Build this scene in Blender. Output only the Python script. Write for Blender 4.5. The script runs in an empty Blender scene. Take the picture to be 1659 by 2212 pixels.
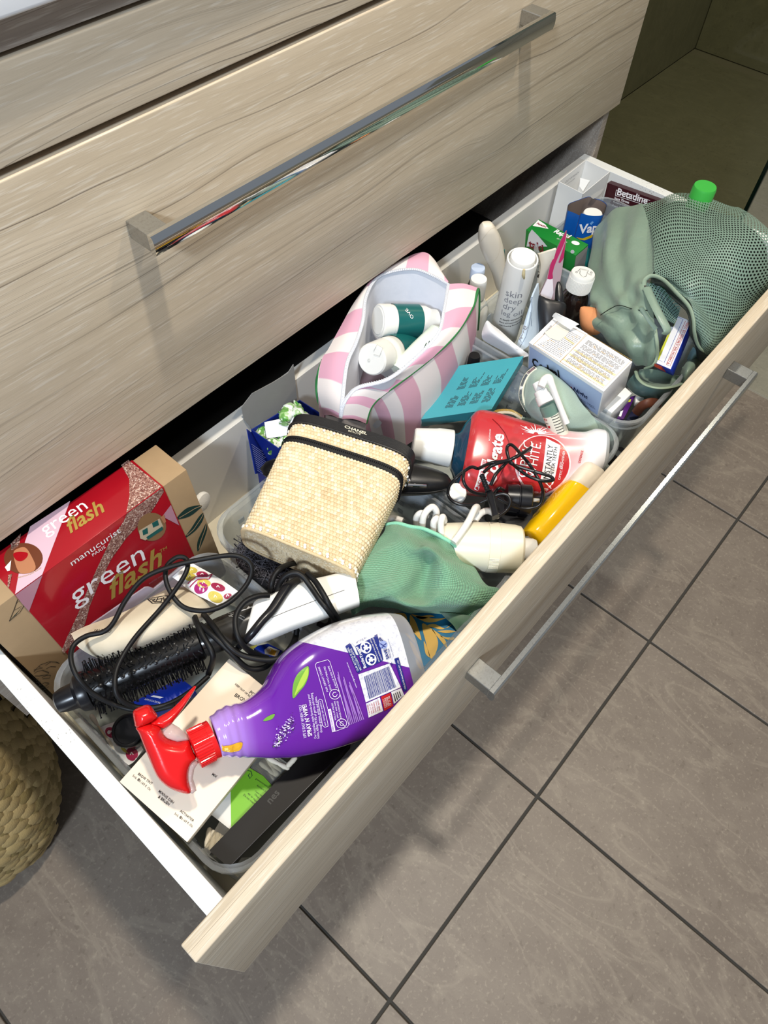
import bpy, bmesh, math, random
import numpy as np
from mathutils import Vector, Matrix, Euler
from mathutils.bvhtree import BVHTree

scene = bpy.context.scene
COL = scene.collection
RNG = random.Random(7)
NR = np.random.RandomState(5)
FOC, CU, CV = 1545.37, 829.5, 1106.0
CROT = Euler((0.594632, -0.023623, -0.849101), 'XYZ')
CLOC = (0.06175, -0.48421, 0.57556)
# ---------------------------------------------------------------- camera, world, lamps, exposure
cam = bpy.data.cameras.new('camera')
cam.sensor_fit = 'HORIZONTAL'; cam.sensor_width = 36.0
cam.lens = FOC / 1659.0 * 36.0
cam.clip_start = 0.02
camo = bpy.data.objects.new('camera', cam); COL.objects.link(camo)
camo.location = CLOC; camo.rotation_euler = CROT
scene.camera = camo
W = bpy.data.worlds.new('world'); scene.world = W; W.use_nodes = True
W.node_tree.nodes['Background'].inputs[0].default_value = (0.78, 0.87, 1.0, 1)
W.node_tree.nodes['Background'].inputs[1].default_value = 0.32
def lamp(name, loc, power, radius, col, target=None, size_y=None):
    l = bpy.data.lights.new(name, 'AREA'); l.shape = 'DISK'; l.size = radius * 2; l.energy = power; l.color = col
    o = bpy.data.objects.new(name, l); COL.objects.link(o); o.location = loc
    if target: o.rotation_euler = (Vector(target) - Vector(loc)).to_track_quat('-Z', 'Y').to_euler()
    return o
WARM = (1.0, 0.86, 0.66); COOL = (0.80, 0.90, 1.0)
lamp('downlight_or_fill', (1.25, -0.88, 1.71), 12, 0.045, WARM)
lamp('downlight_or_fill', (0.42, -0.34, 1.71), 29, 0.045, (1.0, 0.92, 0.79))
lamp('downlight_or_fill', (-1.45, -1.05, 1.66), 54, 0.14, (0.74, 0.86, 1.0), (.5, -.2, 0))
lamp('downlight_or_fill', (2.35, -0.10, 1.71), 9, 0.045, (1.0, 0.95, 0.80))  # unseen lamp added to brighten the dim shower area
vs = scene.view_settings
vs.view_transform = 'Standard'; vs.look = 'None'; vs.gamma = 1.0; vs.use_curve_mapping = False
vs.exposure = -0.17

# ---------------------------------------------------------------- maths
RM = np.array(CROT.to_matrix()); CL = np.array(CLOC)
def ray(u, v):
    return RM @ np.array([(u - CU) / FOC, -(v - CV) / FOC, -1.0])
def P(u, v, z):
    d = ray(u, v); return CL + d * ((z - CL[2]) / d[2])
def Py(u, v, y):
    d = ray(u, v); return CL + d * ((y - CL[1]) / d[1])
def onp(u, v, pl):
    d = ray(u, v); p0, n = pl
    return CL + d * (np.dot(np.array(p0) - CL, n) / np.dot(d, n))
def pose(loc, rot):
    M = np.eye(4); M[:3, :3] = np.array(Euler(rot, 'XYZ').to_matrix()); M[:3, 3] = loc
    return M
def unit(a):
    a = np.array(a, float); return a / np.linalg.norm(a)
def frame(o, x, yh):
    x = unit(x); z = unit(np.cross(x, yh)); y = np.cross(z, x)
    M = np.eye(4); M[:3, 0] = x; M[:3, 1] = y; M[:3, 2] = z; M[:3, 3] = o
    return M
def tf(M, v):
    v = np.array(v, float); return v @ M[:3, :3].T + M[:3, 3]
def crom(pts, n, closed=False):
    p = np.array(pts, float); m = len(p); out = []
    segs = m if closed else m - 1
    for i in range(segs):
        if closed: a, b, c, d = p[(i-1) % m], p[i], p[(i+1) % m], p[(i+2) % m]
        else: a, b, c, d = p[max(i-1, 0)], p[i], p[i+1], p[min(i+2, m-1)]
        for k in range(n):
            t = k / n
            out.append(.5 * ((2*b) + (-a+c)*t + (2*a-5*b+4*c-d)*t*t + (-a+3*b-3*c+d)*t**3))
    if not closed: out.append(p[-1])
    return np.array(out)

class G:
    def __init__(s, v=None, f=None, uv=None):
        s.v = np.array(v, float).reshape(-1, 3) if v is not None else np.zeros((0, 3)); s.f = list(f or []); s.uv = uv
    def x(s, M): return G(tf(M, s.v), s.f, s.uv)
    def __add__(s, o):
        n = len(s.v); uv = None
        if s.uv is not None and o.uv is not None: uv = np.vstack([s.uv, o.uv])
        elif n == 0: uv = o.uv
        return G(np.vstack([s.v, o.v]), s.f + [tuple(i + n for i in f) for f in o.f], uv)
    def bvh(s): return BVHTree.FromPolygons([tuple(p) for p in s.v], [tuple(f) for f in s.f])

def rootloc(o):
    l = np.zeros(3)
    while o is not None: l = l + np.array(o.location); o = o.parent
    return l
def mkmesh(name, g, mats, smooth=35, base=None, recalc=True, mi=None):
    me = bpy.data.meshes.new(name)
    v = g.v - (base if base is not None else 0)
    me.from_pydata(v.tolist(), [], [tuple(int(i) for i in f) for f in g.f])
    if g.uv is not None:
        uvl = me.uv_layers.new(name='UVMap')
        idx = np.zeros(len(me.loops), int); me.loops.foreach_get('vertex_index', idx)
        uvl.data.foreach_set('uv', np.array(g.uv, float)[idx].ravel())
    for m in (mats if isinstance(mats, (list, tuple)) else [mats]): me.materials.append(m)
    if mi is not None: me.polygons.foreach_set('material_index', mi)
    if recalc and len(g.f) < 60000:
        b = bmesh.new(); b.from_mesh(me); bmesh.ops.recalc_face_normals(b, faces=b.faces); b.to_mesh(me); b.free()
    if smooth:
        me.polygons.foreach_set('use_smooth', [True] * len(me.polygons)); me.set_sharp_from_angle(angle=math.radians(smooth))
    me.update(); return me
def obj(name, g, mats, parent=None, smooth=35, kind=None, label=None, recalc=True, mi=None):
    base = rootloc(parent) if parent is not None else None
    o = bpy.data.objects.new(name, mkmesh(name, g, mats, smooth, base, recalc, mi)); COL.objects.link(o)
    if parent is not None: o.parent = parent
    if kind: o['kind'] = kind
    if label: o['label'] = label
    return o
def tag(o, label, cat, group=None):
    o['label'] = label; o['category'] = cat
    if group: o['group'] = group
    return o
def thing(name, label, cat, loc, group=None):
    o = bpy.data.objects.new(name, None); o.empty_display_size = .02; COL.objects.link(o); o.location = [float(a) for a in loc]
    return tag(o, label, cat, group)
def solo(name, label, cat, g, mats, group=None, smooth=35, mi=None):
    lo = g.v.min(0); hi = g.v.max(0); base = np.array([(lo[0]+hi[0])/2, (lo[1]+hi[1])/2, lo[2]])
    o = bpy.data.objects.new(name, mkmesh(name, g, mats, smooth, base, True, mi)); COL.objects.link(o); o.location = base
    return tag(o, label, cat, group)

# ---------------------------------------------------------------- shapes
def bm_out(b):
    b.verts.ensure_lookup_table(); g = G([v.co[:] for v in b.verts], [tuple(v.index for v in f.verts) for f in b.faces]); b.free(); return g
def box(lo, hi, bev=0.0, seg=2):
    lo = np.array(lo, float); hi = np.array(hi, float)
    b = bmesh.new(); bmesh.ops.create_cube(b, size=1.0)
    for v in b.verts: v.co = Vector((lo + hi) / 2 + np.array(v.co) * (hi - lo))
    if bev: bmesh.ops.bevel(b, geom=list(b.edges), offset=bev, segments=seg, profile=.5, affect='EDGES')
    b.verts.index_update(); return bm_out(b)
def rings(rs, closed=True, cap=True, uv=False):
    rs = np.array(rs, float); m, n = rs.shape[:2]; f = []
    for i in range(m - 1):
        for j in range(n if closed else n - 1):
            k = (j + 1) % n; f.append((i*n+j, i*n+k, (i+1)*n+k, (i+1)*n+j))
    if cap and closed: f.append(tuple(range(n))[::-1]); f.append(tuple((m-1)*n + j for j in range(n)))
    u = None
    if uv: u = np.array([(j / (n if closed else n - 1), i / (m - 1)) for i in range(m) for j in range(n)])
    return G(rs.reshape(-1, 3), f, u)
def lathe(a, b, prof, n=28, cap=True, up=(0, 0, 1.0)):
    """prof: list of (t along a->b, radius)."""
    a = np.array(a, float); b = np.array(b, float); d = b - a; z = unit(d)
    h = np.array(up); h = h if abs(np.dot(h, z)) < .95 else np.array([1.0, 0, 0])
    x = unit(np.cross(h, z)); y = np.cross(z, x)
    an = np.linspace(0, 2*math.pi, n, endpoint=False)
    return rings([[a + d*t + (x*math.cos(q) + y*math.sin(q))*r for q in an] for t, r in prof], cap=cap)
def tube(pts, r, n=10, sub=8, closed=False, cap=True, flat=None):
    p = crom(pts, sub, closed) if sub > 1 else np.array(pts, float)
    m = len(p); t = np.gradient(p, axis=0)
    if closed: t = (np.roll(p, -1, 0) - np.roll(p, 1, 0))
    t = t / np.maximum(np.linalg.norm(t, axis=1), 1e-9)[:, None]
    h = np.array([0, 0, 1.0]) if abs(t[0][2]) < .9 else np.array([1.0, 0, 0])
    x = unit(np.cross(h, t[0])); out = []
    rr = np.interp(np.linspace(0, 1, m), np.linspace(0, 1, len(r)), r) if hasattr(r, '__len__') else [r]*m
    an = np.linspace(0, 2*math.pi, n, endpoint=False)
    for i in range(m):
        x = unit(x - t[i]*np.dot(x, t[i])); y = np.cross(t[i], x); fy = flat or 1
        out.append([p[i] + (x*math.cos(q) + y*fy*math.sin(q))*rr[i] for q in an])
    g = rings(out, cap=cap and not closed)
    if closed:
        b = (m-1)*n
        g.f += [(b+j, b+(j+1) % n, (j+1) % n, j) for j in range(n)]
    return g
def bicubic(grid, nu, nv):
    g = np.array(grid, float)
    a = np.array([crom(r, nv) for r in g]); return np.array([crom(a[:, j], nu) for j in range(a.shape[1])]).transpose(1, 0, 2)
def gnormals(s):
    du = np.gradient(s, axis=0); dv = np.gradient(s, axis=1); n = np.cross(du, dv)
    return n / np.maximum(np.linalg.norm(n, axis=2), 1e-12)[..., None]
def sheet(s, thick=0.0, uvs=None):
    """s: (m,n,3) surface -> thin slab (front uv kept on both sides)."""
    m, n = s.shape[:2]
    uv = np.array([(i/(m-1), j/(n-1)) for i in range(m) for j in range(n)]) if uvs is None else uvs
    f = [(i*n+j, i*n+j+1, (i+1)*n+j+1, (i+1)*n+j) for i in range(m-1) for j in range(n-1)]
    v = s.reshape(-1, 3)
    if not thick: return G(v, f, uv)
    nn = gnormals(s).reshape(-1, 3); k = m*n
    v2 = np.vstack([v, v - nn*thick]); f2 = f + [tuple(q + k for q in a[::-1]) for a in f]
    per = [j for j in range(n)] + [i*n+n-1 for i in range(1, m)] + [(m-1)*n+j for j in range(n-2, -1, -1)] + [i*n for i in range(m-2, 0, -1)]
    for a, b in zip(per, per[1:] + per[:1]): f2.append((a, a+k, b+k, b))
    return G(v2, f2, np.vstack([uv, uv]))
def prism(poly, M, h0, h1, bev=0):
    """2D outline -> solid between h0 and h1 in frame M."""
    b = bmesh.new(); vs_ = [b.verts.new((p[0], p[1], h0)) for p in poly]; f = b.faces.new(vs_)
    r = bmesh.ops.extrude_face_region(b, geom=[f]); vv = [e for e in r['geom'] if isinstance(e, bmesh.types.BMVert)]
    bmesh.ops.translate(b, verts=vv, vec=(0, 0, h1 - h0))
    if bev: bmesh.ops.bevel(b, geom=list(b.edges), offset=bev, segments=2, profile=.5, affect='EDGES')
    b.verts.index_update(); return bm_out(b).x(M)
def superring(cx, ax, bx, hx, hz, n=28, p=3.0):
    """superellipse ring: centre cx, axes ax (half hx) and bx (half hz)."""
    an = np.linspace(0, 2*math.pi, n, endpoint=False); out = []
    for q in an:
        c, s = math.cos(q), math.sin(q)
        out.append(cx + ax*(hx*math.copysign(abs(c)**(2/p), c)) + bx*(hz*math.copysign(abs(s)**(2/p), s)))
    return out
# flat outlines laid on a surface
def drape(poly, pl, bvh=None, off=.0004, step=None, holes=()):
    """poly: 3D points on plane pl -> thin printed sheet lifted onto bvh along the plane normal."""
    p0, n = np.array(pl[0]), unit(pl[1])
    if np.dot(n, CL - p0) < 0: n = -n
    ex = unit(np.cross(n, (0, 0, 1.0)) if abs(n[2]) < .9 else np.cross(n, (0, 1.0, 0))); ey = np.cross(n, ex)
    b = bmesh.new()
    q = [(np.dot(p-p0, ex), np.dot(p-p0, ey)) for p in np.array(poly)]
    b.faces.new([b.verts.new((a, c, 0)) for a, c in q]); bmesh.ops.triangulate(b, faces=b.faces)
    if step:
        qa = np.array(q)
        for ax in (0, 1):
            for t in np.arange(qa[:, ax].min()+step*.5, qa[:, ax].max(), step):
                co = [0, 0, 0]; no = [0, 0, 0]; co[ax] = t; no[ax] = 1
                bmesh.ops.bisect_plane(b, geom=list(b.verts)+list(b.edges)+list(b.faces), plane_co=co, plane_no=no)
    b.verts.index_update(); g = bm_out(b)
    return lift(g.v, g.f, p0, ex, ey, n, bvh, off)
def lift(v2, f, p0, ex, ey, n, bvh, off):
    out = []
    for a in v2:
        w = p0 + ex*a[0] + ey*a[1]
        if bvh is not None:
            h = bvh.ray_cast(Vector(w + n*.06), Vector(-n))
            if h[0] is None or h[3] > .15: h = bvh.find_nearest(Vector(w))
            if h[0] is not None: w = np.array(h[0])
        out.append(w + n*off)
    return G(out, f)
_tc = {}
def text2d(s, bold=0.0, res=2):
    k = (s, bold, res)
    if k not in _tc:
        c = bpy.data.curves.new('t', 'FONT'); c.body = s; c.resolution_u = res; c.offset = bold; c.fill_mode = 'FRONT'
        o = bpy.data.objects.new('t', c); me = o.to_mesh()
        v = np.array([p.co[:] for p in me.vertices]).reshape(-1, 3); f = [tuple(p.vertices) for p in me.polygons]
        o.to_mesh_clear(); bpy.data.objects.remove(o); bpy.data.curves.remove(c)
        _tc[k] = (v, f)
    return _tc[k]
def words(s, a, b, pl, hs=1.0, bold=0.0, bvh=None, off=.0005, flip=False, shear=0.0, res=2, arc=0.0, mirror=False):
    """text on plane pl with its baseline from pixel a to pixel b; hs stretches the height."""
    p0, n = np.array(pl[0]), unit(pl[1])
    if np.dot(n, CL - p0) < 0: n = -n
    A = onp(*a, pl); B = onp(*b, pl); ex = unit(B - A); ey = np.cross(n, ex)
    if flip: ey = -ey
    v, f = text2d(s, bold, res)
    v = v.copy(); v[:, 0] -= v[:, 0].min(); w = v[:, 0].max(); sc = np.linalg.norm(B - A) / max(w, 1e-6)
    v[:, 0] += v[:, 1]*shear; v *= sc; v[:, 1] *= hs
    if arc: v[:, 1] += arc*np.sin(np.clip(v[:, 0]/np.linalg.norm(B-A), 0, 1)*math.pi)
    if bvh is not None:
        b = bmesh.new(); vv = [b.verts.new(q) for q in v]
        for q in f:
            try: b.faces.new([vv[k] for k in q])
            except ValueError: pass
        for ax in (0, 1):
            for t in np.arange(v[:, ax].min()+.0015, v[:, ax].max(), .003):
                co = [0, 0, 0]; no = [0, 0, 0]; co[ax] = t; no[ax] = 1
                bmesh.ops.bisect_plane(b, geom=list(b.verts)+list(b.edges)+list(b.faces), plane_co=co, plane_no=no)
        b.verts.index_update(); g = bm_out(b); v, f = g.v, g.f
    return lift(v, f, A, ex, ey, n, bvh, off)
def strokes(lines, pl, wid, bvh=None, off=.0005):
    """list of pixel polylines -> narrow printed lines of width wid on plane."""
    p0, n = np.array(pl[0]), unit(pl[1])
    if np.dot(n, CL - p0) < 0: n = -n
    ex = unit(np.cross(n, (0, 0, 1.0)) if abs(n[2]) < .9 else np.cross(n, (0, 1.0, 0))); ey = np.cross(n, ex)
    out = G()
    for L in lines:
        p = np.array([onp(*q[:2], pl) for q in L]); q = np.stack([(p-p0) @ ex, (p-p0) @ ey], 1)
        if bvh is not None: q = np.concatenate([[a + (c-a)*t for t in np.linspace(0, 1, 6 if len(q) < 6 else 3)[:-1]] for a, c in zip(q[:-1], q[1:])] + [[q[-1]]])
        t = np.gradient(q, axis=0); t /= np.maximum(np.linalg.norm(t, axis=1), 1e-9)[:, None]; nn = np.stack([-t[:, 1], t[:, 0]], 1)
        ws = np.interp(np.linspace(0, 1, len(q)), np.linspace(0, 1, len(wid)), wid)[:, None] if hasattr(wid, '__len__') else wid
        v = np.vstack([q + nn*ws/2, q - nn*ws/2]); m = len(q)
        out = out + lift(np.c_[v, np.zeros(len(v))], [(i, i+1, m+i+1, m+i) for i in range(m-1)], p0, ex, ey, n, bvh, off)
    return out
def ellipse_px(c, a, b, n=28):
    """pixel ellipse: centre c, half-axis vectors a and b."""
    return [(c[0]+a[0]*math.cos(t)+b[0]*math.sin(t), c[1]+a[1]*math.cos(t)+b[1]*math.sin(t)) for t in np.linspace(0, 2*math.pi, n, endpoint=False)]
def pxpoly(pts, pl): return [onp(u, v, pl) for u, v in pts]
def quadface(q, s, t):
    """bilinear point in a pixel quad q (00,10,11,01)."""
    q = np.array(q, float); return tuple((q[0]*(1-s)+q[1]*s)*(1-t) + (q[3]*(1-s)+q[2]*s)*t)

# ---------------------------------------------------------------- materials
def lin(h):
    if isinstance(h, str):
        h = h.lstrip('#'); c = [int(h[i:i+2], 16)/255 for i in (0, 2, 4)]
    else: c = h
    return tuple((x/12.92 if x <= .04045 else ((x+.055)/1.055)**2.4) for x in c) + (1.0,)
_mc = {}
def mat(name, col='888888', rough=.5, metal=0.0, spec=.5, trans=0.0, ior=1.45, alpha=1.0, coat=0.0, sheen=0.0, var=0.0, vscale=30.0, bump=0.0, bscale=200.0, sss=0.0):
    if name in _mc: return _mc[name]
    m = bpy.data.materials.new(name); m.use_nodes = True; nt = m.node_tree; b = nt.nodes['Principled BSDF']; I = b.inputs
    I['Base Color'].default_value = lin(col); I['Roughness'].default_value = rough; I['Metallic'].default_value = metal
    I['Specular IOR Level'].default_value = spec; I['Transmission Weight'].default_value = trans; I['IOR'].default_value = ior
    I['Alpha'].default_value = alpha; I['Coat Weight'].default_value = coat; I['Coat Roughness'].default_value = .08
    I['Sheen Weight'].default_value = sheen
    if sss: I['Subsurface Weight'].default_value = sss; I['Subsurface Radius'].default_value = (.01, .006, .004); I['Subsurface Scale'].default_value = .5
    if var or bump:
        geo = nt.nodes.new('ShaderNodeNewGeometry')
        if var:
            nz = nt.nodes.new('ShaderNodeTexNoise'); nz.inputs['Scale'].default_value = vscale; nz.inputs['Detail'].default_value = 5
            nt.links.new(geo.outputs['Position'], nz.inputs['Vector'])
            mx = nt.nodes.new('ShaderNodeMix'); mx.data_type = 'RGBA'; c = lin(col)
            mx.inputs[6].default_value = tuple(x*(1-var) for x in c[:3])+(1,); mx.inputs[7].default_value = tuple(min(1, x*(1+var)) for x in c[:3])+(1,)
            nt.links.new(nz.outputs['Fac'], mx.inputs[0]); nt.links.new(mx.outputs[2], I['Base Color'])
        if bump:
            nz = nt.nodes.new('ShaderNodeTexNoise'); nz.inputs['Scale'].default_value = bscale; nz.inputs['Detail'].default_value = 3
            nt.links.new(geo.outputs['Position'], nz.inputs['Vector'])
            bp = nt.nodes.new('ShaderNodeBump'); bp.inputs['Strength'].default_value = bump; bp.inputs['Distance'].default_value = .002
            nt.links.new(nz.outputs['Fac'], bp.inputs['Height']); nt.links.new(bp.outputs[0], I['Normal'])
    _mc[name] = m; return m
def clear(name, col='ffffff', tint='dfe4e6', mixf=.35, rough=.12):
    """thin see-through plastic: part transparent, part pale glossy surface."""
    if name in _mc: return _mc[name]
    m = bpy.data.materials.new(name); m.use_nodes = True; nt = m.node_tree; b = nt.nodes['Principled BSDF']
    b.inputs['Base Color'].default_value = lin(col); b.inputs['Roughness'].default_value = rough
    t = nt.nodes.new('ShaderNodeBsdfTransparent'); t.inputs[0].default_value = lin(tint)
    lw = nt.nodes.new('ShaderNodeLayerWeight'); lw.inputs[0].default_value = .35
    mr = nt.nodes.new('ShaderNodeMapRange'); mr.inputs['To Min'].default_value = mixf; mr.inputs['To Max'].default_value = min(1, mixf + .45)
    nt.links.new(lw.outputs['Facing'], mr.inputs['Value'])
    x = nt.nodes.new('ShaderNodeMixShader'); out = nt.nodes['Material Output']
    nt.links.new(mr.outputs[0], x.inputs[0]); nt.links.new(t.outputs[0], x.inputs[1]); nt.links.new(b.outputs[0], x.inputs[2]); nt.links.new(x.outputs[0], out.inputs[0])
    _mc[name] = m; return m
class NT:
    """tiny node builder"""
    def __init__(s, name, rough=.5, spec=.5):
        s.m = bpy.data.materials.new(name); s.m.use_nodes = True; s.t = s.m.node_tree; s.b = s.t.nodes['Principled BSDF']
        s.b.inputs['Roughness'].default_value = rough; s.b.inputs['Specular IOR Level'].default_value = spec; _mc[name] = s.m
    def n(s, typ, **kw):
        nd = s.t.nodes.new('ShaderNode' + typ)
        for k, v in kw.items():
            if k in nd.inputs.keys(): nd.inputs[k].default_value = v
            else: setattr(nd, k, v)
        return nd
    def l(s, a, b): s.t.links.new(a, b)
    def pos(s, sc=(1, 1, 1), rot=(0, 0, 0), uv=False):
        g = s.n('TexCoord').outputs['UV'] if uv else s.n('NewGeometry').outputs['Position']
        mp = s.n('Mapping'); mp.inputs['Scale'].default_value = sc; mp.inputs['Rotation'].default_value = rot; s.l(g, mp.inputs[0]); return mp.outputs[0]
    def noise(s, vec, scale, detail=4, rough=.5, dist=0):
        q = s.n('TexNoise', Scale=scale, Detail=detail, Roughness=rough, Distortion=dist); s.l(vec, q.inputs['Vector']); return q.outputs['Fac']
    def ramp(s, fac, stops):
        r = s.n('ValToRGB'); e = r.color_ramp.elements
        while len(e) < len(stops): e.new(.5)
        for i, (p, c) in enumerate(stops): e[i].position = p; e[i].color = c if len(c) == 4 else lin(c)
        s.l(fac, r.inputs[0]); return r.outputs[0]
    def math(s, op, a, b=None):
        q = s.n('Math', operation=op)
        for i, x in enumerate((a, b)):
            if x is None: continue
            if isinstance(x, (int, float)): q.inputs[i].default_value = x
            else: s.l(x, q.inputs[i])
        return q.outputs[0]
    def mix(s, fac, a, b, blend='MIX'):
        q = s.n('Mix', data_type='RGBA', blend_type=blend)
        for i, x in ((0, fac), (6, a), (7, b)):
            if isinstance(x, (int, float)): q.inputs[i].default_value = x
            elif isinstance(x, str): q.inputs[i].default_value = lin(x)
            elif isinstance(x, tuple): q.inputs[i].default_value = x
            else: s.l(x, q.inputs[i])
        return q.outputs[2]
    def col(s, c): s.l(c, s.b.inputs['Base Color']); return s
    def bump(s, h, strength=.3, dist=.001):
        b = s.n('Bump', Strength=strength, Distance=dist); s.l(h, b.inputs['Height']); s.l(b.outputs[0], s.b.inputs['Normal']); return s
def bw(c): return (c, c, c, 1)
# ================================================================ setting and vanity
FZ = -0.6877
def wood(name, base, dark, line, lines=1.0):
    t = NT(name, rough=.46, spec=.4)
    w = t.noise(t.pos((1.3, 7, 7)), 1.5, 2, .5, .3); w2 = t.noise(t.pos((4, 30, 30)), 1.0, 2, .5)
    cmb = t.n('CombineXYZ'); ww = t.math('ADD', t.math('MULTIPLY', t.math('SUBTRACT', w, .5), .060), t.math('MULTIPLY', t.math('SUBTRACT', w2, .5), .006)); t.l(ww, cmb.inputs[2])
    wob = t.n('VectorMath', operation='ADD'); t.l(t.pos(), wob.inputs[0]); t.l(cmb.outputs[0], wob.inputs[1])
    sp = t.n('SeparateXYZ'); t.l(wob.outputs[0], sp.inputs[0]); s = t.math('ADD', sp.outputs[2], t.math('MULTIPLY', sp.outputs[1], 3.1))
    def n1(scale, detail=2.0, off=0.0):
        rn = t.n('TexNoise', Scale=scale, Detail=detail, Roughness=.6); rn.noise_dimensions = '1D'; t.l(t.math('ADD', s, off), rn.inputs['W']); return rn.outputs['Fac']
    a = n1(120.0); ln = t.ramp(a, [(.478, bw(0)), (.494, bw(.3)), (.4985, bw(1)), (.5015, bw(1)), (.506, bw(0))])
    b = n1(170.0, 1.0, 3.1); ln2 = t.ramp(b, [(.485, bw(0)), (.498, bw(1)), (.506, bw(0))])
    br = t.ramp(t.noise(t.pos((2.2, 40, 40)), 1.0, 3, .6), [(.35, bw(.1)), (.62, bw(1))])
    tone = t.ramp(n1(16.0, 3.0, 7.7), [(.36, bw(0)), (.66, bw(1))])
    fib = t.noise(t.pos((12, 380, 380)), 1.0, 4, .65); fib2 = t.noise(t.pos((26, 420, 420), (0, .35, 0)), 1.0, 2, .6)
    c = t.mix(tone, base, dark)
    c = t.mix(t.math('MULTIPLY', t.ramp(fib, [(.45, bw(0)), (.75, bw(1))]), .20), c, line)
    c = t.mix(t.math('MULTIPLY', t.ramp(fib2, [(.54, bw(0)), (.66, bw(1))]), .34), c, 'e3dccf')
    c = t.mix(t.math('MULTIPLY', t.math('MULTIPLY', ln2, br), .45*lines), c, line)
    c = t.mix(t.math('MULTIPLY', t.math('MULTIPLY', ln, br), .95*lines), c, '5a4f44')
    t.col(c); t.bump(t.math('ADD', t.math('MULTIPLY', fib2, .5), t.math('MULTIPLY', fib, .5)), .20, .0006)
    return t.m
WOOD = wood('wood_laminate', 'cdbda5', 'beae96', '8d7d6a')
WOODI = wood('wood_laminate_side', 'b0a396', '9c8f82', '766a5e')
WHITEB = NT('white_melamine', .34); 
_n = WHITEB.noise(WHITEB.pos((1, 1, 1)), 520, 2, .5); _m = WHITEB.noise(WHITEB.pos((1, 1, 1)), 16, 2)
_s = WHITEB.math('MULTIPLY', WHITEB.ramp(_n, [(.655, bw(0)), (.70, bw(1))]), WHITEB.ramp(_m, [(.52, bw(0)), (.62, bw(1))]))
WHITEB.col(WHITEB.mix(_s, 'e6e7e4', '6d675f')); WHITEB = WHITEB.m
WHITEIN = mat('white_drawer_lining', 'd9d6cf', .4, var=.03, vscale=9)
CHROME = mat('polished_chrome', 'd8d8d6', .045, 1.0)
BRUSHED = NT('dusty_chrome', .22); BRUSHED.b.inputs['Metallic'].default_value = .85
BRUSHED.col(BRUSHED.mix(BRUSHED.ramp(BRUSHED.noise(BRUSHED.pos(), 420, 3, .7), [(.5, bw(0)), (.8, bw(1))]), 'a9a9a5', '8f8c86')); BRUSHED = BRUSHED.m
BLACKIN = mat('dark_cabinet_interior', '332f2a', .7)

def stone(name, c1, c2, c3, vein, rough=.42):
    t = NT(name, rough, .4); p = t.pos()
    a = t.noise(p, 7, 6, .62, .5); b = t.noise(t.pos((1.6, .8, 1), (0, 0, .5)), 26, 6, .7); d = t.noise(p, 170, 3, .6)
    c = t.mix(t.ramp(a, [(.32, bw(0)), (.68, bw(1))]), c1, c2)
    c = t.mix(t.math('MULTIPLY', t.ramp(b, [(.50, bw(0)), (.74, bw(1))]), .55), c, c3)
    c = t.mix(t.math('MULTIPLY', t.ramp(d, [(.56, bw(0)), (.70, bw(1))]), .40), c, vein)
    sp = t.noise(p, 95, 2, .5); c = t.mix(t.math('MULTIPLY', t.ramp(sp, [(.64, bw(0)), (.72, bw(1))]), .35), c, '5d5247')
    vn = t.noise(t.pos((2.2, .9, 1), (0, 0, .9)), 5, 5, .55, .9)
    c = t.mix(t.math('MULTIPLY', t.ramp(vn, [(.470, bw(0)), (.497, bw(1)), (.503, bw(1)), (.53, bw(0))]), .22), c, vein)
    t.col(c); t.bump(t.math('ADD', d, b), .10, .001); return t.m
STONE = stone('floor_stone', '82766a', '75695e', '8f8475', 'a89c8a')
SHOWER = stone('shower_stone', '8f8b7c', '858172', '98937f', 'a29c8b', .5)
GROUT = mat('dark_grout', '3d3a35', .85)

# --- floor: tiles laid one by one on a grout bed
S = 0.3792; X0 = .0831; YA = -.5162; TY = .7584; GAP = .0034
fl = obj('floor', box((-1.2, -2.0, FZ-.03), (3.3, .62, FZ-.004)), GROUT, None, None, 'structure')
tm = None
for i in range(-3, 8):
    for j in range(-2, 2):
        x0 = X0 + i*S; y0 = YA + j*TY
        y1 = min(y0 + TY - GAP, .60); x1 = min(x0 + S - GAP, 3.15)
        if x1 - x0 < .05: continue
        obj('floor_tile', box((x0 + GAP/2, y0 + GAP/2, FZ-.0042), (x1, y1, FZ), .0007, 1), STONE if x0 < 1.43 else SHOWER, fl, None)
obj('grout_bed', box((1.43, -2.0, FZ-.005), (3.17, .60, FZ-.0012)), mat('pale_grout', '8f897c', .8), fl, None)
# --- shower side wall and back wall with tiles
wr = obj('wall_right', box((3.175, -2.0, FZ), (3.25, .62, 1.75)), GROUT, None, None, 'structure')
for j in range(-4, 1):
    for k in range(4):
        obj('wall_tile', box((3.163, .60-.585*(1-j)+.003, FZ+.6*k+.002), (3.176, .60-.585*(-j)-.003, FZ+.6*k+.598), .0007, 1), SHOWER, wr, None)
wb = obj('wall_back', box((-1.2, .612, FZ), (3.2, .68, 1.75)), GROUT, None, None, 'structure')
for i in range(-1, 6):
    for k in range(4):
        obj('wall_tile', box((i*.6+.002, .60, FZ+.6*k+.002), (i*.6+.598, .613, FZ+.6*k+.598), .0007, 1), SHOWER, wb, None)
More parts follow.
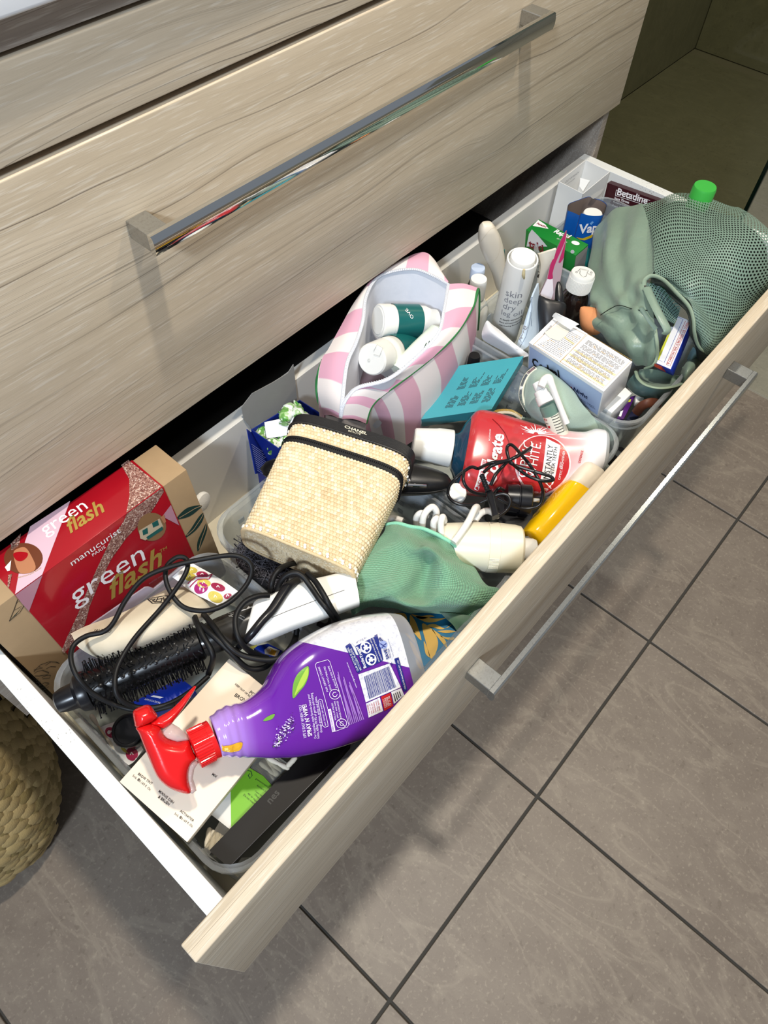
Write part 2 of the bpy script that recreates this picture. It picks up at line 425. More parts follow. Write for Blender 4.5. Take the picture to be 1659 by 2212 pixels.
# --- shower glass screen with dark green polished edge
gs = thing('glass_screen', 'tinted glass shower screen with dark green edge beyond the vanity', 'shower screen', (1.45, .2, FZ))
gm = NT('shower_glass', .03); tr = gm.n('BsdfTransparent'); tr.inputs[0].default_value = lin('d6d6c6'); gl = gm.n('BsdfGlossy'); gl.inputs['Roughness'].default_value = .02
fr = gm.n('Fresnel', IOR=1.22); mxs = gm.n('MixShader'); gm.l(fr.outputs[0], mxs.inputs[0]); gm.l(tr.outputs[0], mxs.inputs[1]); gm.l(gl.outputs[0], mxs.inputs[2]); gm.l(mxs.outputs[0], gm.t.nodes['Material Output'].inputs[0])
obj('pane', box((1.4465, -.196, FZ+.004), (1.4535, .598, 1.5), 0), gm.m, gs, None)
obj('edge', box((1.446, -.203, FZ+.004), (1.454, -.1955, 1.5), .0008), mat('glass_edge', '04130c', .08, spec=.9), gs, None, label='dark green polished glass edge')

# --- vanity cabinet
VW = 1.2; VB = .50
van = thing('vanity_cabinet', 'pale wood laminate vanity with its bottom drawer pulled open', 'vanity', (.6, .25, -.2956))
obj('side_panel', box((.0, .0135, -.2956), (.0165, VB, .385), .0006), WOODI, van, None)
obj('side_panel', box((1.1835, .0135, -.2956), (1.2, VB, .385), .0006), WOODI, van, None)
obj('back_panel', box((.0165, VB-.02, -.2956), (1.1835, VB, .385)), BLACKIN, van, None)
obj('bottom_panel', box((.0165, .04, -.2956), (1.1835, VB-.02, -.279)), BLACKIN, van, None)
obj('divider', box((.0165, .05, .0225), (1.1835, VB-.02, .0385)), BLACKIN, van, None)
obj('rail', box((0, .0025, .3655), (1.2, .03, .3870), .0004), WOODI, van, None)
def handle(par, y, z):
    """square posts and a flat-backed rounded bar; y = face of the front, z = top of the posts"""
    x1, x2 = .3134, .8781; pr = .0275; w = .0200; h = .0160
    for a in (x1, x2 - w): obj('handle_post', box((a, y - pr, z - h), (a + w, y, z), .0009, 2), BRUSHED, par, None, label='square dull chrome handle post')
    pf = [(0, .0), (-.0045, 0), (-.0062, -.0012), (-.0072, -.006), (-.0072, -.0115), (-.0060, -.0165), (-.0040, -.0185), (0, -.0170)]
    return rings([[(x, y - pr + a + .0004, z + b) for a, b in pf] for x in (x1, x2)])
# closed top drawer, closed middle drawer
t1 = obj('drawer', box((.03, .02, .33), (1.17, .42, .345)), WHITEIN, van, None, label='closed top drawer')
obj('drawer_front', box((0, 0, .3045), (VW, .0162, .3620), .0012, 3), WOOD, t1, 30)
t2 = obj('drawer', box((.03, .02, .06), (1.17, .42, .075)), WHITEIN, van, None, label='closed middle drawer above the open one')
obj('drawer_front', box((0, 0, .0056), (VW, .0162, .2977), .0012, 3), WOOD, t2, 30)
bar = handle(t2, 0.0, .2977 - .067)
obj('handle', bar, CHROME, t2, 30, label='mirror polished chrome handle bar')
# open drawer
FY = -.3866; DB = -.2125; ZS = -.0785; YB = .0288
dg = box((.0352, FY+.0162, DB-.012), (1.165, YB-.0175, DB), 0)
t3 = obj('drawer', dg, mat('drawer_base_cream', 'd8cfb8', .5, var=.04, vscale=14), van, None, label='bottom drawer pulled fully open and crammed with toiletries')
obj('drawer_side', box((.0183, FY+.0162, DB-.02), (.0352, YB, ZS), .0006), WHITEB, t3, None)
obj('drawer_side', box((1.165, FY+.0162, DB-.02), (1.1819, YB, ZS), .0006), WHITEB, t3, None)
obj('drawer_back', box((.0352, YB-.0175, DB-.02), (1.165, YB, ZS), .0006), WHITEIN, t3, None)
obj('drawer_front', box((0, FY, -.2386), (VW, FY+.0162, 0), .0014, 3), WOOD, t3, 30)
bar = handle(t3, FY, -.067)
obj('handle', bar, BRUSHED, t3, 30, label='dusty chrome handle bar')
# benchtop
solo('countertop', 'white stone benchtop on top of the wooden vanity', 'benchtop', box((-.01, -.016, .3875), (1.22, VB, .43), .003, 3), mat('white_benchtop', 'e9eaec', .3))
# ================================================================ drawer contents: helpers
def K(ox, oy, s):
    def f(*pts): return [(ox + p[0]/s, oy + p[1]/s) + tuple(p[2:]) for p in pts]
    return f
cA = K(1000, 320, 2.517); cB = K(500, 520, 2.765); cC = K(850, 860, 3.016); cD = K(0, 940, 2.9625); cE = K(100, 1150, 2.5136)
cF = K(230, 1280, 2.37); cG = K(480, 850, 2.765); cH = K(0, 1380, 2.659); cJ = K(0, 960, 3.606)
cK = K(400, 1580, 4.1475); cL = K(1000, 460, 5.53); cM = K(1240, 640, 5.184); cN = K(170, 1470, 5.925); cO = K(1120, 660, 5.925)
cQ = K(480, 1100, 5.53); cR = K(680, 1300, 5.184); cS = K(960, 900, 5.925); cT = K(1180, 330, 5.925); cU = K(740, 1120, 4.1475); cV = K(340, 960, 5.925)
def PF(u, v, z):
    p = P(u, v, z); return p if p[1] > -.366 else Py(u, v, -.366)
def path(pts, z):
    return [PF(p[0], p[1], p[2] if len(p) > 2 else z) for p in pts]
def plane3(a, b, c):
    a, b, c = (P(*q) for q in (a, b, c)); return (a, unit(np.cross(b-a, c-a)))
def facep(M, o, n): return (tf(M, o), M[:3, :3] @ np.array(n, float))
def cord(name, g, mat_, label, cat, group=None): return solo(name, label, cat, g, mat_, group, 60)
def facecam(a, b, r):
    ax = unit(np.array(b)-a); m = (np.array(a)+b)/2; n = CL-m; n = unit(n - ax*np.dot(n, ax)); return (m + n*r, n)
def rrect(x0, x1, y0, y1, r, z, k=6):
    out = []
    for cx, cy, a0 in ((x1-r, y1-r, 0), (x0+r, y1-r, 90), (x0+r, y0+r, 180), (x1-r, y0+r, 270)):
        for i in range(k+1):
            a = math.radians(a0 + 90*i/k); out.append((cx + r*math.cos(a), cy + r*math.sin(a), z))
    return out
def pillow(poly, M, h, rnd=.5, smoothn=0):
    """outline -> inflated solid, half thickness h with edges rounded over h*2*rnd, centred on frame M's plane."""
    p = np.array(poly, float)
    if smoothn: p = crom(p, smoothn, True)[:, :2]
    R = max(h*2*rnd, .001); b = bmesh.new(); f = b.faces.new([b.verts.new((x, y, 0)) for x, y in p]); bmesh.ops.triangulate(b, faces=[f])
    for ax in (0, 1):
        for t in np.arange(p[:, ax].min()+R*.1, p[:, ax].max(), max(.0008, R/9)):
            co = [0, 0, 0]; no = [0, 0, 0]; co[ax] = t; no[ax] = 1
            bmesh.ops.bisect_plane(b, geom=list(b.verts)+list(b.edges)+list(b.faces), plane_co=co, plane_no=no)
    b.verts.index_update(); g = bm_out(b); q = g.v[:, :2]; d = np.full(len(q), 9.0)
    for a, c in zip(p, np.roll(p, -1, 0)):
        e = c - a; t = np.clip(((q-a) @ e)/max(e @ e, 1e-12), 0, 1); d = np.minimum(d, np.linalg.norm(q - a - t[:, None]*e, axis=1))
    z = h*np.sqrt(np.maximum(0, 1-(1-np.minimum(d/R, 1))**2)); n = len(q)
    g2 = G(np.vstack([np.c_[q, z], np.c_[q, -z]]), g.f + [tuple(k+n for k in a[::-1]) for a in g.f]); b = bmesh.new(); vv = [b.verts.new(a) for a in g2.v]
    for a in g2.f: b.faces.new([vv[k] for k in a])
    bmesh.ops.remove_doubles(b, verts=b.verts, dist=2e-6); bmesh.ops.recalc_face_normals(b, faces=b.faces); b.verts.index_update(); return bm_out(b).x(M)
def loft2(st, pl, hz, n=32, p=3.0, uvv=True, sub=0, wob=0):
    """st: list of (pixel a, pixel b) pairs on plane pl -> flattened body with half depth hz[i]."""
    nn = unit(pl[1]); nn = nn if np.dot(nn, CL-pl[0]) > 0 else -nn
    A = np.array([onp(*a, pl) for a, b in st]); B = np.array([onp(*b, pl) for a, b in st]); hz = np.array(hz, float)
    pp = np.array(p if hasattr(p, '__len__') else [p]*len(st), float)
    if sub:
        A = crom(A, sub); B = crom(B, sub); x = np.linspace(0, len(st)-1, len(A)); hz = np.interp(x, range(len(st)), hz); pp = np.interp(x, range(len(st)), pp)
    wv_ = [1 + wob*math.sin(i*.78)*max(0, 1-max(0, i/len(A)-.22)*8) for i in range(len(A))]
    rs = [superring((a+b)/2, unit(a-b), nn, np.linalg.norm(a-b)/2*w, h*w, n, q) for a, b, h, q, w in zip(A, B, hz, pp, wv_)]
    return rings(rs, uv=uvv)

BLACKP = mat('black_plastic', '16161a', .28, spec=.5); BLACKM = mat('black_rubber_cord', '0e0e10', .5, spec=.35); WHITEP = mat('white_plastic', 'ecebe6', .3); WHITEC = mat('white_card', 'ecebe8', .5, var=.02, vscale=60)
KRAFT = mat('kraft_card', 'a58a68', .75, var=.06, vscale=90, bump=.05, bscale=900)
INK = mat('dark_ink', '2a2724', .6); INKW = mat('white_ink', 'f4eef0', .5); INKG = mat('leaf_ink', '17352f', .6); GOLD = mat('gold_foil', 'c2a352', .3, .35)

# ---------------------------------------------------------------- five clear tubs side by side
TUB = clear('frosted_tub_plastic', 'dfe4ea', 'e9edee', .13, .22)
def tub(x0, x1, y0, y1, zt, zb, label):
    t = thing('storage_tub', label, 'plastic tub', ((x0+x1)/2, (y0+y1)/2, zb), 'clear tubs lining the drawer')
    r = .034; k = .004; tp = .006
    R = [rrect(x0+tp, x1-tp, y0+tp, y1-tp, r*.8, zb), rrect(x0+k, x1-k, y0+k, y1-k, r*.95, zt-.012), rrect(x0, x1, y0, y1, r, zt-.010), rrect(x0, x1, y0, y1, r, zt-.0015), rrect(x0+.0012, x1-.0012, y0+.0012, y1-.0012, r, zt),
         rrect(x0+k+.0006, x1-k-.0006, y0+k+.0006, y1-k-.0006, r, zt), rrect(x0+k+.0012, x1-k-.0012, y0+k+.0012, y1-k-.0012, r*.93, zt-.0015), rrect(x0+tp+.0012, x1-tp-.0012, y0+tp+.0012, y1-tp-.0012, r*.75, zb+.0015)]
    obj('tub_wall', rings(R[1:7] and R), TUB, t, 40)
    sq = G()
    for side, y in ((-1, y0+.0062), (1, y1-.0062)):
        for i in range(8):
            for j in range(3):
                xx = x0+.045+i*(x1-x0-.09)/7; zz = zt-.03-.018*j; sq = sq + box((xx-.004, y-.0007, zz-.004), (xx+.004, y+.0007, zz+.004), 0)
    for x in (x0+.0062, x1-.0062):
        for i in range(9):
            for j in range(3):
                yy = y0+.045+i*(y1-y0-.09)/8; zz = zt-.03-.018*j; sq = sq + box((x-.0007, yy-.004, zz-.004), (x+.0007, yy+.004, zz+.004), 0)
    obj('embossed_squares', sq, TUB, t, None, 'stuff')
    return t
tub(.0410, .2560, -.352, -.078, -.098, -.2115, 'clear tub holding the round hot brush and the cream box')
tub(.2640, .4700, -.352, -.060, -.098, -.2115, 'clear tub under the straw case and the hair brush')
tub(.4780, .7030, -.346, -.062, -.098, -.2115, 'clear tub under the red mouthwash and the sage pouch')
tub(.7110, .9250, -.346, -.062, -.098, -.2115, 'clear tub with purple packets beside the cold tablet box')
tub(.9330, 1.150, -.346, -.030, -.108, -.2115, 'clear tub around the green tablet box and bottles at the right')

# ---------------------------------------------------------------- kraft gift box with red sleeve
KM = pose((.0398, -.0576, -.2123), (-.0697, -.0053, -.0219)); kw, kd, kh = .233, .0522, .2013
gb = thing('gift_box', 'brown kraft gift box in a shiny red sleeve standing against the drawer back', 'box', tf(KM, (kw/2, kd/2, 0)))
obj('carton', box((0, 0, .0045), (kw, kd, kh), .0009).x(KM), KRAFT, gb)
RED = NT('glossy_red_card', .22, .5); RED.col(RED.mix(RED.noise(RED.pos(), 18, 2), '980f1d', 'a51422')); RED.b.inputs['Coat Weight'].default_value = .3
sl = obj('sleeve', box((.0365, -.0009, .0055), (.2035, kd+.0009, kh+.0009), .0008).x(KM), RED.m, gb, label='glossy red printed card sleeve')
KT = facep(KM, (0, 0, kh+.0009), (0, 0, 1)); KF = facep(KM, (0, -.0009, 0), (0, -1, 0)); KF0 = facep(KM, (0, 0, 0), (0, -1, 0))
LIL = mat('lilac_sheen', 'd7b7c6', .25); LIL2 = mat('lilac_sheen_and_ink', 'b98797', .25)
GLIT = NT('rose_glitter', .35); _g = GLIT.n('TexVoronoi', Scale=900.0); GLIT.l(GLIT.pos(), _g.inputs['Vector'])
GLIT.col(GLIT.mix(GLIT.ramp(GLIT.n('SeparateColor').outputs[0], [(0, bw(0)), (1, bw(1))]), 'a9766a', 'd9b0a0'))
_sc = [n for n in GLIT.t.nodes if n.type == 'SEPARATE_COLOR'][0]; GLIT.l(_g.outputs['Color'], _sc.inputs[0])
GLIT.col(GLIT.ramp(_sc.outputs[0], [(0, '6e3f3a'), (.45, 'a5756a'), (.8, 'c79c8c'), (.96, 'f5ddd0')])); GLIT.b.inputs['Metallic'].default_value = .35; GLIT = GLIT.m
def dk(name, pts, pl, m, parent, off=.0003, bvh=None, step=None): return obj(name, drape(pxpoly(pts, pl), pl, bvh, off, step), m, parent, None)
dk('print_or_sheen_band', cJ((236, 640), (548, 440), (330, 1015), (118, 1168), (150, 990), (196, 760)), KT, LIL, sl)  # pale lilac bands on the sleeve paint its soft glossy highlight
dk('print_or_sheen_band', cJ((118, 1172), (330, 1018), (225, 1300), (160, 1225)), KF, LIL2, sl)
dk('print_or_sheen_band', cJ((1262, 560), (1330, 470), (1395, 630), (1340, 600)), KF, LIL2, sl)
dk('glitter_band', cJ((945, 162), (1000, 122), (1258, 331), (985, 534), (1010, 400), (1008, 270)), KT, GLIT, sl, .0004)
dk('glitter_band', cJ((985, 538), (1262, 335), (1275, 365), (1180, 520), (980, 730), (860, 900), (770, 1080), (700, 1250), (660, 1400), (560, 1560), (495, 1625), (480, 1600), (520, 1500), (600, 1330), (680, 1130), (760, 950), (860, 740), (960, 600)), KF, GLIT, sl, .0004)
dk('glitter_band', cJ((85, 775), (165, 695), (150, 790), (90, 830)), KT, GLIT, sl, .0005); dk('glitter_band', cJ((66, 1020), (96, 1010), (72, 1120), (60, 1110)), KT, GLIT, sl, .0005)
def lettering(parent, s, a, b, pl, m, **k): return obj('lettering', words(s, a, b, pl, **k), m, parent, None)
def kw_(s, a, b, pl, m, **k):
    (a, b) = cJ(a, b); return lettering(sl, s, a, b, pl, m, **k)
kw_('green', (352, 712), (690, 496), KT, INKW, hs=1.1); kw_('flash', (540, 700), (815, 522), KT, GOLD, shear=.35, bold=.02, hs=1.15)
kw_('manucurist', (560, 945), (942, 680), KF, INKW, hs=.95); kw_('PARIS', (722, 872), (822, 803), KF, INKW)
kw_('green', (575, 1255), (1132, 893), KF, INKW, hs=1.1); kw_('flash', (850, 1215), (1255, 935), KF, GOLD, shear=.35, bold=.02, hs=1.15); kw_('TM', (1245, 845), (1300, 812), KF, GOLD)
kw_('INNOVATION Retrait', (140, 1045), (325, 965), KT, GOLD, arc=-.002); kw_('extrait expert', (1160, 1088), (1290, 1005), KF, LIL2)
SKIN = mat('skin_print', 'b57a58', .35); 
dk('picture', cJ(*ellipse_px((184, 890), (148, -25), (30, 118))), KT, mat('brown_print', '6b3a26', .3), sl, .0005)
dk('picture', crom(cJ((108, 850), (140, 815), (195, 805), (235, 850), (280, 950), (255, 995), (170, 1010), (130, 960)), 4, True), KT, SKIN, sl, .0007); dk('picture', cJ((40, 960), (90, 905), (80, 985), (60, 990)), KT, WHITEP, sl, .0007)
dk('picture', crom(cJ((106, 858), (150, 840), (215, 848), (214, 880), (175, 912), (130, 905)), 4, True), KT, mat('nail_red', 'a3121d', .12), sl, .0009)
dk('picture', cJ(*ellipse_px((1180, 640), (108, -28), (26, 106))), KF, mat('tan_print', '8c6a48', .3), sl, .0005); dk('picture', cJ((1080, 670), (1240, 575), (1270, 640), (1130, 745), (1090, 730)), KF, mat('pale_tan_print', 'c9b69a', .3), sl, .0006)
for q in (((1105, 668), (1145, 645), (1150, 690), (1112, 705)), ((1180, 610), (1225, 585), (1235, 625), (1190, 645)), ((1135, 720), (1260, 635), (1268, 660), (1150, 738))): dk('picture', cJ(*q), KF, mat('teal_print', '1f5d58', .3), sl, .0008)
dk('picture', cJ((1245, 565), (1275, 545), (1290, 600), (1275, 615)), KF, SKIN, sl, .0008)
for pts in (((1375, 580), (1430, 512), (1490, 482), (1572, 474), (1540, 512), (1470, 562)), ((1437, 728), (1490, 650), (1548, 562), (1585, 532), (1578, 590), (1520, 672)), ((1541, 832), (1537, 760), (1578, 665), (1606, 610), (1612, 655), (1590, 730))):
    dk('printed_leaf', crom(cJ(*pts), 4, True), KF0, INKG, gb)
    q = cJ(*pts); obj('printed_line', strokes([[(q[0][0]*.9+q[3][0]*.1, q[0][1]*.9+q[3][1]*.1), ((q[1][0]+q[5][0])/2, (q[1][1]+q[5][1])/2), ((q[2][0]+q[4][0])/2, (q[2][1]+q[4][1])/2), q[3]]], KF0, .0011, off=.0006), KRAFT, gb, None)
obj('printed_line', strokes([cJ((70, 1375), (105, 1290), (135, 1205)), cJ((72, 1375), (150, 1310), (190, 1245)), cJ((110, 1290), (165, 1260)), cJ((120, 1240), (150, 1215), (190, 1240))], KF0, .0006), INK, gb, None)
dk('printed_leaf', cJ((72, 1372), (130, 1310), (172, 1262), (120, 1330)), KF0, INKG, gb)
obj('printed_line', strokes([cN2 for cN2 in (K(0, 1380, 8.295)(*q) for q in (((600, 590), (640, 540), (720, 460), (880, 405), (1000, 410), (1060, 435)), ((610, 620), (660, 580), (760, 560), (870, 600), (840, 640), (700, 660), (620, 660)), ((600, 555), (760, 515), (690, 490)), ((810, 475), (900, 410)), ((820, 535), (900, 490), (1000, 495)), ((640, 718), (690, 705), (640, 750)), ((750, 690), (830, 650), (900, 650), (880, 700), (760, 715)), ((640, 780), (720, 750), (690, 800)), ((680, 840), (800, 780), (870, 790)), ((710, 880), (800, 850), (880, 800)), ((750, 930), (820, 890), (870, 850))))], KF0, .0007), INK, gb, None)

# ---------------------------------------------------------------- cotton pad, clear lid, pouch, candy packet
def disc(c, n, r, t, dome=.3, k=24):
    c = np.array(c); n = unit(n); return lathe(c, c + n*t, [(0, r*.2), (0, r*.93), (.25, r), (.75, r), (1, r*.93), (1+dome, r*.4), (1+dome*1.1, .0001)], k)
solo('cotton_pad', 'round white cotton pad with pinked edge tucked behind the kraft box', 'cotton pad', disc(Py(432, 1082, -.012), (.25, -1, .1), .0125, .006), mat('cotton_fibre', 'e9e7e2', .95, bump=.3, bscale=1200))
LIDP = (Py(300, 1300, -.082), unit((0.02, -1, .30)))
lidpoly = [(197, 1350), (205, 1344), (314, 1269), (322, 1268), (334, 1272), (404, 1216), (412, 1216), (430, 1238), (428, 1248), (390, 1290), (216, 1388), (206, 1386), (198, 1364)]
def plate(pts, pl, th):
    q = pxpoly(pts, pl); n = unit(pl[1]); n = n if np.dot(n, CL-pl[0]) > 0 else -n
    M = frame(q[0], q[1]-q[0], np.cross(n, q[1]-q[0])); Mi = np.linalg.inv(M); return prism([tuple(tf(Mi, a)[:2]) for a in q], M, -th, 0, 0)
LIDM = clear('lilac_clear_lid', 'cfc6d6', 'd8cfdc', .42, .15)
ld = obj('tub_lid', plate(lidpoly, LIDP, .0018), LIDM); tag(ld, 'loose clear plastic lid leaning against the red sleeve', 'lid')
LINEN = NT('linen_cloth', .9, .2); _v = LINEN.pos(uv=True, sc=(160, 90, 1)); _w1 = LINEN.n('TexWave', Scale=1.0, bands_direction='X'); _w2 = LINEN.n('TexWave', Scale=1.0, bands_direction='Y'); LINEN.l(_v, _w1.inputs[0]); LINEN.l(_v, _w2.inputs[0])
LINEN.col(LINEN.mix(LINEN.noise(LINEN.pos(), 60, 3), 'e0d4bd', 'cdbfa5')); LINEN.bump(LINEN.math('ADD', _w1.outputs['Fac'], _w2.outputs['Fac']), .15, .0004); LINEN = LINEN.m
pg = np.array([path(r, -.05) for r in ([(163, 1378, -.075), (196, 1364, -.066), (278, 1333, -.058), (366, 1286, -.064), (414, 1286, -.076)], [(180, 1390, -.064), (214, 1378, -.050), (300, 1348, -.044), (392, 1306, -.048), (442, 1296, -.068)], [(214, 1406, -.064), (242, 1396, -.052), (328, 1362, -.044), (408, 1326, -.050), (456, 1302, -.070)], [(238, 1413, -.080), (262, 1402, -.072), (340, 1372, -.062), (420, 1334, -.064), (462, 1308, -.080)])])
ps = bicubic(pg, 8, 8); pou = thing('linen_pouch', 'cream linen pouch with a square black emblem lying over the tub rim', 'pouch', ps.reshape(-1, 3).min(0)*[0, 0, 1] + ps.reshape(-1, 3).mean(0)*[1, 1, 0])
pgg = sheet(ps[::-1], .007); obj('cloth', pgg, LINEN, pou, 60); pb = pgg.bvh()
PPL = plane3((200, 1375, -.052), (440, 1300, -.06), (300, 1365, -.05))
em = [cJ(*q) for q in (((1168, 1262), (1328, 1262)), ((1328, 1262), (1352, 1340)), ((1352, 1340), (1215, 1322)), ((1215, 1322), (1168, 1262)), ((1190, 1275), (1235, 1280), (1215, 1300)), ((1255, 1270), (1240, 1310), (1290, 1320)), ((1250, 1290), (1290, 1285), (1285, 1315)), ((1300, 1275), (1310, 1325)), ((1310, 1300), (1335, 1285)), ((1210, 1290), (1240, 1315)))]
obj('emblem', strokes(em, PPL, .0011, pb), INK, pou, None)
for s, a, b in (('SALT', (205, 1376.5), (226, 1381)), ('RO', (234, 1384), (246, 1383.5))): lettering(pou, s, a, b, PPL, INK, bvh=pb)
PAPER = mat('white_paper', 'e8e8ea', .6, bump=.15, bscale=150); CRIM = mat('crimson_print', '9b2149', .5); YEL = mat('yellow_print', 'cdbb52', .5); MAG = mat('magenta_print', 'a8266f', .5)
def packet(name, label, corners, z, bulge, dots, group=None):
    q = corners; gr = []
    for i in range(5):
        row = []
        for j in range(6):
            u, v = quadface(q, j/5, i/4); row.append(P(u, v, z + bulge*math.sin(math.pi*i/4)*math.sin(math.pi*j/5)**.5 + .0015*math.sin(j*2.1+i)))
        gr.append(row)
    s = bicubic(gr, 5, 5); t = thing(name, label, 'sweet packet', s.reshape(-1, 3).mean(0) - [0, 0, .006], group)
    g = sheet(s, .003); obj('wrapper', g, PAPER, t, 60); b = g.bvh(); pl = (P(*quadface(q, .5, .5), z + bulge*.5), (0, 0, 1.0))
    for cx, cy, r, m in dots:
        c = quadface(q, cx, cy); ax = quadface(q, min(1, cx+r), cy); by = quadface(q, cx, min(1, cy+r*1.9))
        dk('printed_dot', ellipse_px(c, (ax[0]-c[0], ax[1]-c[1]), (by[0]-c[0], by[1]-c[1]), 18), pl, m, t, .0005, b, .006)
        obj('dot_mark', strokes([[(c[0]-3, c[1]+2), (c[0], c[1]-3), (c[0]+3, c[1]+1)]], pl, .0008, b, .0009), INKW if m is not YEL else mat('cream_ink', 'f2ecc8', .5), t, None)
    return t, b, pl
pk, pkb, pkp = packet('sweet_packet', 'flat white sweet packet with crimson and yellow fruit circles leaning by the red sleeve', [(375, 1249), (412, 1218.5), (516, 1281), (469, 1308)][0:1] + [(469, 1308)] + [(516, 1281)] + [(412, 1218.5)], -.052, .006,
    [(.12, .75, .10, YEL), (.22, .40, .11, YEL), (.33, .80, .10, CRIM), (.52, .45, .12, YEL), (.55, .22, .13, MAG), (.72, .68, .11, CRIM), (.85, .25, .12, YEL), (.95, .6, .08, CRIM)])
obj('print_or_sheen_band', strokes([cD((1205, 960), (1260, 925), (1330, 925), (1362, 890)), cD((1215, 975), (1270, 945), (1345, 940), (1362, 890))], pkp, .0011, pkb, .0011), CRIM, pk, None)
packet('sweet_packet', 'crumpled fruit-circle sweet packet deep in the tub beside the black lid', cN((290, 610), (640, 1085), (840, 900), (520, 540)), -.165, .008,
    [(.2, .3, .15, CRIM), (.35, .5, .16, YEL), (.5, .4, .15, CRIM), (.7, .5, .16, YEL), (.88, .45, .16, CRIM), (.25, .8, .13, CRIM)])

# ---------------------------------------------------------------- round hot brush with its cord
HA = P(193, 1489, -.074); HB = P(432, 1389, -.074); HC = P(602, 1316, -.068); hz = unit(HB-HA)
br = thing('hot_brush', 'black round hot-air brush with bristled barrel and glossy grey handle', 'hair brush', (HA+HB)/2 - [0, 0, .03])
GREYB = mat('dark_grey_gloss', '34322f', .22)
obj('barrel', lathe(HA, HB, [(-.02, .0155), (0, .0165), (1, .0165), (1.02, .014)], 32), mat('black_barrel', '0b0b0d', .3), br)
obj('end_cap', lathe(HA, HA - hz*.031, [(0, .0185), (.1, .019), (.3, .0175), (.42, .0125), (.75, .0115), (.95, .0095), (1.0, .006)], 28), BLACKP, br)
obj('grip', lathe(HB, HC, [(-.02, .0140), (.04, .0150), (.12, .0158), (.3, .0165), (.9, .0160), (1.0, .0135)], 32), GREYB, br, label='dark grey glossy grip')
hx = unit(np.cross((0, 0, 1.0), hz)); hy = np.cross(hz, hx); L = np.linalg.norm(HB-HA); bg = G(); vent = G()
for r in range(18):
    a = 2*math.pi*r/18
    for k in range(20):
        t = (k + .5*(r % 2) + .4)/20.6; d = hx*math.cos(a) + hy*math.sin(a); p = HA + hz*L*t; tt = unit(d + hz*.12*NR.randn() + np.cross(hz, d)*.10*NR.randn()); ln = .0115 + .001*NR.randn()
        bg = bg + rings([[p + d*.0160 + tt*ln*s + (hx*math.cos(q)+hy*math.sin(q) if abs(np.dot(tt, hz)) > .8 else unit(np.cross(tt, hz))*math.cos(q) + hz*math.sin(q))*w for q in (0, 1.57, 3.14, 4.71)] for s, w in ((0, .00062), (.9, .00055), (.93, .00085), (1.0, .0008))])
        if k % 2 == 0 and r % 2 == 0: vent = vent + lathe(p + d*.0150, p + d*.0170, [(0, .0022), (.8, .0022), (1, .0015)], 8)
obj('bristles', bg, BLACKP, br, 60, 'stuff'); obj('vents', vent, mat('vent_grey', '121215', .35), br, 40, 'stuff')
BP = (HC, np.array((0, 0, 1.0))); gbv = lathe(HB, HC, [(-.02, .0140), (.04, .0150), (.12, .0158), (.3, .0165), (.9, .0160), (1.0, .0135)], 32).bvh()
GP = facecam(HB, HC, .0165)
stk = dk('sticker', cQ((165, 1110), (200, 1072), (487, 1140), (432, 1200)), GP, mat('sticker_grey', 'c9c9cb', .4), br, .0006, gbv, .004)
obj('barcode', strokes([cQ((300+k*13, 1100+k*5), (290+k*13, 1135+k*5)) for k in range(10)], GP, .0006, gbv, .0010), INK, stk, None)
obj('small_print', strokes([cQ((50+10*k, 1215+28*k), (150+40*k, 1245+28*k)) for k in range(3)] + [cQ((210, 1265), (270, 1295)), cQ((190, 1290), (265, 1330))], GP, .0008, gbv, .0009), mat('grey_ink', '8d8a86', .5), br, None)
c1 = cE((705, 935, -.06), (560, 968, -.065), (420, 952, -.065), (270, 885, -.05), (172, 790, -.035), (134, 690, -.03), (150, 612, -.03), (220, 562, -.03), (310, 540, -.03), (365, 490, -.028), (430, 370, -.022), (530, 250, -.015), (680, 185, -.012), (880, 140, -.012), (1030, 127, -.015), (1110, 178, -.022), (1095, 270, -.03), (1000, 375, -.034), (880, 424, -.034), (760, 412, -.034), (690, 350, -.030), (650, 262, -.024), (656, 182, -.020), (715, 134, -.017), (764, 152, -.018), (752, 232, -.020), (640, 392, -.028), (482, 572, -.033), (392, 720, -.036), (373, 830, -.038), (402, 905, -.046), (500, 950, -.058), (640, 940, -.062), (770, 872, -.07), (880, 780, -.075))
cord('power_cord', tube(path(c1, -.03), .00235, 10, 8), BLACKM, 'long looping black cord of the round brush looped over the linen pouch', 'cord')

# ---------------------------------------------------------------- white straightener and its cord
SP = plane3((430, 1320, -.048), (735, 1290, -.052), (548, 1400, -.050))
st_ = [(cQ((390, 1120))[0], cQ((270, 1600))[0]), (cQ((440, 1095))[0], cQ((325, 1622))[0]), (cQ((640, 1015))[0], cQ((560, 1545))[0]), (cQ((1000, 880))[0], cQ((900, 1405))[0]), (cQ((1250, 820))[0], cQ((1250, 1285))[0]), (cQ((1560, 740))[0], cQ((1640, 1140))[0])]
sg = loft2(st_, SP, [.008, .011, .0115, .0115, .0115, .011], 36, 3.2, sub=4)
stt = thing('hair_straightener', 'white tapered hair straightener half under the straw case', 'hair straightener', sg.v.mean(0) - [0, 0, .012]); obj('housing', sg, WHITEP, stt, 50); sb = sg.bvh()
obj('seam', strokes([cQ((490, 1405), (800, 1275), (1170, 1135), (1460, 1030))], SP, .0005, sb, .0003), INK, stt, None); obj('badge', strokes([cQ((500, 1088), (540, 1062), (640, 1040), (600, 1070), (520, 1092))], SP, .0012, sb, .0004), mat('silver_foil', 'b9b9bd', .25, .8), stt, None)
SR = .0028
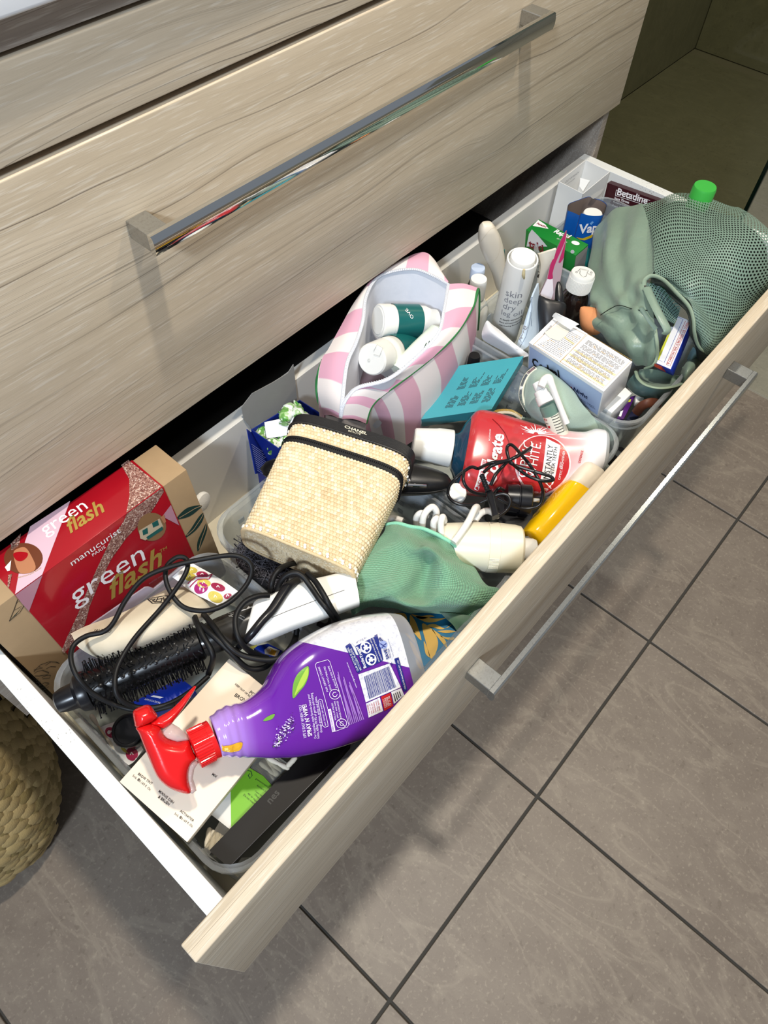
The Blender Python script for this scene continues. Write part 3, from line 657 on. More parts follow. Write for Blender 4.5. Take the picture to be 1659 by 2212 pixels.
wires = [((560, 1028, -.035), (420, 1040, -.03), (270, 1110, -.028), (172, 1250, -.03), (160, 1400, -.032), (200, 1540, -.036), (280, 1655, -.045), (400, 1735, -.058), (540, 1780, -.07)),
         ((575, 1030, -.055), (585, 920, -.04), (620, 800, -.035), (700, 705, -.035), (800, 660, -.05), (900, 640, -.07)),
         ((640, 1010, -.05), (690, 880, -.035), (770, 790, -.028), (880, 760, -.026), (970, 810, -.028), (1060, 930, -.032), (1170, 1090, -.034), (1260, 1200, -.038), (1330, 1310, -.055), (1330, 1400, -.075)),
         ((1010, 770, -.032), (1110, 860, -.030), (1200, 1000, -.030), (1290, 1160, -.036), (1390, 1330, -.06), (1420, 1400, -.08)),
         ((1300, 1230, -.07), (1295, 1340, -.085), (1230, 1395, -.09), (1140, 1360, -.09)), ((890, 1425, -.075), (872, 1560, -.08), (800, 1680, -.09), (700, 1760, -.1))]
wires2 = [((800, 430, -.058), (812, 480, -.046), (850, 560, -.044), (905, 670, -.05), (880, 770, -.075)), ((850, 440, -.056), (900, 500, -.046), (975, 600, -.045), (1060, 665, -.052), (1180, 692, -.058), (1270, 680, -.062), (1335, 610, -.07), (1362, 530, -.085)), ((835, 500, -.046), (905, 560, -.044), (990, 640, -.05), (1090, 735, -.065), (1180, 735, -.072), (1235, 690, -.08))]
sc_ = thing('power_cord', 'thick black cord of the white straightener bunched around its body', 'cord', P(590, 1300, -.06))
for w in wires: obj('cord_loop', tube(path(cQ(*w), -.04), SR, 10, 8), BLACKM, sc_, 60)
for w in wires2: obj('cord_loop', tube(path(cE(*w), -.04), SR, 10, 8), BLACKM, sc_, 60)
obj('strain_relief', tube(path(cQ((900, 860, -.045), (770, 950, -.036), (600, 1200, -.034), (480, 1330, -.034), (340, 1500, -.038), (190, 1660, -.055)), -.03), [.0042, .0050, .0046, .0042, .0040, .0032], 12, 6), BLACKP, sc_, 60)
solo('comb_handle', 'black flat brush handle poking out under the straw case', 'handle', tube(path(cQ((800, 830), (1000, 845), (1250, 900), (1470, 965)), -.062), .0055, 10, 6, flat=.5), BLACKP)

# ---------------------------------------------------------------- left tub floor items
_c = P(*cN((705, 650))[0], -.150); solo('jar_lid', 'round black screw lid lying under the red trigger', 'lid', lathe(_c, _c + unit((-.25, -.1, 1))*.017, [(0, .0145), (0, .0162), (.1, .0166), (.85, .0166), (.97, .0158), (1, .0145), (1, .013), (.93, .0125), (.93, .0001)], 40), BLACKP)
CB = mat('blue_card', '12309a', .35)
def lay_box(name, label, cat, quad, z, th, m, group=None, bev=.0008):
    q = [P(u, v, z[i] if hasattr(z, '__len__') else z) for i, (u, v) in enumerate(quad)]; n = unit(np.cross(q[1]-q[0], q[3]-q[0])); n = n if n[2] > 0 else -n
    t = thing(name, label, cat, np.mean(q, 0) - [0, 0, th], group)
    b = bmesh.new(); vs_ = [b.verts.new(a) for a in q] + [b.verts.new(a - n*th) for a in q]
    for f in ((0, 1, 2, 3), (7, 6, 5, 4), (0, 4, 5, 1), (1, 5, 6, 2), (2, 6, 7, 3), (3, 7, 4, 0)): b.faces.new([vs_[i] for i in f])
    if bev: bmesh.ops.bevel(b, geom=list(b.edges), offset=bev, segments=2, profile=.5, affect='EDGES')
    b.verts.index_update(); g = bm_out(b); obj('carton', g, m, t); return t, (q[0], n), q
ab, abp, _ = lay_box('medicine_box', 'blue box with white lettering beneath the round brush bristles', 'box', cN((640, 300), (900, 420), (1480, 100), (1300, -40)), -.125, .02, CB)
lettering(ab, 'APPLICATION', cN((840, 250))[0], cN((1040, 300))[0], abp, INKW)
dk('print_or_sheen_band', cN((920, 205), (960, 190), (1090, 215), (1040, 232)), abp, INKW, ab)
bl, blp, _ = lay_box('plaster_pack', 'blue pack with a yellow and white label beside the purple bottle shoulder', 'packet', cQ((360, 1640), (620, 1770), (725, 1690), (545, 1600)), -.10, .012, CB)
dk('label_panel', cQ((505, 1680), (560, 1640), (690, 1690), (650, 1765), (510, 1730)), blp, mat('cream_print', 'e6dcc8', .4), bl, .0004); dk('label_panel', cQ((540, 1690), (575, 1660), (650, 1700), (625, 1750), (545, 1725)), blp, mat('amber_print', 'd99f2c', .4), bl, .0006)
lettering(bl, 'VISI', cQ((560, 1738))[0], cQ((590, 1680))[0], blp, INKW, off=.0009)
dk('print_or_sheen_band', cQ((330, 1650), (400, 1610), (420, 1640), (360, 1680)), blp, YEL, bl, .0006)

# ---------------------------------------------------------------- cotton buds box, loose bud
def bud(a, b, name='cotton_bud', label='', group='cotton buds in the clear box'):
    a = np.array(a); b = np.array(b); L = np.linalg.norm(b-a); e = .009/L
    t = thing(name, label, 'cotton bud', (a+b)/2 - [0, 0, .0025], group)
    obj('stick', lathe(a, b, [(.02, .0010), (.98, .0010)], 8), BUDS, t, 50)
    for s0 in (0, 1):
        p, q = (a, b) if s0 == 0 else (b, a)
        obj('cotton_tip', lathe(p, p + (q-p)*e*1.6, [(0, .0009), (.08, .0020), (.35, .0026), (.7, .0021), (1, .0011)], 10), BUDT, t, 60)
    return t
BUDS = mat('paper_stick', 'd9c9a6', .7); BUDT = mat('cotton_tip', 'e6ddca', .95)
BZ = -.124
cbx = thing('cotton_bud_box', 'clear box of cotton buds with a lime green and white label, below the cream box', 'box', P(500, 1720, -.15))
cbq = [P(u, v, BZ) for u, v in cK((150, 1080), (420, 1260), (1010, 350), (700, 130))]
def solidq(q, th, up=0):
    n = unit(np.cross(q[1]-q[0], q[3]-q[0])); n = n if n[2] > 0 else -n
    v = [a + n*up for a in q] + [a - n*th for a in q]; return G(v, [(0, 1, 2, 3), (7, 6, 5, 4), (0, 4, 5, 1), (1, 5, 6, 2), (2, 6, 7, 3), (3, 7, 4, 0)]), n
cg, cn = solidq(cbq, .035); obj('case', cg, clear('bud_case_clear', 'f0eee8', 'e6e3da', .12, .06), cbx, None)
CPL = (cbq[0], cn)
dk('label_card', cK((228, 742), (408, 512), (412, 862), (396, 874)), CPL, mat('grey_white_print', 'dcd9d2', .45), cbx, .0005); lab = dk('label_card', cK((408, 512), (560, 318), (700, 400), (790, 500), (412, 862)), CPL, mat('lime_print', '77b52a', .45), cbx, .0006)
for s, a, b in (('Do not insert', (520, 575), (620, 660)), ('ear or nose', (560, 560), (640, 640)), ('China for', (620, 570), (680, 625)), ('Cotton Health', (625, 540), (705, 600)), ('Auckland 1542', (640, 490), (740, 560)), ('greensomehealth.co.nz', (630, 430), (775, 530))):
    lettering(lab, s, cK(a)[0], cK(b)[0], CPL, INK, off=.0009)
obj('printed_line', strokes([cK((500, 400), (530, 370), (545, 350), (590, 360), (600, 400), (580, 425), (565, 395), (580, 380)), cK((455, 445), (480, 430), (475, 450))], CPL, .0006, off=.0009), INKG, cbx, None)
for i in range(16):
    t = (i+.5)/16; j = NR.randn(4)*4
    a = cK((150+240*t+j[0], 1010-60*t+j[1]*3), ); b = cK((330+250*t+j[2], 700+150*t+j[3]*3), )
    a = quadface(cK((165, 1060), (400, 1215), (470, 1010), (200, 850)), t*.9+.05, .12+.02*j[0]/4); b = quadface(cK((165, 1060), (400, 1215), (470, 1010), (200, 850)), t*.9+.05+.02*j[1]/4, 1.0)
    bud(P(*a, BZ-.006-.004*(i % 3)), P(*b, BZ-.006-.004*((i+1) % 3)), label='tan-sticked cotton bud packed in the clear box under the cream box corner')
for i in range(9):
    t = (i+.5)/9; a = quadface(cK((590, 320), (700, 480), (900, 330), (760, 170)), .06+.03*NR.rand(), t); b = quadface(cK((590, 320), (760, 500), (930, 350), (760, 170)), .85+.1*NR.rand(), t+.04*NR.randn())
    bud(P(*a, BZ-.006-.003*(i % 3)), P(*b, BZ-.006-.003*((i+1) % 3)), label='cotton bud in the clear box between the green label and the purple bottle', group='cotton buds behind the green label')
bud(P(*cK((735, 235))[0], -.10), P(*cK((935, 335))[0], -.105), label='loose cotton bud lying across the clear box below the purple bottle', group='loose cotton buds')['group'] = 'loose cotton buds'
bud(P(*cK((1000, 225))[0], -.10), P(*cK((900, 330))[0], -.105), label='second loose cotton bud pointing at the black box edge', group='loose cotton buds')
bud(P(195, 1543, -.150), P(248, 1621, -.165), label='single cotton bud lying alone beside the black jar lid', group='loose cotton buds')

# ---------------------------------------------------------------- cream cosmetics box
BM = pose((.0361, -.2195, -.0882), (.0499, .1304, -1.4802)); bw_, bd_, bh_ = .0795, .1391, .012
CREAM = mat('cream_card', 'efdfc9', .4, var=.02, vscale=40)
cb = thing('cosmetics_box', 'flat cream card box lettered with brow kit contents beneath the red trigger', 'box', tf(BM, (bw_/2, bd_/2, 0)))
obj('carton', box((0, 0, 0), (bw_, bd_, bh_), .0006).x(BM), CREAM, cb); BT = facep(BM, (0, 0, bh_), (0, 0, 1))
for s, a, b in (('BROW TINT', (297.4, 1673.4), (327, 1696)), ('5mL    0.169 fl. Oz.', (285.6, 1676.8), (324.4, 1708.8)), ('MIXING DISH', (341.8, 1711), (373.5, 1737)), ('& BRUSH', (340.5, 1723), (364, 1741)), ('ACTIVATOR', (388, 1753), (417, 1776)), ('5mL    0.169 fl. Oz.', (376, 1759), (415.7, 1788)), ('MIX', (457, 1674.5), (467, 1681)), ('KEEP OUT OF REACH', (507, 1479), (548, 1514)), ('POISON', (538, 1497), (565, 1519)), ('BROW', (506, 1503.6), (533, 1521))):
    lettering(cb, s, a, b, BT, INK, bold=.012 if s.isupper() else 0)
for a, b in (((295.8, 1685.2), (299.6, 1688.4)), ((386.5, 1766.7), (390.4, 1769.5))): lettering(cb, 'e', a, b, BT, INK, bold=.015)
# ================================================================ middle of the drawer
cW = K(640, 1380, 5.925)
# ---------------------------------------------------------------- straw case
A0, A1, A2, A3 = P(521, 1130, -.021), P(768, 1237, -.028), P(527, 1185, -.071), P(763, 1277, -.078)
B0, B1, B3 = P(637, 888, -.012), P(898, 966, -.019), P(880, 1050, -.066); B2 = B0 + (B3-B1)*.97
def strawring(t, n, p=4.6, grow=0.0):
    c = [(1-t)*a + t*b for a, b in ((A0, B0), (A1, B1), (A2, B2), (A3, B3))]
    ce = sum(c)/4; ax = ((c[1]+c[3])-(c[0]+c[2]))/4; bx = ((c[0]+c[1])-(c[2]+c[3]))/4; 
    la, lb = np.linalg.norm(ax), np.linalg.norm(bx); r = np.array(superring(ce, ax/la, bx/lb, la+grow, lb+grow, 720, p)); r = np.vstack([r, r[:1]]); L_ = np.r_[0, np.cumsum(np.linalg.norm(np.diff(r, axis=0), axis=1))]; s_ = np.linspace(0, L_[-1], n, endpoint=False)
    return np.stack([np.interp(s_, L_, r[:, k]) for k in range(3)], 1)
STRAW = NT('woven_straw', .55, .35); _u = STRAW.pos(uv=True); _q = STRAW.n('SeparateXYZ'); STRAW.l(_u, _q.inputs[0])
_r = STRAW.math('FLOOR', _q.outputs[1]); _uu = STRAW.math('ADD', _q.outputs[0], STRAW.math('MULTIPLY', STRAW.math('MODULO', _r, 2.0), .5)); _cb = STRAW.n('CombineXYZ'); STRAW.l(STRAW.math('FLOOR', _uu), _cb.inputs[0]); STRAW.l(_r, _cb.inputs[1])
_w = STRAW.n('TexWhiteNoise'); STRAW.l(_cb.outputs[0], _w.inputs['Vector']); _fx = STRAW.math('ABSOLUTE', STRAW.math('SUBTRACT', STRAW.math('FRACT', _uu), .5)); _fy = STRAW.math('ABSOLUTE', STRAW.math('SUBTRACT', STRAW.math('FRACT', _q.outputs[1]), .5))
_gap = STRAW.ramp(STRAW.math('ADD', STRAW.math('POWER', STRAW.math('MULTIPLY', _fx, 2.0), 6.0), STRAW.math('POWER', STRAW.math('MULTIPLY', _fy, 2.0), 8.0)), [(.45, bw(0)), (1.0, bw(1))])
_bs = STRAW.ramp(_w.outputs['Value'], [(0, 'cdb48c'), (.3, 'd9c29a'), (.7, 'e2cfab'), (1, 'ece0c8')]); _bs = STRAW.mix(STRAW.math('MULTIPLY', STRAW.noise(STRAW.pos(), 30, 3), .5), _bs, 'e2d0ae')
STRAW.col(STRAW.mix(STRAW.math('MULTIPLY', _gap, .55), _bs, '9c7a4a')); STRAW = STRAW.m
N0, M0 = 360, 175; ST = 90; RW = 35
def straw_body():
    rs = []
    for i in range(M0+1):
        t = i/M0; R = strawring(t, N0); nx = strawring(t, N0, grow=.001) - R; nx /= np.linalg.norm(nx, axis=1)[:, None]
        row = t*RW; k = int(row) % 2
        ph = (np.arange(N0)/N0*ST + .5*k) % 1.0; h = np.sin(math.pi*(row % 1))**.6*np.sin(math.pi*ph)**.5
        rs.append(R + nx*(h*.0016 - .0010)[:, None])
    return rs
sc = thing('straw_case', 'woven straw vanity case with black zip band lying on its side', 'vanity case', (A0+A1+B0+B1)/4 - [0, 0, .055])
rs = straw_body(); cap = []; CAPROW = []
ce = rs[0].mean(0); back = unit(ce - rs[-1].mean(0))
for i in range(1, 34):
    s = 1 - i/34; row = i/1.5; ph = (np.arange(N0)/N0*ST*1.0 + .25*i) % 1.0
    CAPROW.append(row); cap.append(ce + (strawring(0, N0)-ce)*s + back*((np.sin(math.pi*ph)**.5*np.sin(math.pi*(row % 1))**.6)*.0008)[:, None])
_g = rings(cap[::-1] + rs); _g.uv = np.array([(j/N0*ST, -r_*1.0) for r_ in CAPROW[::-1] for j in range(N0)] + [(j/N0*ST, 100+i/M0*RW) for i in range(M0+1) for j in range(N0)]); obj('woven_body', _g, STRAW, sc, 60)
WST = mat('white_stitch', 'f4f1ea', .6); stg = G()
for t, step, off in ((.018, 3, 0), (.032, 3, 1), (.905, 4, 0)):
    R = strawring(t, N0, grow=.0006)
    for j in range(0, N0, step*3):
        if NR.rand() < .8: a = R[(j+off) % N0]; b = R[(j+off+2) % N0]; stg = stg + tube([a, (a+b)/2 + (a-strawring(t, N0)[(j+off) % N0])*.6, b], .0014, 5, 2)
obj('stitching', stg, WST, sc, 60, 'stuff')
hem = rings([strawring(t, 120, grow=g) for t, g in ((-.006, -.003), (-.010, .0002), (-.004, .0014), (.006, .0014), (.010, .0004))], cap=False); obj('bottom_hem', hem, mat('straw_hem', 'd9c096', .6, var=.15, vscale=300, bump=.4, bscale=900), sc, 60, label='stitched straw hem')
LEA = mat('black_leather', '1b1b1e', .42, bump=.1, bscale=700); ZIP = mat('black_zip_tape', '111113', .6, bump=.2, bscale=1500)
band = lambda a, b, g: rings([strawring(t, 160, grow=w) for t, w in ((a, 0), (a+.002, g), (b-.002, g), (b, 0))], cap=False)
obj('zip_tape', band(.755, .808, .0010), ZIP, sc, 40); tz = G()
for j in range(0, 320):
    a = strawring(.776, 320, grow=.0016)[j]; b = strawring(.788, 320, grow=.0016)[j]
    if j % 2 == 0: tz = tz + tube([a, b], .0006, 4, 1)
obj('zip_teeth', tz, BLACKP, sc, None, 'stuff')
obj('leather_band', rings([strawring(t, 160, grow=w) for t, w in ((.925, .0003), (.927, .0018), (1.006, .0018), (1.012, .0005), (1.014, -.004))]), LEA, sc, 40)
b2 = np.array(strawring(.925, 160, grow=.0022)); obj('edge_piping', tube(b2, .0010, 6, 1, True), LEA, sc, 60)
LB_ = rings([strawring(t, 160, grow=.0018) for t in (.925, .96, 1.006)], cap=False).bvh(); SCP = (B0*.5 + B1*.5 + [0, 0, .002], unit(np.cross(A1-A0, B0-A0)))
INKC = mat('cream_gold_ink', 'e8e0c8', .4)
lettering(sc, 'CHANEL', cG((728, 203))[0], cG((862, 247))[0], SCP, INKC, bold=.02, hs=.72, bvh=LB_); lettering(sc, 'BEAUTÉ', cG((752, 226))[0], cG((826, 248))[0], SCP, INKC, hs=.7, bvh=LB_)
sp_ = P(*cG((1106, 522))[0], -.045); obj('stud', lathe(sp_, sp_ + unit((.4, -.5, .55))*.003, [(0, .0032), (.6, .0032), (1, .0015)], 16), CHROME, sc)
# ---------------------------------------------------------------- black glasses case, hair brush, lozenge box
ga, gb2 = P(562, 1012, -.085), P(978, 1043, -.085); gx = unit(gb2-ga); gy = unit(np.cross((0, 0, 1.0), gx)); gL = np.linalg.norm(gb2-ga)
gr_ = []
for t in np.linspace(0, 1, 36):
    s = max(0.0, 1 - abs(2*t-1)**3.2)**.5; gr_.append(superring(ga + gx*gL*t, gy, np.array([0, 0, 1.0]), .0005+.0200*s, .0005+.0165*s, 32, 2.4))
gc = thing('glasses_case', 'black oval hard case with silver bar, under the straw case', 'glasses case', (ga+gb2)/2 - [0, 0, .02])
obj('shell', rings(gr_), mat('black_leatherette', '121214', .38, bump=.05, bscale=900), gc, 60)
obj('seam', tube([ga + gx*gL*t - gy*(.0005+.0202*max(0, 1-abs(2*t-1)**3.2)**.5) for t in np.linspace(.02, .98, 30)], .0006, 5, 1), BLACKM, gc, 60)
q0, q1 = P(*cC((88, 568))[0], -.066), P(*cC((214, 574))[0], -.068); obj('silver_bar', tube([q0, q1], .0019, 8, 1), CHROME, gc, 40, label='silver bar clasp')
hb0, hb1 = P(535, 1168, -.105), P(670, 1262, -.105); hbr = thing('paddle_brush', 'black hair brush matted with grey hair under the straw case', 'hair brush', (hb0+hb1)/2 - [0, 0, .02])
hX = unit(hb1-hb0); hY = unit(np.cross((0, 0, 1.0), hX)); hL = np.linalg.norm(hb1-hb0); pr = []
for t in np.linspace(0, 1, 22):
    s = max(0, 1-abs(2*t-1)**3)**.5; pr.append(superring(hb0 + hX*(hL*1.1*t-.006), hY, np.array([0, 0, 1.0]), .0008+.033*s, .0008+.009*s, 28, 2.3))
obj('paddle', rings(pr), BLACKP, hbr, 60); bb = G(); hair = G()
for i in range(14):
    for j in range(7):
        p = hb0 + hX*hL*(i+.5)/14 + hY*(.026*(j-3)/3) + [0, 0, .006]
        if abs((i+.5)/7-1)**2.5 + abs((j-3)/3.3)**2.5 > 1: continue
        tip = p + unit(np.array([0, 0, 1.0]) + .35*NR.randn(3) - hY*.5)*.013; bb = bb + tube([p, tip], .0006, 4, 1) + lathe(tip, tip+unit(tip-p)*.0018, [(0, .0006), (.5, .0011), (1, .0005)], 6)
for i in range(900):
    p = hb0 + hX*hL*NR.rand()*.95 + hY*NR.uniform(-.027, .027) + [0, 0, .008+.008*NR.rand()]; d = unit(hX*NR.randn() + hY*NR.randn()*.6 + np.array([0, 0, .12*NR.randn()])); e = unit(np.cross(d, (0, 0, 1.0)))
    hair = hair + tube([p - d*.008 + e*.003*NR.randn(), p + [0, 0, .001*NR.randn()] + e*.002*NR.randn(), p + d*.008 + e*.004*NR.randn()], .00022, 3, 3, cap=False)
obj('bristles', bb, BLACKP, hbr, 50, 'stuff'); obj('hair', hair, mat('grey_hair_tangle', '55535a', .8), hbr, None, 'stuff')
LM = pose((.3853, -.004, -.2005), (-.1067, -.1083, -1.5939)); lw_, ld_, lh_ = .0503, .0811, .1029
lz = thing('lozenge_box', 'blue card box with grey flap raised, full of green wrapped lozenges', 'box', tf(LM, (lw_/2, ld_/2, 0))); BLUE = mat('royal_blue_card', '16297f', .38); GREYC = mat('grey_card_back', '8f8e8c', .8, var=.05, vscale=80)
wt = .0012
obj('carton', box((0, 0, 0), (wt, ld_, lh_)).x(LM) + box((lw_-wt, 0, 0), (lw_, ld_, lh_)).x(LM) + box((wt, 0, 0), (lw_-wt, wt, lh_)).x(LM) + box((wt, ld_-wt, 0), (lw_-wt, ld_, lh_)).x(LM) + box((wt, wt, 0), (lw_-wt, ld_-wt, wt)).x(LM), BLUE, lz, None)
fp = (P(590, 900, -.108), unit(np.cross(P(641, 864, -.112)-P(547, 929, -.108), np.array((.05, .03, 1.0)))))
obj('flap', plate([(527, 906), (522, 880), (545, 850), (590, 826), (622, 806), (634, 787), (637, 812), (642, 864), (547, 929)], fp, .0008), GREYC, lz, None, label='torn grey card flap')
obj('front_lip', plate(cG((148, 212), (205, 250), (255, 330), (320, 345), (335, 360), (300, 460), (200, 480)), (P(*cG((180, 260))[0], -.104), unit((.75, -.55, .35))), .0008), BLUE, lz, None)
obj('small_print', strokes([[tuple(quadface(cG((165, 300), (290, 385), (280, 520), (205, 470)), .05, k/12)), tuple(quadface(cG((165, 300), (290, 385), (280, 520), (205, 470)), .6+.3*NR.rand(), k/12))] for k in range(12)], (P(*cG((180, 260))[0], -.104) + np.array((.0008, -.0006, .0004)), unit((.75, -.55, .35))), .0006, off=.0008), mat('pale_blue_ink', 'a9b4dd', .5), lz, None)
WRAP = mat('green_print_wrapper', 'b9cfa2', .35, var=.0); WR2 = NT('lozenge_wrapper', .3); _v = WR2.n('TexVoronoi', Scale=210.0); WR2.l(WR2.pos(), _v.inputs['Vector']); _c = WR2.n('SeparateColor'); WR2.l(_v.outputs['Color'], _c.inputs[0]); WR2.col(WR2.ramp(_c.outputs[0], [(.0, '4f8f3c'), (.35, '8fbf6a'), (.55, 'e4ecdd'), (1, 'f2f5ee')])); WR2 = WR2.m
cp = [(215, 215), (250, 260), (300, 305), (345, 310), (390, 285), (430, 240), (470, 190), (400, 95), (450, 110), (490, 150), (380, 130), (230, 240)]
for i, c in enumerate(cp):
    p = P(*cG(c)[0], (-.110 if c[1] > 160 else -.088) - .002*(i % 2)); d = unit(NR.randn(3)*[1, 1, .3]); e = unit(np.cross(d, (0, 0, 1.0)))
    t = thing('lozenge', 'green and white wrapped lozenge in the open blue box', 'lozenge', p - [0, 0, .006], 'wrapped lozenges in the blue box')
    obj('wrapper', rings([superring(p + d*.010*s, e, unit(np.cross(d, e)), .0005+.0078*w, .0005+.006*w, 12, 2.2) for s, w in ((-1.25, .75), (-.9, .25), (-.7, .8), (-.3, 1), (.3, 1), (.7, .8), (.9, .25), (1.25, .75))]), WR2, t, 50)
lq = [P(*q, z) for q, z in zip(cG((252, 172), (460, 128), (474, 235), (265, 270)), (-.088, -.09, -.104, -.103))]
lf, _ = solidq(lq, .0016); tag(obj('leaflet', lf, PAPER, None, None), 'folded white leaflet stuck into the open blue lozenge box', 'leaflet')
# ---------------------------------------------------------------- blue and yellow patterned pouch, green cloth
pq = [P(800, 1330, -.108), P(1030, 1300, -.108)]; pq += [np.array([pq[1][0], -.362, -.108]), np.array([.262, -.362, -.108])]
pt = thing('patterned_box', 'flat box patterned with yellow leaves on blue, under the green cloth', 'box', np.mean(pq, 0) - [0, 0, .03]); ptg, ptn = solidq(pq, .03); DBLUE = mat('deep_teal_blue', '1f6b92', .32); LEAF = mat('ochre_leaf', 'c9a24f', .32)
obj('carton', ptg, DBLUE, pt, None); ptp = (pq[0], ptn)
for l in (((880, 130), (960, 125), (1015, 140), (1035, 200), (1000, 180)), ((985, 190), (1040, 215), (1085, 300), (1130, 350), (1050, 300)), ((1030, 270), (1075, 290), (1110, 340), (1060, 330)), ((1010, 345), (1085, 395), (1130, 470), (1055, 410)), ((1065, 150), (1100, 180), (1140, 250), (1195, 430), (1120, 360), (1070, 260)), ((1080, 140), (1130, 175), (1200, 195), (1290, 175), (1340, 165), (1280, 150), (1180, 160)),
          ((1130, 160), (1230, 225), (1330, 230), (1430, 200), (1470, 180), (1350, 190)), ((1200, 250), (1290, 290), (1340, 340), (1380, 450), (1360, 560), (1300, 640), (1250, 480)), ((1250, 270), (1330, 290), (1430, 310), (1540, 250), (1460, 300), (1340, 250)), ((1310, 310), (1390, 360), (1460, 430), (1480, 520), (1420, 450)), ((1370, 330), (1470, 350), (1580, 335), (1500, 320)), ((1055, 440), (1110, 480), (1150, 560), (1205, 690), (1120, 600)), ((1220, 440), (1260, 520), (1290, 620), (1240, 580)), ((1400, 380), (1480, 400), (1560, 400), (1540, 430), (1470, 420)), ((1130, 640), (1170, 680), (1200, 760), (1150, 720))):
    dk('printed_leaf', [tuple(q) for q in crom(cR(*l), 4, True)], ptp, LEAF, pt, .0004)
TER = NT('green_microfibre', .95, .15); _a = TER.pos(uv=True); _s = TER.n('SeparateXYZ'); TER.l(_a, _s.inputs[0])
_h = TER.math('ABSOLUTE', TER.math('SINE', TER.math('MULTIPLY', TER.math('ADD', _s.outputs[0], TER.math('MULTIPLY', TER.noise(TER.pos(), 40, 2), .02)), 230.0))); _k = TER.math('ABSOLUTE', TER.math('SINE', TER.math('MULTIPLY', _s.outputs[1], 330.0)))
_hh = TER.math('MULTIPLY', TER.math('ADD', TER.math('MULTIPLY', _h, .7), .3), TER.math('ADD', TER.math('MULTIPLY', _k, .6), .4))
TER.col(TER.mix(_hh, '4f7f62', '93c9a5')); TER.bump(_hh, .9, .0012); TER.b.inputs['Sheen Weight'].default_value = .25; TER = TER.m
g1 = [[(385, 55, -.070), (520, 52, -.062), (690, 82, -.056), (840, 140, -.058), (990, 240, -.066), (1115, 392, -.085)],
      [(370, 120, -.066), (500, 120, -.052), (650, 160, -.058), (800, 210, -.062), (930, 310, -.060), (1160, 430, -.085)],
      [(290, 220, -.062), (470, 200, -.052), (640, 262, -.040), (760, 262, -.036), (935, 355, -.048), (1210, 490, -.080)],
      [(200, 350, -.060), (400, 330, -.052), (600, 380, -.048), (770, 400, -.064), (930, 430, -.040), (1300, 585, -.085)],
      [(110, 520, -.060), (330, 520, -.050), (560, 560, -.046), (720, 600, -.070), (960, 600, -.046), (1400, 640, -.095)],
      [(22, 640, -.075), (260, 660, -.058), (470, 680, -.044), (690, 720, -.064), (900, 720, -.050), (1310, 770, -.10)],
      [(50, 750, -.080), (250, 740, -.060), (450, 740, -.052), (640, 790, -.050), (880, 800, -.068), (1230, 830, -.10)],
      [(88, 872, -.095), (250, 800, -.080), (420, 790, -.080), (560, 842, -.090), (720, 856, -.092), (1175, 880, -.105)]]
gs_ = bicubic([path(cU(*r), -.06) for r in g1], 9, 10); gsr = gs_.shape
gs_ = gs_ + gnormals(gs_)*(.0016*np.sin(np.linspace(0, 9, gsr[0])[:, None]*1.7 + np.linspace(0, 14, gsr[1])[None, :])*np.sin(np.linspace(0, 5, gsr[1])[None, :]))[..., None]
tw = thing('microfibre_cloth', 'crumpled green microfibre cloth stuffed beside the straw case', 'cloth', gs_.reshape(-1, 3).mean(0) - [0, 0, .03])
obj('cloth', sheet(gs_, .003), TER, tw, 60); obj('hem', tube(gs_[0], .0022, 8, 1), mat('mint_hem', '8fd0b2', .9, bump=.4, bscale=900), tw, 60, label='lighter mint overlocked hem')
g2 = [[(870, 840, -.088), (1000, 850, -.092), (1200, 880, -.1)], [(930, 900, -.096), (1040, 905, -.095), (1170, 905, -.1)], [(985, 950, -.1), (1060, 955, -.1), (1130, 945, -.1)], [(1032, 1015, -.106), (1080, 990, -.106), (1110, 965, -.106)]]
obj('corner', sheet(bicubic([path(cU(*r), -.09) for r in g2], 6, 8), .004), TER, tw, 60)
# ---------------------------------------------------------------- cream appliance with white flex, yellow bottle
ha, hb_ = P(*cC((290, 950))[0], -.085), P(*cC((838, 985))[0], -.085); IVORY = mat('ivory_plastic', 'e6dfc8', .32)
ap = thing('travel_dryer', 'ivory plastic handheld appliance with a ring seam wound with white flex', 'appliance', (ha+hb_)/2 - [0, 0, .03])
obj('housing', lathe(ha, hb_, [(-.06, .015), (-.02, .021), (.1, .0235), (.4, .0262), (.57, .0272), (.572, .0266), (.58, .0266), (.582, .0275), (.70, .0275), (.702, .0268), (.708, .0268), (.71, .0272), (.90, .0262), (.965, .0250), (.99, .0225), (1, .019), (1, .0001)], 44), IVORY, ap, 30)
obj('nozzle', lathe(hb_, hb_ + (hb_-ha)*.16, [(0, .0125), (.75, .0125), (1, .011)], 28), mat('pale_white_plastic', 'dcdad4', .35), ap, 30)
rb = G(); ax_ = unit(hb_-ha); ux = unit(np.cross((0, 0, 1.0), ax_)); uz = np.cross(ax_, ux)
for k in range(9):
    an = math.radians(-128 + k*3.2); c = ha + (hb_-ha)*.641 + (ux*-math.cos(an+math.radians(90))*-1 + 0*uz)*0
    d = -ux*math.sin(math.radians(58+k*3.4)) + uz*math.cos(math.radians(58+k*3.4)); rb = rb + tube([ha+(hb_-ha)*.585 + d*.0277, ha+(hb_-ha)*.697 + d*.0277], .0004, 5, 1)
obj('grip_ribs', rb, IVORY, ap, 40)
FLEX = mat('white_flex', 'e9e6e0', .32); fx = thing('white_flex', 'white flex coiled round the ivory appliance beside the green cloth', 'cord', (ha+hb_)/2)
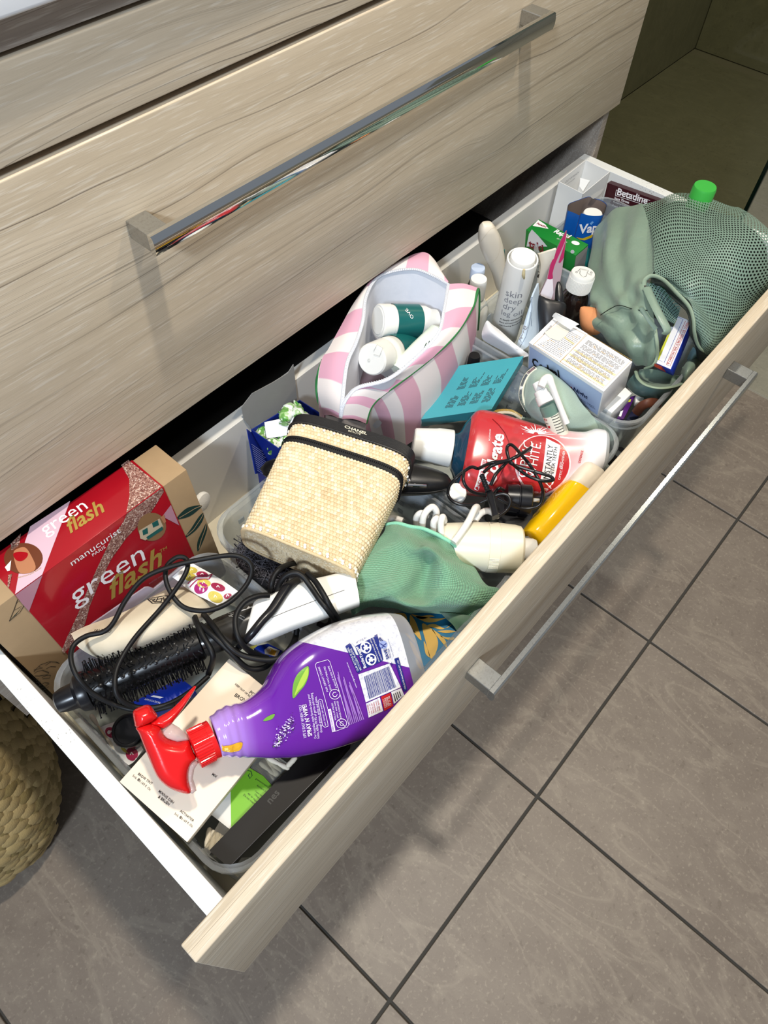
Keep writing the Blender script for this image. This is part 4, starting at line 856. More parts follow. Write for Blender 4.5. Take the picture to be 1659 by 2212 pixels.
for i, w in enumerate((((60, 800, -.1), (-10, 780, -.1), (-60, 800, -.1)), ((150, 850, -.085), (150, 780, -.068), (180, 750, -.062), (215, 770, -.07)), ((185, 850, -.07), (200, 760, -.055), (250, 710, -.052), (280, 740, -.058), (270, 790, -.07)), ((262, 870, -.068), (262, 810, -.058), (280, 785, -.056), (290, 800, -.06)), ((312, 890, -.064), (308, 820, -.054), (320, 775, -.05), (330, 800, -.06)), ((390, 940, -.056), (430, 890, -.054), (490, 800, -.050), (530, 720, -.052), (545, 715, -.062), (520, 760, -.075)), ((530, 800, -.075), (570, 750, -.075), (620, 735, -.08), (680, 770, -.09)))):
    obj('flex_loop', tube(path(cC(*w), -.06), .0037, 12, 8), FLEX, fx, 60)
YP = plane3((1150, 1150, -.099), (1250, 1035, -.093), (1160, 1180, -.106)); YELP = NT('yellow_bottle_plastic', .16); YELP.b.inputs['Base Color'].default_value = lin('f0bd08'); YELP.b.inputs['Coat Weight'].default_value = .3; YELP = YELP.m
yb = [((849, 870), (935, 975)), ((862, 846), (985, 975)), ((940, 745), (1075, 875)), ((1030, 640), (1168, 772)), ((1105, 552), (1250, 675)), ((1135, 537), (1265, 640)), ((1160, 540), (1255, 612))]
yg = loft2([(cC(a)[0], cC(b)[0]) for a, b in yb], YP, [.012, .017, .020, .020, .019, .016, .011], 32, 3.2, sub=3); yg.v[:, 1] = np.maximum(yg.v[:, 1], -.3695)
yt = thing('yellow_bottle', 'yellow translucent bottle with stained white cap wedged against the drawer front', 'bottle', yg.v.mean(0) - [0, 0, .015]); obj('bottle_body', yg, YELP, yt, 45)
yc = loft2([(cC(a)[0], cC(b)[0]) for a, b in (((1105, 560), (1225, 640)), ((1125, 535), (1250, 605)), ((1170, 470), (1300, 560)), ((1205, 434), (1335, 512)), ((1215, 430), (1338, 505)))], YP, [.016, .020, .021, .019, .015], 28, 3.4, sub=2); yc.v[:, 1] = np.maximum(yc.v[:, 1], -.3695)
obj('cap', yc, mat('stained_white_cap', 'ded4c2', .45, var=.14, vscale=55), yt, 45)
# ---------------------------------------------------------------- red mouthwash bottle
CP = plane3((894, 957, -.086), (1300, 985, -.098), (1080, 1066, -.112))
MW = thing('mouthwash_bottle', 'red labelled mouthwash bottle with white cap lying under the tangled cable', 'bottle', P(1100, 980, -.1))
ca, cb_ = onp(*cC((126, 292))[0], CP), onp(*cC((378, 330))[0], CP); rr_ = np.linalg.norm(onp(*cC((395, 215))[0], CP)-onp(*cC((357, 448))[0], CP))/2
obj('cap', lathe(ca, cb_, [(0, .0001), (0, rr_*.72), (.03, rr_*.80), (.55, rr_*.94), (.62, rr_*.98), (.98, rr_), (1, rr_*.97)], 40), WHITEP, MW, 30)
TEALB = mat('dark_blue_liquid', '17374c', .08, spec=.7)
mst = [((392, 236), (372, 462)), ((425, 230), (380, 480)), ((465, 168), (402, 540)), ((500, 130), (420, 575))]
obj('neck', loft2([(cC(a)[0], cC(b)[0]) for a, b in mst], CP, [.0165, .0175, .023, .027], 36, 2.4, sub=3), TEALB, MW, 50, label='clear neck over dark blue liquid')
mst = [((495, 133), (418, 572)), ((545, 93), (450, 612)), ((640, 104), (558, 632)), ((800, 152), (740, 640)), ((960, 198), (910, 640)), ((1100, 226), (1060, 625)), ((1220, 234), (1180, 585)), ((1290, 216), (1262, 540)), ((1345, 222), (1322, 505))]
mg = loft2([(cC(a)[0], cC(b)[0]) for a, b in mst], CP, [.027, .030, .0315, .032, .032, .031, .029, .029, .028], 56, 2.8, sub=6)
LAB = NT('mouthwash_label', .2); _u = LAB.pos(uv=True); _s = LAB.n('SeparateXYZ'); LAB.l(_u, _s.inputs[0]); _nz = LAB.noise(LAB.pos(), 25, 3)
_f = LAB.math('ADD', _s.outputs[1], LAB.math('MULTIPLY', LAB.math('SUBTRACT', _nz, .5), .10)); _f = LAB.math('ADD', _f, LAB.math('MULTIPLY', LAB.math('ABSOLUTE', LAB.math('SUBTRACT', _s.outputs[0], .25)), .55))
_wn = LAB.noise(LAB.pos(), 70, 4); LAB.col(LAB.mix(LAB.math('MULTIPLY', LAB.ramp(_wn, [(.52, bw(0)), (.66, bw(1))]), .10), LAB.ramp(_f, [(.0, 'a92328'), (.18, 'bd3237'), (.52, 'c03438'), (.72, 'e2bfc1'), (.82, 'e6e3e4'), (1, 'e2e2e6')]), '8a8488')); LAB.b.inputs['Coat Weight'].default_value = .5; LAB = LAB.m
lab_o = obj('label', mg, LAB, MW, 50, label='shiny red to white printed label'); mb = mg.bvh()
mend = loft2([(cC(a)[0], cC(b)[0]) for a, b in (((1345, 222), (1322, 505)), ((1362, 235), (1342, 495)), ((1372, 262), (1356, 470)))], CP, [.028, .027, .022], 40, 2.8, sub=2); obj('base', mend, clear('clear_bottle_end', 'e9edf0', 'a9b4bc', .35, .08), MW, 50)
OPL = (CP[0] + CP[1]*.03*(1 if CP[1][2] > 0 else -1), CP[1])
REDP = mat('deep_red_print', 'b3262b', .22); WPR = mat('white_print', 'eceaec', .3); PNK = mat('pink_white_print', 'edc9cc', .3)
def mk(s, a, b, m, f=cS, **k): return lettering(lab_o, s, f(a)[0], f(b)[0], OPL, m, bvh=mb, off=.0013, **k)
dk('printed_halo', cS(*ellipse_px((1255, 600), (360, 60), (-50, 360))), OPL, PNK, lab_o, .0003, mb, .006); dk('printed_circle', cS(*ellipse_px((1255, 595), (338, 60), (-45, 340), 40)), OPL, REDP, lab_o, .0005, mb, .006)
dk('printed_panel', cS((1300, 280), (1478, 372), (1402, 896), (1236, 800)), OPL, WPR, lab_o, .0007, mb, .006); dk('printed_panel', cS((480, 540), (532, 562), (465, 905), (410, 888)), OPL, WPR, lab_o, .0005, mb, .006)
for i in range(12):
    an = -2.9 + i*.27; r = 150 + 60*((i*7) % 3); c = (1170, 215); obj('sparkle', strokes([cS((c[0]+30*math.cos(an), c[1]+18*math.sin(an)), (c[0]+r*math.cos(an), c[1]+r*.6*math.sin(an)))], OPL, [.0022, .0002], mb, .0005), WPR, lab_o, None)
for c, r in (((1046, 135), 18), ((1225, 150), 12), ((1115, 165), 9), ((1300, 185), 10), ((1000, 225), 7)): dk('printed_dot', cS(*ellipse_px(c, (r, 0), (0, r), 12)), OPL, WPR, lab_o, .0006, mb)
obj('printed_curve', strokes([cS((620, 20), (700, 110), (770, 210), (820, 330), (815, 480), (770, 640), (690, 800), (600, 920))], OPL, .0010, mb, .0004), mat('dark_red_print', '7d1018', .22), lab_o, None)
mk('Colgate', (652, 872), (757, 238), WPR, bold=.03, hs=1.05); mk('OPTIC', (1050, 785), (1122, 330), WPR, hs=1.0); mk('WHITE.', (1150, 790), (1232, 345), WPR, hs=1.15); mk('INSTANTLY', (1335, 818), (1385, 375), INK, hs=1.15); mk('WHITER TEETH', (1380, 838), (1440, 405), INK); mk('OPTIC BRIGHTENER', (1490, 805), (1536, 450), WPR); mk('WITH', (1482, 665), (1492, 590), WPR)
mk('ALCOHOL FREE!', (462, 896), (524, 572), REDP, bold=.02); mk('DEFENCE', (1216, 424), (1237, 345), REDP, f=cC, bold=.02); mk('MOUTHWASH', (626, 282), (632, 206), WPR, f=cC)
# ---------------------------------------------------------------- black cable and plug adapter on the bottle
cab = thing('charging_cable', 'thin black cable with long plug tangled over the red bottle', 'cable', P(1080, 1000, -.064)); CZ = -.048
CABL = mat('glossy_black_cable', '131316', .3)
for w in (((420, 665, -.040), (350, 645, -.042), (265, 690), (150, 790, -.054), (62, 890, -.064), (48, 1000, -.074), (110, 1085, -.074), (240, 1130, -.074), (400, 1120, -.069), (545, 1062, -.064)), ((255, 690), (240, 800), (290, 910, -.054), (400, 978, -.064), (525, 998, -.069)), ((430, 668, -.040), (600, 592), (800, 562, -.040), (950, 492), (1112, 393, -.046)), ((505, 712), (620, 622), (860, 542, -.036), (1000, 470, -.036), (1100, 400, -.044)),
          ((590, 880, -.054), (650, 750), (740, 645), (830, 560, -.040), (985, 480, -.040), (1090, 425)), ((830, 560), (800, 450, -.044), (805, 385, -.044), (845, 358, -.042), (900, 392, -.040), (985, 490, -.038), (1080, 600), (1180, 760), (1240, 880, -.054), (1262, 980, -.064), (1230, 1110, -.074), (1120, 1170, -.079), (960, 1170, -.079), (820, 1120, -.069), (670, 1035, -.064)), ((830, 545), (860, 590, -.036), (950, 672), (1080, 762), (1250, 822), (1385, 815, -.052), (1365, 770, -.050), (1250, 730), (1050, 672), (900, 622), (835, 590, -.050)), ((690, 1275, -.064), (790, 1200, -.064), (842, 1100, -.059), (812, 1012, -.056), (730, 988, -.056), (630, 1015, -.059)), ((640, 975, -.064), (700, 915, -.054), (760, 940, -.064))):
    obj('cable_loop', tube([PF(u, v, z+.004) for u, v, z in [tuple(q) + ((CZ,) if len(q) == 2 else ()) for q in cS(*w)]], .00185, 9, 8), CABL, cab, 60)
pa, pb_ = [P(*cS(q)[0], z) for q, z in (((475, 740), -.044), ((560, 960), -.050))]
obj('strain_relief', lathe(pa, pb_, [(0, .0022)] + [(k/14, .0032 if k % 2 else .0025) for k in range(1, 14)] + [(1, .0042)], 16), BLACKP, cab, 30)
pl_ = [(cS((555, 960))[0], cS((590, 945))[0]), (cS((540, 1030))[0], cS((635, 1000))[0]), (cS((590, 1180))[0], cS((670, 1150))[0]), (cS((612, 1305))[0], cS((700, 1270))[0])]
obj('plug', loft2(pl_, (P(*cS((610, 1100))[0], -.052), unit((-.1, .1, 1))), [.003, .0045, .0045, .004], 20, 4, sub=3), BLACKP, cab, 40)
ad = thing('plug_adapter', 'chunky black plug adapter between the red bottle and the ivory appliance', 'adapter', P(1105, 1100, -.1)); a0, a1 = P(*cS((790, 1040))[0], -.086), P(*cS((1105, 1065))[0], -.086)
obj('barrel', lathe(a0, a1, [(0, .016), (.45, .0165), (.47, .0155), (.52, .0155), (.54, .0172), (.96, .0172), (1, .016)], 32), BLACKP, ad, 30)
obj('block', lay_g := box((-.022, -.036, -.047), (.022, .036, .013), .003).x(pose(P(*cS((850, 1220))[0], -.112), (0, 0, -.8))), BLACKP, ad, 30)
obj('pin', tube([a1, a1 + (a1-a0)*.35], .0022, 10, 1), mat('cream_pin', 'd8d2c4', .4), ad, 40)
cy = P(*cS((140, 1010))[0], -.112); solo('round_stopper', 'pale round stopper deep between black case and cable', 'stopper', lathe(cy, cy + unit((-.2, -.2, 1))*.012, [(0, .012), (.8, .0122), (1, .011), (1.02, .0001)], 28), WHITEP)
# ---------------------------------------------------------------- purple spray cleaner
BPL = plane3((462, 1590, -.034), (860, 1325, -.044), (922, 1516, -.092))
sst = [((528, 640), (583, 838)), ((560, 612), (622, 840)), ((604, 584), (662, 842)), ((650, 572), (705, 843)), ((700, 560), (752, 843)), ((760, 522), (815, 845)), ((805, 480), (880, 843)), ((840, 415), (960, 838)), ((900, 325), (1070, 815)), ((1000, 245), (1180, 785)), ((1150, 165), (1310, 740)), ((1300, 120), (1440, 690)), ((1420, 103), (1555, 640))]
sgm = loft2([(cF(a)[0], cF(b)[0]) for a, b in sst], BPL, [.0165, .0185, .0185, .0180, .0190, .0195, .021, .0235, .026, .0275, .028, .028, .0275], 72, [2.2, 2.2, 2.3, 2.3, 2.4, 2.5, 2.6, 2.8, 3, 3.2, 3.2, 3.2, 3.2], sub=8, wob=.022)
PUR = NT('purple_bottle_label', .14); _u = PUR.pos(uv=True); _s = PUR.n('SeparateXYZ'); PUR.l(_u, _s.inputs[0]); _pn = PUR.noise(PUR.pos(), 260, 3, .7); _wc = PUR.mix(PUR.ramp(_pn, [(.5, bw(0)), (.68, bw(1))]), 'dcdde4', 'c3c4d0')
_l0 = onp(*cF((1036, 262))[0], BPL); _l1 = onp(*cF((1545, 385))[0], BPL); _lm = unit(np.cross(_l1-_l0, BPL[1])); _lm = _lm if np.dot(onp(*cF((1300, 200))[0], BPL)-_l0, _lm) > 0 else -_lm
_dt = PUR.n('VectorMath', operation='DOT_PRODUCT'); PUR.l(PUR.n('NewGeometry').outputs['Position'], _dt.inputs[0]); _dt.inputs[1].default_value = _lm.tolist(); _side = PUR.math('GREATER_THAN', _dt.outputs['Value'], float(np.dot(_l0, _lm)))
PUR.col(PUR.mix(_side, PUR.ramp(_s.outputs[1], [(0, 'b493dd'), (.22, 'a67bd2'), (.36, '7c3cad'), (.5, '65209a'), (1, '5c1b8e')]), _wc)); PUR.b.inputs['Coat Weight'].default_value = .6; PUR.b.inputs['Coat Roughness'].default_value = .05; PUR = PUR.m
sgm.v[:, 1] = np.maximum(sgm.v[:, 1], -.3695)
sg_ = thing('spray_cleaner', 'purple spray cleaner bottle with red trigger lying across the cream box', 'spray bottle', P(690, 1500, -.08))
sbo = obj('bottle_body', sgm, PUR, sg_, 50); sbv = sgm.bvh(); SPL = (BPL[0] + BPL[1]*.028*(1 if BPL[1][2] > 0 else -1), BPL[1])
cbs = [((1420, 103), (1555, 640)), ((1478, 108), (1600, 610)), ((1500, 125), (1618, 590)), ((1512, 150), (1622, 565))]
cbg = loft2([(cF(a)[0], cF(b)[0]) for a, b in cbs], BPL, [.0275, .0275, .026, .022], 56, 3.2, sub=3); cbg.v[:, 1] = np.maximum(cbg.v[:, 1], -.3695)
obj('clear_base', cbg, clear('clear_base_plastic', 'e6e6ea', 'cfd0d6', .22, .05), sg_, 50)
WLB = NT('speckled_white_label', .2); WLB.col(WLB.mix(WLB.ramp(WLB.noise(WLB.pos(), 260, 3, .7), [(.5, bw(0)), (.68, bw(1))]), 'dcdde4', 'bfc0cd')); WLB = WLB.m
NAVY = mat('navy_print', '1f2a78', .25); WPU = mat('pale_violet_print', 'e6d9f2', .25); GRN = mat('leaf_green_print', '6da03a', .25); GRN2 = mat('leaf_light_print', 'a4c24a', .25)
def sd(name, pts, m, f=cW, off=.0010, st=.004): return dk(name, f(*pts), SPL, m, sbo, off, sbv, st)
def sw(s, a, b, m, f=cW, off=.0014, **k): return lettering(sbo, s, f(a)[0], f(b)[0], SPL, m, bvh=sbv, off=off, **k)
sml = lambda pts: [tuple(q) for q in crom(pts, 4, True)]
sd('printed_leaf', sml(((1036, 378), (1038, 420), (1020, 470), (990, 510), (961, 544), (957, 505), (966, 455), (990, 412))), GRN, cF); sd('printed_leaf', sml(((1034, 385), (1034, 425), (1010, 475), (985, 505), (966, 530), (985, 470), (1010, 420))), GRN2, cF, .0013)
sd('printed_leaf', sml(((814, 664), (835, 643), (871, 627), (862, 650), (838, 662))), GRN, cF)
sd('printed_lemon', sml(((592, 806), (620, 797), (655, 790), (690, 777), (709, 782), (706, 805), (690, 825), (650, 833), (612, 826))), mat('lemon_print', 'e0a72c', .25), cF); sd('printed_lemon', ((590, 812), (640, 806), (695, 822), (660, 832), (612, 828)), mat('lemon_flesh_print', 'ecd27a', .25), cF, .0008)
LAV = [mat('lavender_print', 'bda6d8', .4), mat('lavender_dark_print', '4a2a66', .4), WPU]
for i in range(150):
    t = NR.rand(); c = cF((880+72*t + NR.randn()*13*(.35+math.sin(t*3.1)), 792-145*t + NR.randn()*8))[0]; r = .8+1.3*NR.rand(); a0_ = NR.rand()*6; sd('printed_petal', [(c[0]+r*1.6*math.cos(a0_+k*1.57)*(1 if k % 2 else .5), c[1]+r*1.6*math.sin(a0_+k*1.57)*(1 if k % 2 else .5)) for k in range(4)], LAV[i % 3], lambda *p: list(p), .0007+.00002*i, None)
obj('printed_stem', strokes([cF((868, 802), (890, 780), (905, 745))], SPL, .0008, sbv, .0007), GRN, sbo, None)
sw('LIFE IS EASY WHEN YOU', (142, 1270), (72, 852), WPU, hs=1.35); sw("SPRAY N' WIPE!", (214, 1245), (128, 835), WPU, hs=1.25, bold=.025); sw('Our Australian made formula cleans your', (272, 1280), (168, 705), WPU, hs=1.3); sw('home, killing 99.9% of germs and cutting', (310, 1278), (208, 690), WPU, hs=1.3); sw('through grease, grime and stains.', (342, 1200), (258, 735), WPU, hs=1.3)
sw('NOT TESTED ON ANIMALS', (388, 1112), (312, 795), WPU); obj('printed_frame', strokes([cW((410, 1120), (370, 1135), (340, 1110), (278, 800), (300, 770), (328, 782), (405, 1080), (410, 1120))], SPL, .0004, sbv, .0013), WPU, sbo, None)
obj('printed_frame', strokes([cW((465, 1195), (510, 1185)), cW((510, 1185), (660, 1130), (675, 1100), (430, 290), (405, 268), (380, 275), (265, 310), (248, 340), (330, 640), (400, 895))], SPL, .0004, sbv, .0013), WPU, sbo, None)
sd('printed_panel', ((400, 905), (440, 893), (510, 1185), (468, 1196)), WPU); sw('DIRECTIONS FOR USE', (490, 1178), (432, 915), mat('purple_print', '5c1b8e', .3), off=.0012)
sw('REGULAR MESSES', (510, 1035), (462, 815), WPU); sw('SPRAY AND WIPE', (540, 1010), (495, 790), WPU); sw('RINSE SURFACES', (580, 1015), (530, 790), WPU); sw('FOR GREASY STAINS', (408, 670), (300, 355), WPU); sw('LEAVE TWO MINUTES', (450, 665), (370, 350), WPU); sw('SURFACE THEN WIPE', (520, 625), (420, 345), WPU)
obj('printed_ring', strokes([cW(*ellipse_px((580, 1083), (66, 0), (0, 60), 20)) + cW((646, 1083)), cW(*ellipse_px((488, 708), (66, 0), (0, 63), 20)) + cW((554, 708)), cW((540, 1040), (625, 1120)), cW(*ellipse_px((585, 1085), (25, 0), (0, 28), 8)), cW(*ellipse_px((490, 710), (30, 0), (0, 32), 6))], SPL, .0005, sbv, .0013), WPU, sbo, None)
obj('small_print', strokes([cW((690+k*22, 1105-k*9), (690+k*22-(150+25*(k % 3))*1.0*((1105-420-k*9)/640), 420+20*(k % 4)+k*16)) for k in range(9)], SPL, .0009, sbv, .0012), mat('violet_small_print', '9a6fc0', .3), sbo, None)
sw('www.colgatepalmolive.com.au', (770, 620), (650, 300), WPU, off=.0016)
sd('printed_panel', ((635, 95), (690, 58), (708, 70), (845, 395), (790, 435), (772, 425)), NAVY); sw('OUR BOTTLE IS 100%', (793, 405), (672, 110), WPR); sw('RECYCLED PLASTIC', (830, 392), (708, 118), WPR)
sd('printed_panel', ((760, 95), (1045, -60), (1110, 270), (1065, 300), (865, 385), (845, 370)), NAVY, off=.0010)
sd('printed_panel', ((716, 45), (990, -80), (1010, -30), (755, 95)), WPR, off=.0011); sw('arl.org.au', (775, 60), (905, -10), NAVY)
sw('Trigger', (852, 230), (783, 88), WPR, bold=.02); sw('Bottle', (890, 365), (848, 240), WPR, bold=.02); sw('SEPARATE THE TRIGGER BEFORE', (1062, 290), (950, -20), WPR); sw('YOU BOTH ARE RECYCLED', (1095, 270), (990, -20), WPR)
for c in ((890, 110), (950, 262)):
    sd('printed_roundel', ellipse_px(c, (70, 0), (0, 76), 26), WPR, off=.0013)
    for k in range(3):
        a0_ = k*2.094+.3; ar = [(c[0]+r*math.cos(a0_+t), c[1]+r*1.07*math.sin(a0_+t)) for r, t in ((52, 0), (55, .55), (56, 1.05), (30, 1.15), (34, .55), (28, 0))]; sd('recycling_arrow', ar, NAVY, off=.0016, st=None)
        ar = [(c[0]+r*math.cos(a0_+t), c[1]+r*1.07*math.sin(a0_+t)) for r, t in ((66, 1.0), (42, 1.65), (18, 1.1))]; sd('recycling_arrow', ar, NAVY, off=.0016, st=None)
sd('printed_panel', ((787, 455), (1190, 312), (1335, 618), (885, 812)), WLB, off=.0010)
bars = []; x_ = 0.0
while x_ < 1:
    w = NR.choice([.010, .016, .026]); bars.append((x_, min(1, x_+w))); x_ += w + NR.choice([.010, .014, .020])
for a, b in bars:
    q = ((858, 475), (1180, 342), (1278, 620), (932, 775)); sd('barcode_bar', [quadface(q, a, .02), quadface(q, b, .02), quadface(q, b, .98), quadface(q, a, .98)], NAVY, off=.0013, st=.006)
sw('9 300632 064137 >', (1225, 290), (818, 455), NAVY, off=.0009, flip=False, hs=1.1)
sw('SAVE', (1185, 250), (1150, 125), NAVY, bold=.03, off=.0013); sw('WATER', (1215, 240), (1185, 120), NAVY, off=.0013); sd('printed_globe', ellipse_px((1115, 75), (52, -5), (5, 52), 22), mat('globe_print', '8f9ccb', .3)); obj('globe_lines', strokes([cW((1075, 60), (1110, 85), (1150, 60)), cW((1090, 110), (1120, 95), (1140, 105)), cW((1090, 25), (1060, 0), (1075, -15), (1110, 25))], SPL, .0007, sbv, .0015), NAVY, sbo, None)
sw('www.refillorganics.com.au', (1245, 225), (1180, 0), NAVY, off=.0013)
sd('printed_panel', ((1250, 255), (1305, 236), (1420, 650), (1375, 680)), NAVY, off=.0011); sw('COLGATE-PALMOLIVE PTY LTD', (1400, 640), (1300, 270), WPR)
sd('printed_panel', ((888, 828), (1065, 748), (1115, 925), (930, 1010)), WLB); sd('printed_panel', ((1080, 740), (1200, 688), (1245, 860), (1130, 925)), mat('red_print', 'b32224', .25)); sd('printed_panel', ((1210, 680), (1340, 630), (1380, 720), (1250, 835)), WLB)
for k in range(6): sw(('CAUTION', 'KEEP OUT OF', 'REACH OF', 'CHILDREN', 'avoid contact', 'with eyes')[k], (948+26*k, 965-10*k), (915+26*k, 845-12*k), REDP)
for k in range(4): sw(('CONTACT', 'POISONS', 'CENTRE', '13 11 26')[k], (1145+24*k, 880-12*k), (1115+24*k, 765-12*k), WPR)
for k in range(4): obj('small_print', strokes([cW((1270+22*k, 800-22*k), (1240+24*k, 700-10*k))], SPL, .0008, sbv, .0015), INK, sbo, None)
REDT = mat('red_trigger_plastic', 'd81a1c', .22, coat=.2); CLR = clear('clear_pump_plastic', 'eadfdf', 'e6d6d6', .30, .1)
nn_ = unit(BPL[1]); nn_ = nn_ if nn_[2] > 0 else -nn_
k0, k1 = onp(*cF((446, 802))[0], BPL), onp(*cF((552, 748))[0], BPL); kz = unit(k1-k0); kx = unit(np.cross(nn_, kz)); ky = np.cross(kz, kx)
def collar(t, r0, amp): return [k0 + (k1-k0)*t + (kx*math.cos(q)+ky*math.sin(q))*(r0 + amp*max(0, math.sin(q*44))) for q in np.linspace(0, 2*math.pi, 264, endpoint=False)]
obj('collar', rings([collar(t, r, a) for t, r, a in ((-.04, .012, 0), (0, .0160, 0), (.03, .0163, .0008), (.72, .0163, .0008), (.75, .0166, 0), (.97, .0168, 0), (1, .0160, 0))]), REDT, sg_, 30, label='ribbed red screw collar')
SM = frame(k0, k1-k0, np.cross(nn_, k1-k0)); SMi = np.linalg.inv(SM)
def flat(f, pts): return [tuple(tf(SMi, onp(*q, BPL))[:2]) for q in f(*pts)]
obj('pump', pillow(flat(cN, ((1060, 620), (1190, 545), (1285, 600), (1310, 625), (1385, 690), (1420, 760), (1250, 790), (1120, 740), (1070, 690))), SM, .0085, .5), CLR, sg_, 50)
obj('guard', pillow(flat(cN, ((1390, 1050), (1470, 1010), (1535, 1040), (1480, 1130), (1460, 1250), (1495, 1350), (1508, 1400), (1450, 1450), (1390, 1430), (1370, 1200))), SM, .0065, .4), CLR, sg_, 50)
obj('shroud', pillow(flat(cN, ((735, 590), (890, 540), (1030, 585), (1062, 640), (1085, 690), (1130, 735), (1190, 755), (1300, 765), (1400, 752), (1440, 840), (1470, 920), (1500, 985), (1440, 1060), (1405, 1160), (1405, 1280), (1440, 1400), (1400, 1448), (1300, 1432), (1150, 1372), (1030, 1270), (960, 1150), (900, 1000), (830, 830), (775, 690))), SM, .0125, .42, 3), REDT, sg_, 60)
obj('nozzle', pillow(flat(cN, ((695, 405), (720, 372), (800, 332), (880, 310), (932, 335), (975, 395), (1012, 455), (950, 510), (890, 548), (740, 602), (712, 540), (695, 450))), SM, .0125, .3, 2), REDT, sg_, 50); obj('nozzle_front', pillow(flat(cN, ((765, 560), (750, 500), (790, 400), (815, 395), (890, 500), (888, 535))), SM, .0140, .25), mat('red_pink_plastic', 'd8404a', .3), sg_, 50)
obj('trigger', pillow(flat(cN, ((900, 550), (1020, 470), (1100, 425), (1180, 375), (1290, 270), (1400, 150), (1465, 82), (1488, 68), (1503, 85), (1440, 200), (1330, 370), (1222, 510), (1180, 560), (1075, 618), (1000, 585))), SM, .0075, .5, 2), REDT, sg_, 50)
# ---------------------------------------------------------------- black gift box against the drawer front
kq = [P(452, 1837, -.112), P(494, 1874, -.113), P(757, 1608, -.113), P(712, 1570, -.112)]
bx_ = thing('black_box', 'long matt black box lying along the drawer front below the purple bottle', 'box', np.mean(kq, 0) - [0, 0, .03])
kg, kn = solidq(kq, .06); b_ = bmesh.new(); obj('sleeve', kg, mat('black_card', '14110f', .5, spec=.25), bx_, None); kq2 = [a - kn*.0008 for a in kq]
obj('tray_edge', tube([kq[1] + kn*.0004, kq[2] + kn*.0004], .0006, 6, 1), mat('black_edge', '2b2a2c', .3), bx_, None)
KP_ = (kq[0], kn); lettering(bx_, 'nes', cK((765, 655))[0], cK((850, 555))[0], KP_, mat('faint_grey_print', '242421', .5), bold=.02, hs=1.0)
# ================================================================ striped bag and what is in it
def strip_mat(name, n, a, b, ph=0.0, axis=1):
    t = NT(name, .7, .25); _u = t.pos(uv=True); s = t.n('SeparateXYZ'); t.l(_u, s.inputs[0])
    w = t.math('SINE', t.math('MULTIPLY', t.math('ADD', s.outputs[axis], ph), n*2*math.pi)); m = t.ramp(t.math('ADD', t.math('MULTIPLY', w, .5), .5), [(0, a), (.47, a), (.53, b), (1, b)])
    fb = t.noise(t.pos(), 900, 2); t.col(t.mix(t.math('MULTIPLY', fb, .12), m, 'cfc4cc')); t.bump(fb, .12, .0005); return t.m
STR = strip_mat('pink_stripe_cotton', 4.9, 'eee6e4', 'dca9bb', .02); STR2 = strip_mat('pink_stripe_cotton_top', 4.9, 'eee6e4', 'e0a8c0', .06)
LIN2 = mat('pale_lining', 'dfe1ea', .6, bump=.15, bscale=120); PIPE = mat('green_piping', '2f7a41', .6); ZWH = mat('white_zip', 'dcdfe8', .5, bump=.5, bscale=1400)
def pth(f, rows): return [path(f(*r), 0) for r in rows]
pip = [(803, 1090, -.058), (830, 1000, -.040), (890, 930, -.030), (1000, 850, -.022), (1180, 710, -.016), (1330, 570, -.014), (1440, 400, -.016), (1475, 290, -.022)]
fp_ = pth(cB, [pip, [(798, 1140, -.090), (860, 1085, -.078), (950, 1045, -.070), (1060, 985, -.064), (1230, 850, -.060), (1365, 700, -.060), (1450, 530, -.060), (1479, 400, -.060)],
      [(820, 1240, -.14), (900, 1240, -.14), (985, 1235, -.14), (1070, 1205, -.14), (1215, 1070, -.13), (1390, 800, -.13), (1450, 640, -.13), (1472, 510, -.12)]])
near = [(652, 1062, -.034), (668, 985, -.020), (700, 930, -.014), (760, 880, -.010), (940, 828, -.006), (1110, 695, -.004), (1235, 560, -.003), (1270, 420, -.004), (1296, 265, -.010)]
pip9 = crom(path(cB(*pip), 0), 8); pip9 = pip9[np.linspace(0, len(pip9)-1, 9).astype(int)]
nr = np.array(path(cB(*near), 0)); midb = (pip9 + nr)/2 + [0, 0, .004]
sbg = thing('striped_bag', 'pink and white striped toiletry bag with green piping, unzipped', 'toiletry bag', P(900, 800, -.15))
obj('front_panel', sheet(bicubic(fp_, 8, 9), .002), STR, sbg, 60, label='striped panel edged in green'); obj('top_band', sheet(bicubic([pip9, midb, nr], 6, 8), .0015), STR2, sbg, 60)
obj('piping', tube(path(cB(*pip[::-1]), 0)[::-1] + path(cB((1478, 420, -.06), (1470, 530, -.12)), 0), .0019, 8, 8), PIPE, sbg, 60)
far = [(652, 1062, -.034), (662, 960, -.018), (690, 740, -.004), (745, 610, 0), (785, 480, 0), (803, 340, -.002), (860, 235, -.004), (960, 188, -.005), (1100, 176, -.006), (1220, 222, -.008), (1296, 268, -.010)]
out = [(560, 1040, -.060), (522, 900, -.036), (540, 730, -.022), (590, 640, -.018), (650, 530, -.016), (740, 370, -.014), (840, 240, -.014), (970, 145, -.014), (1130, 76, -.013), (1205, 115, -.014), (1282, 250, -.016)]
fo, fi = np.array(path(cB(*out), 0)), np.array(path(cB(*far), 0)); fm = (fo+fi)/2 + [0, 0, .003]
obj('back_band', sheet(bicubic([fi, fm, fo], 6, 8), .0015), STR2, sbg, 60)
bk = np.array(fo); bk2 = bk*[1, 1, 0] + [0, 0, -.14]; bk2[:, 1] = np.minimum(bk2[:, 1], .0); obj('back_panel', sheet(bicubic([fo, (fo+bk2)/2, bk2], 4, 6), .0015), STR, sbg, 60)
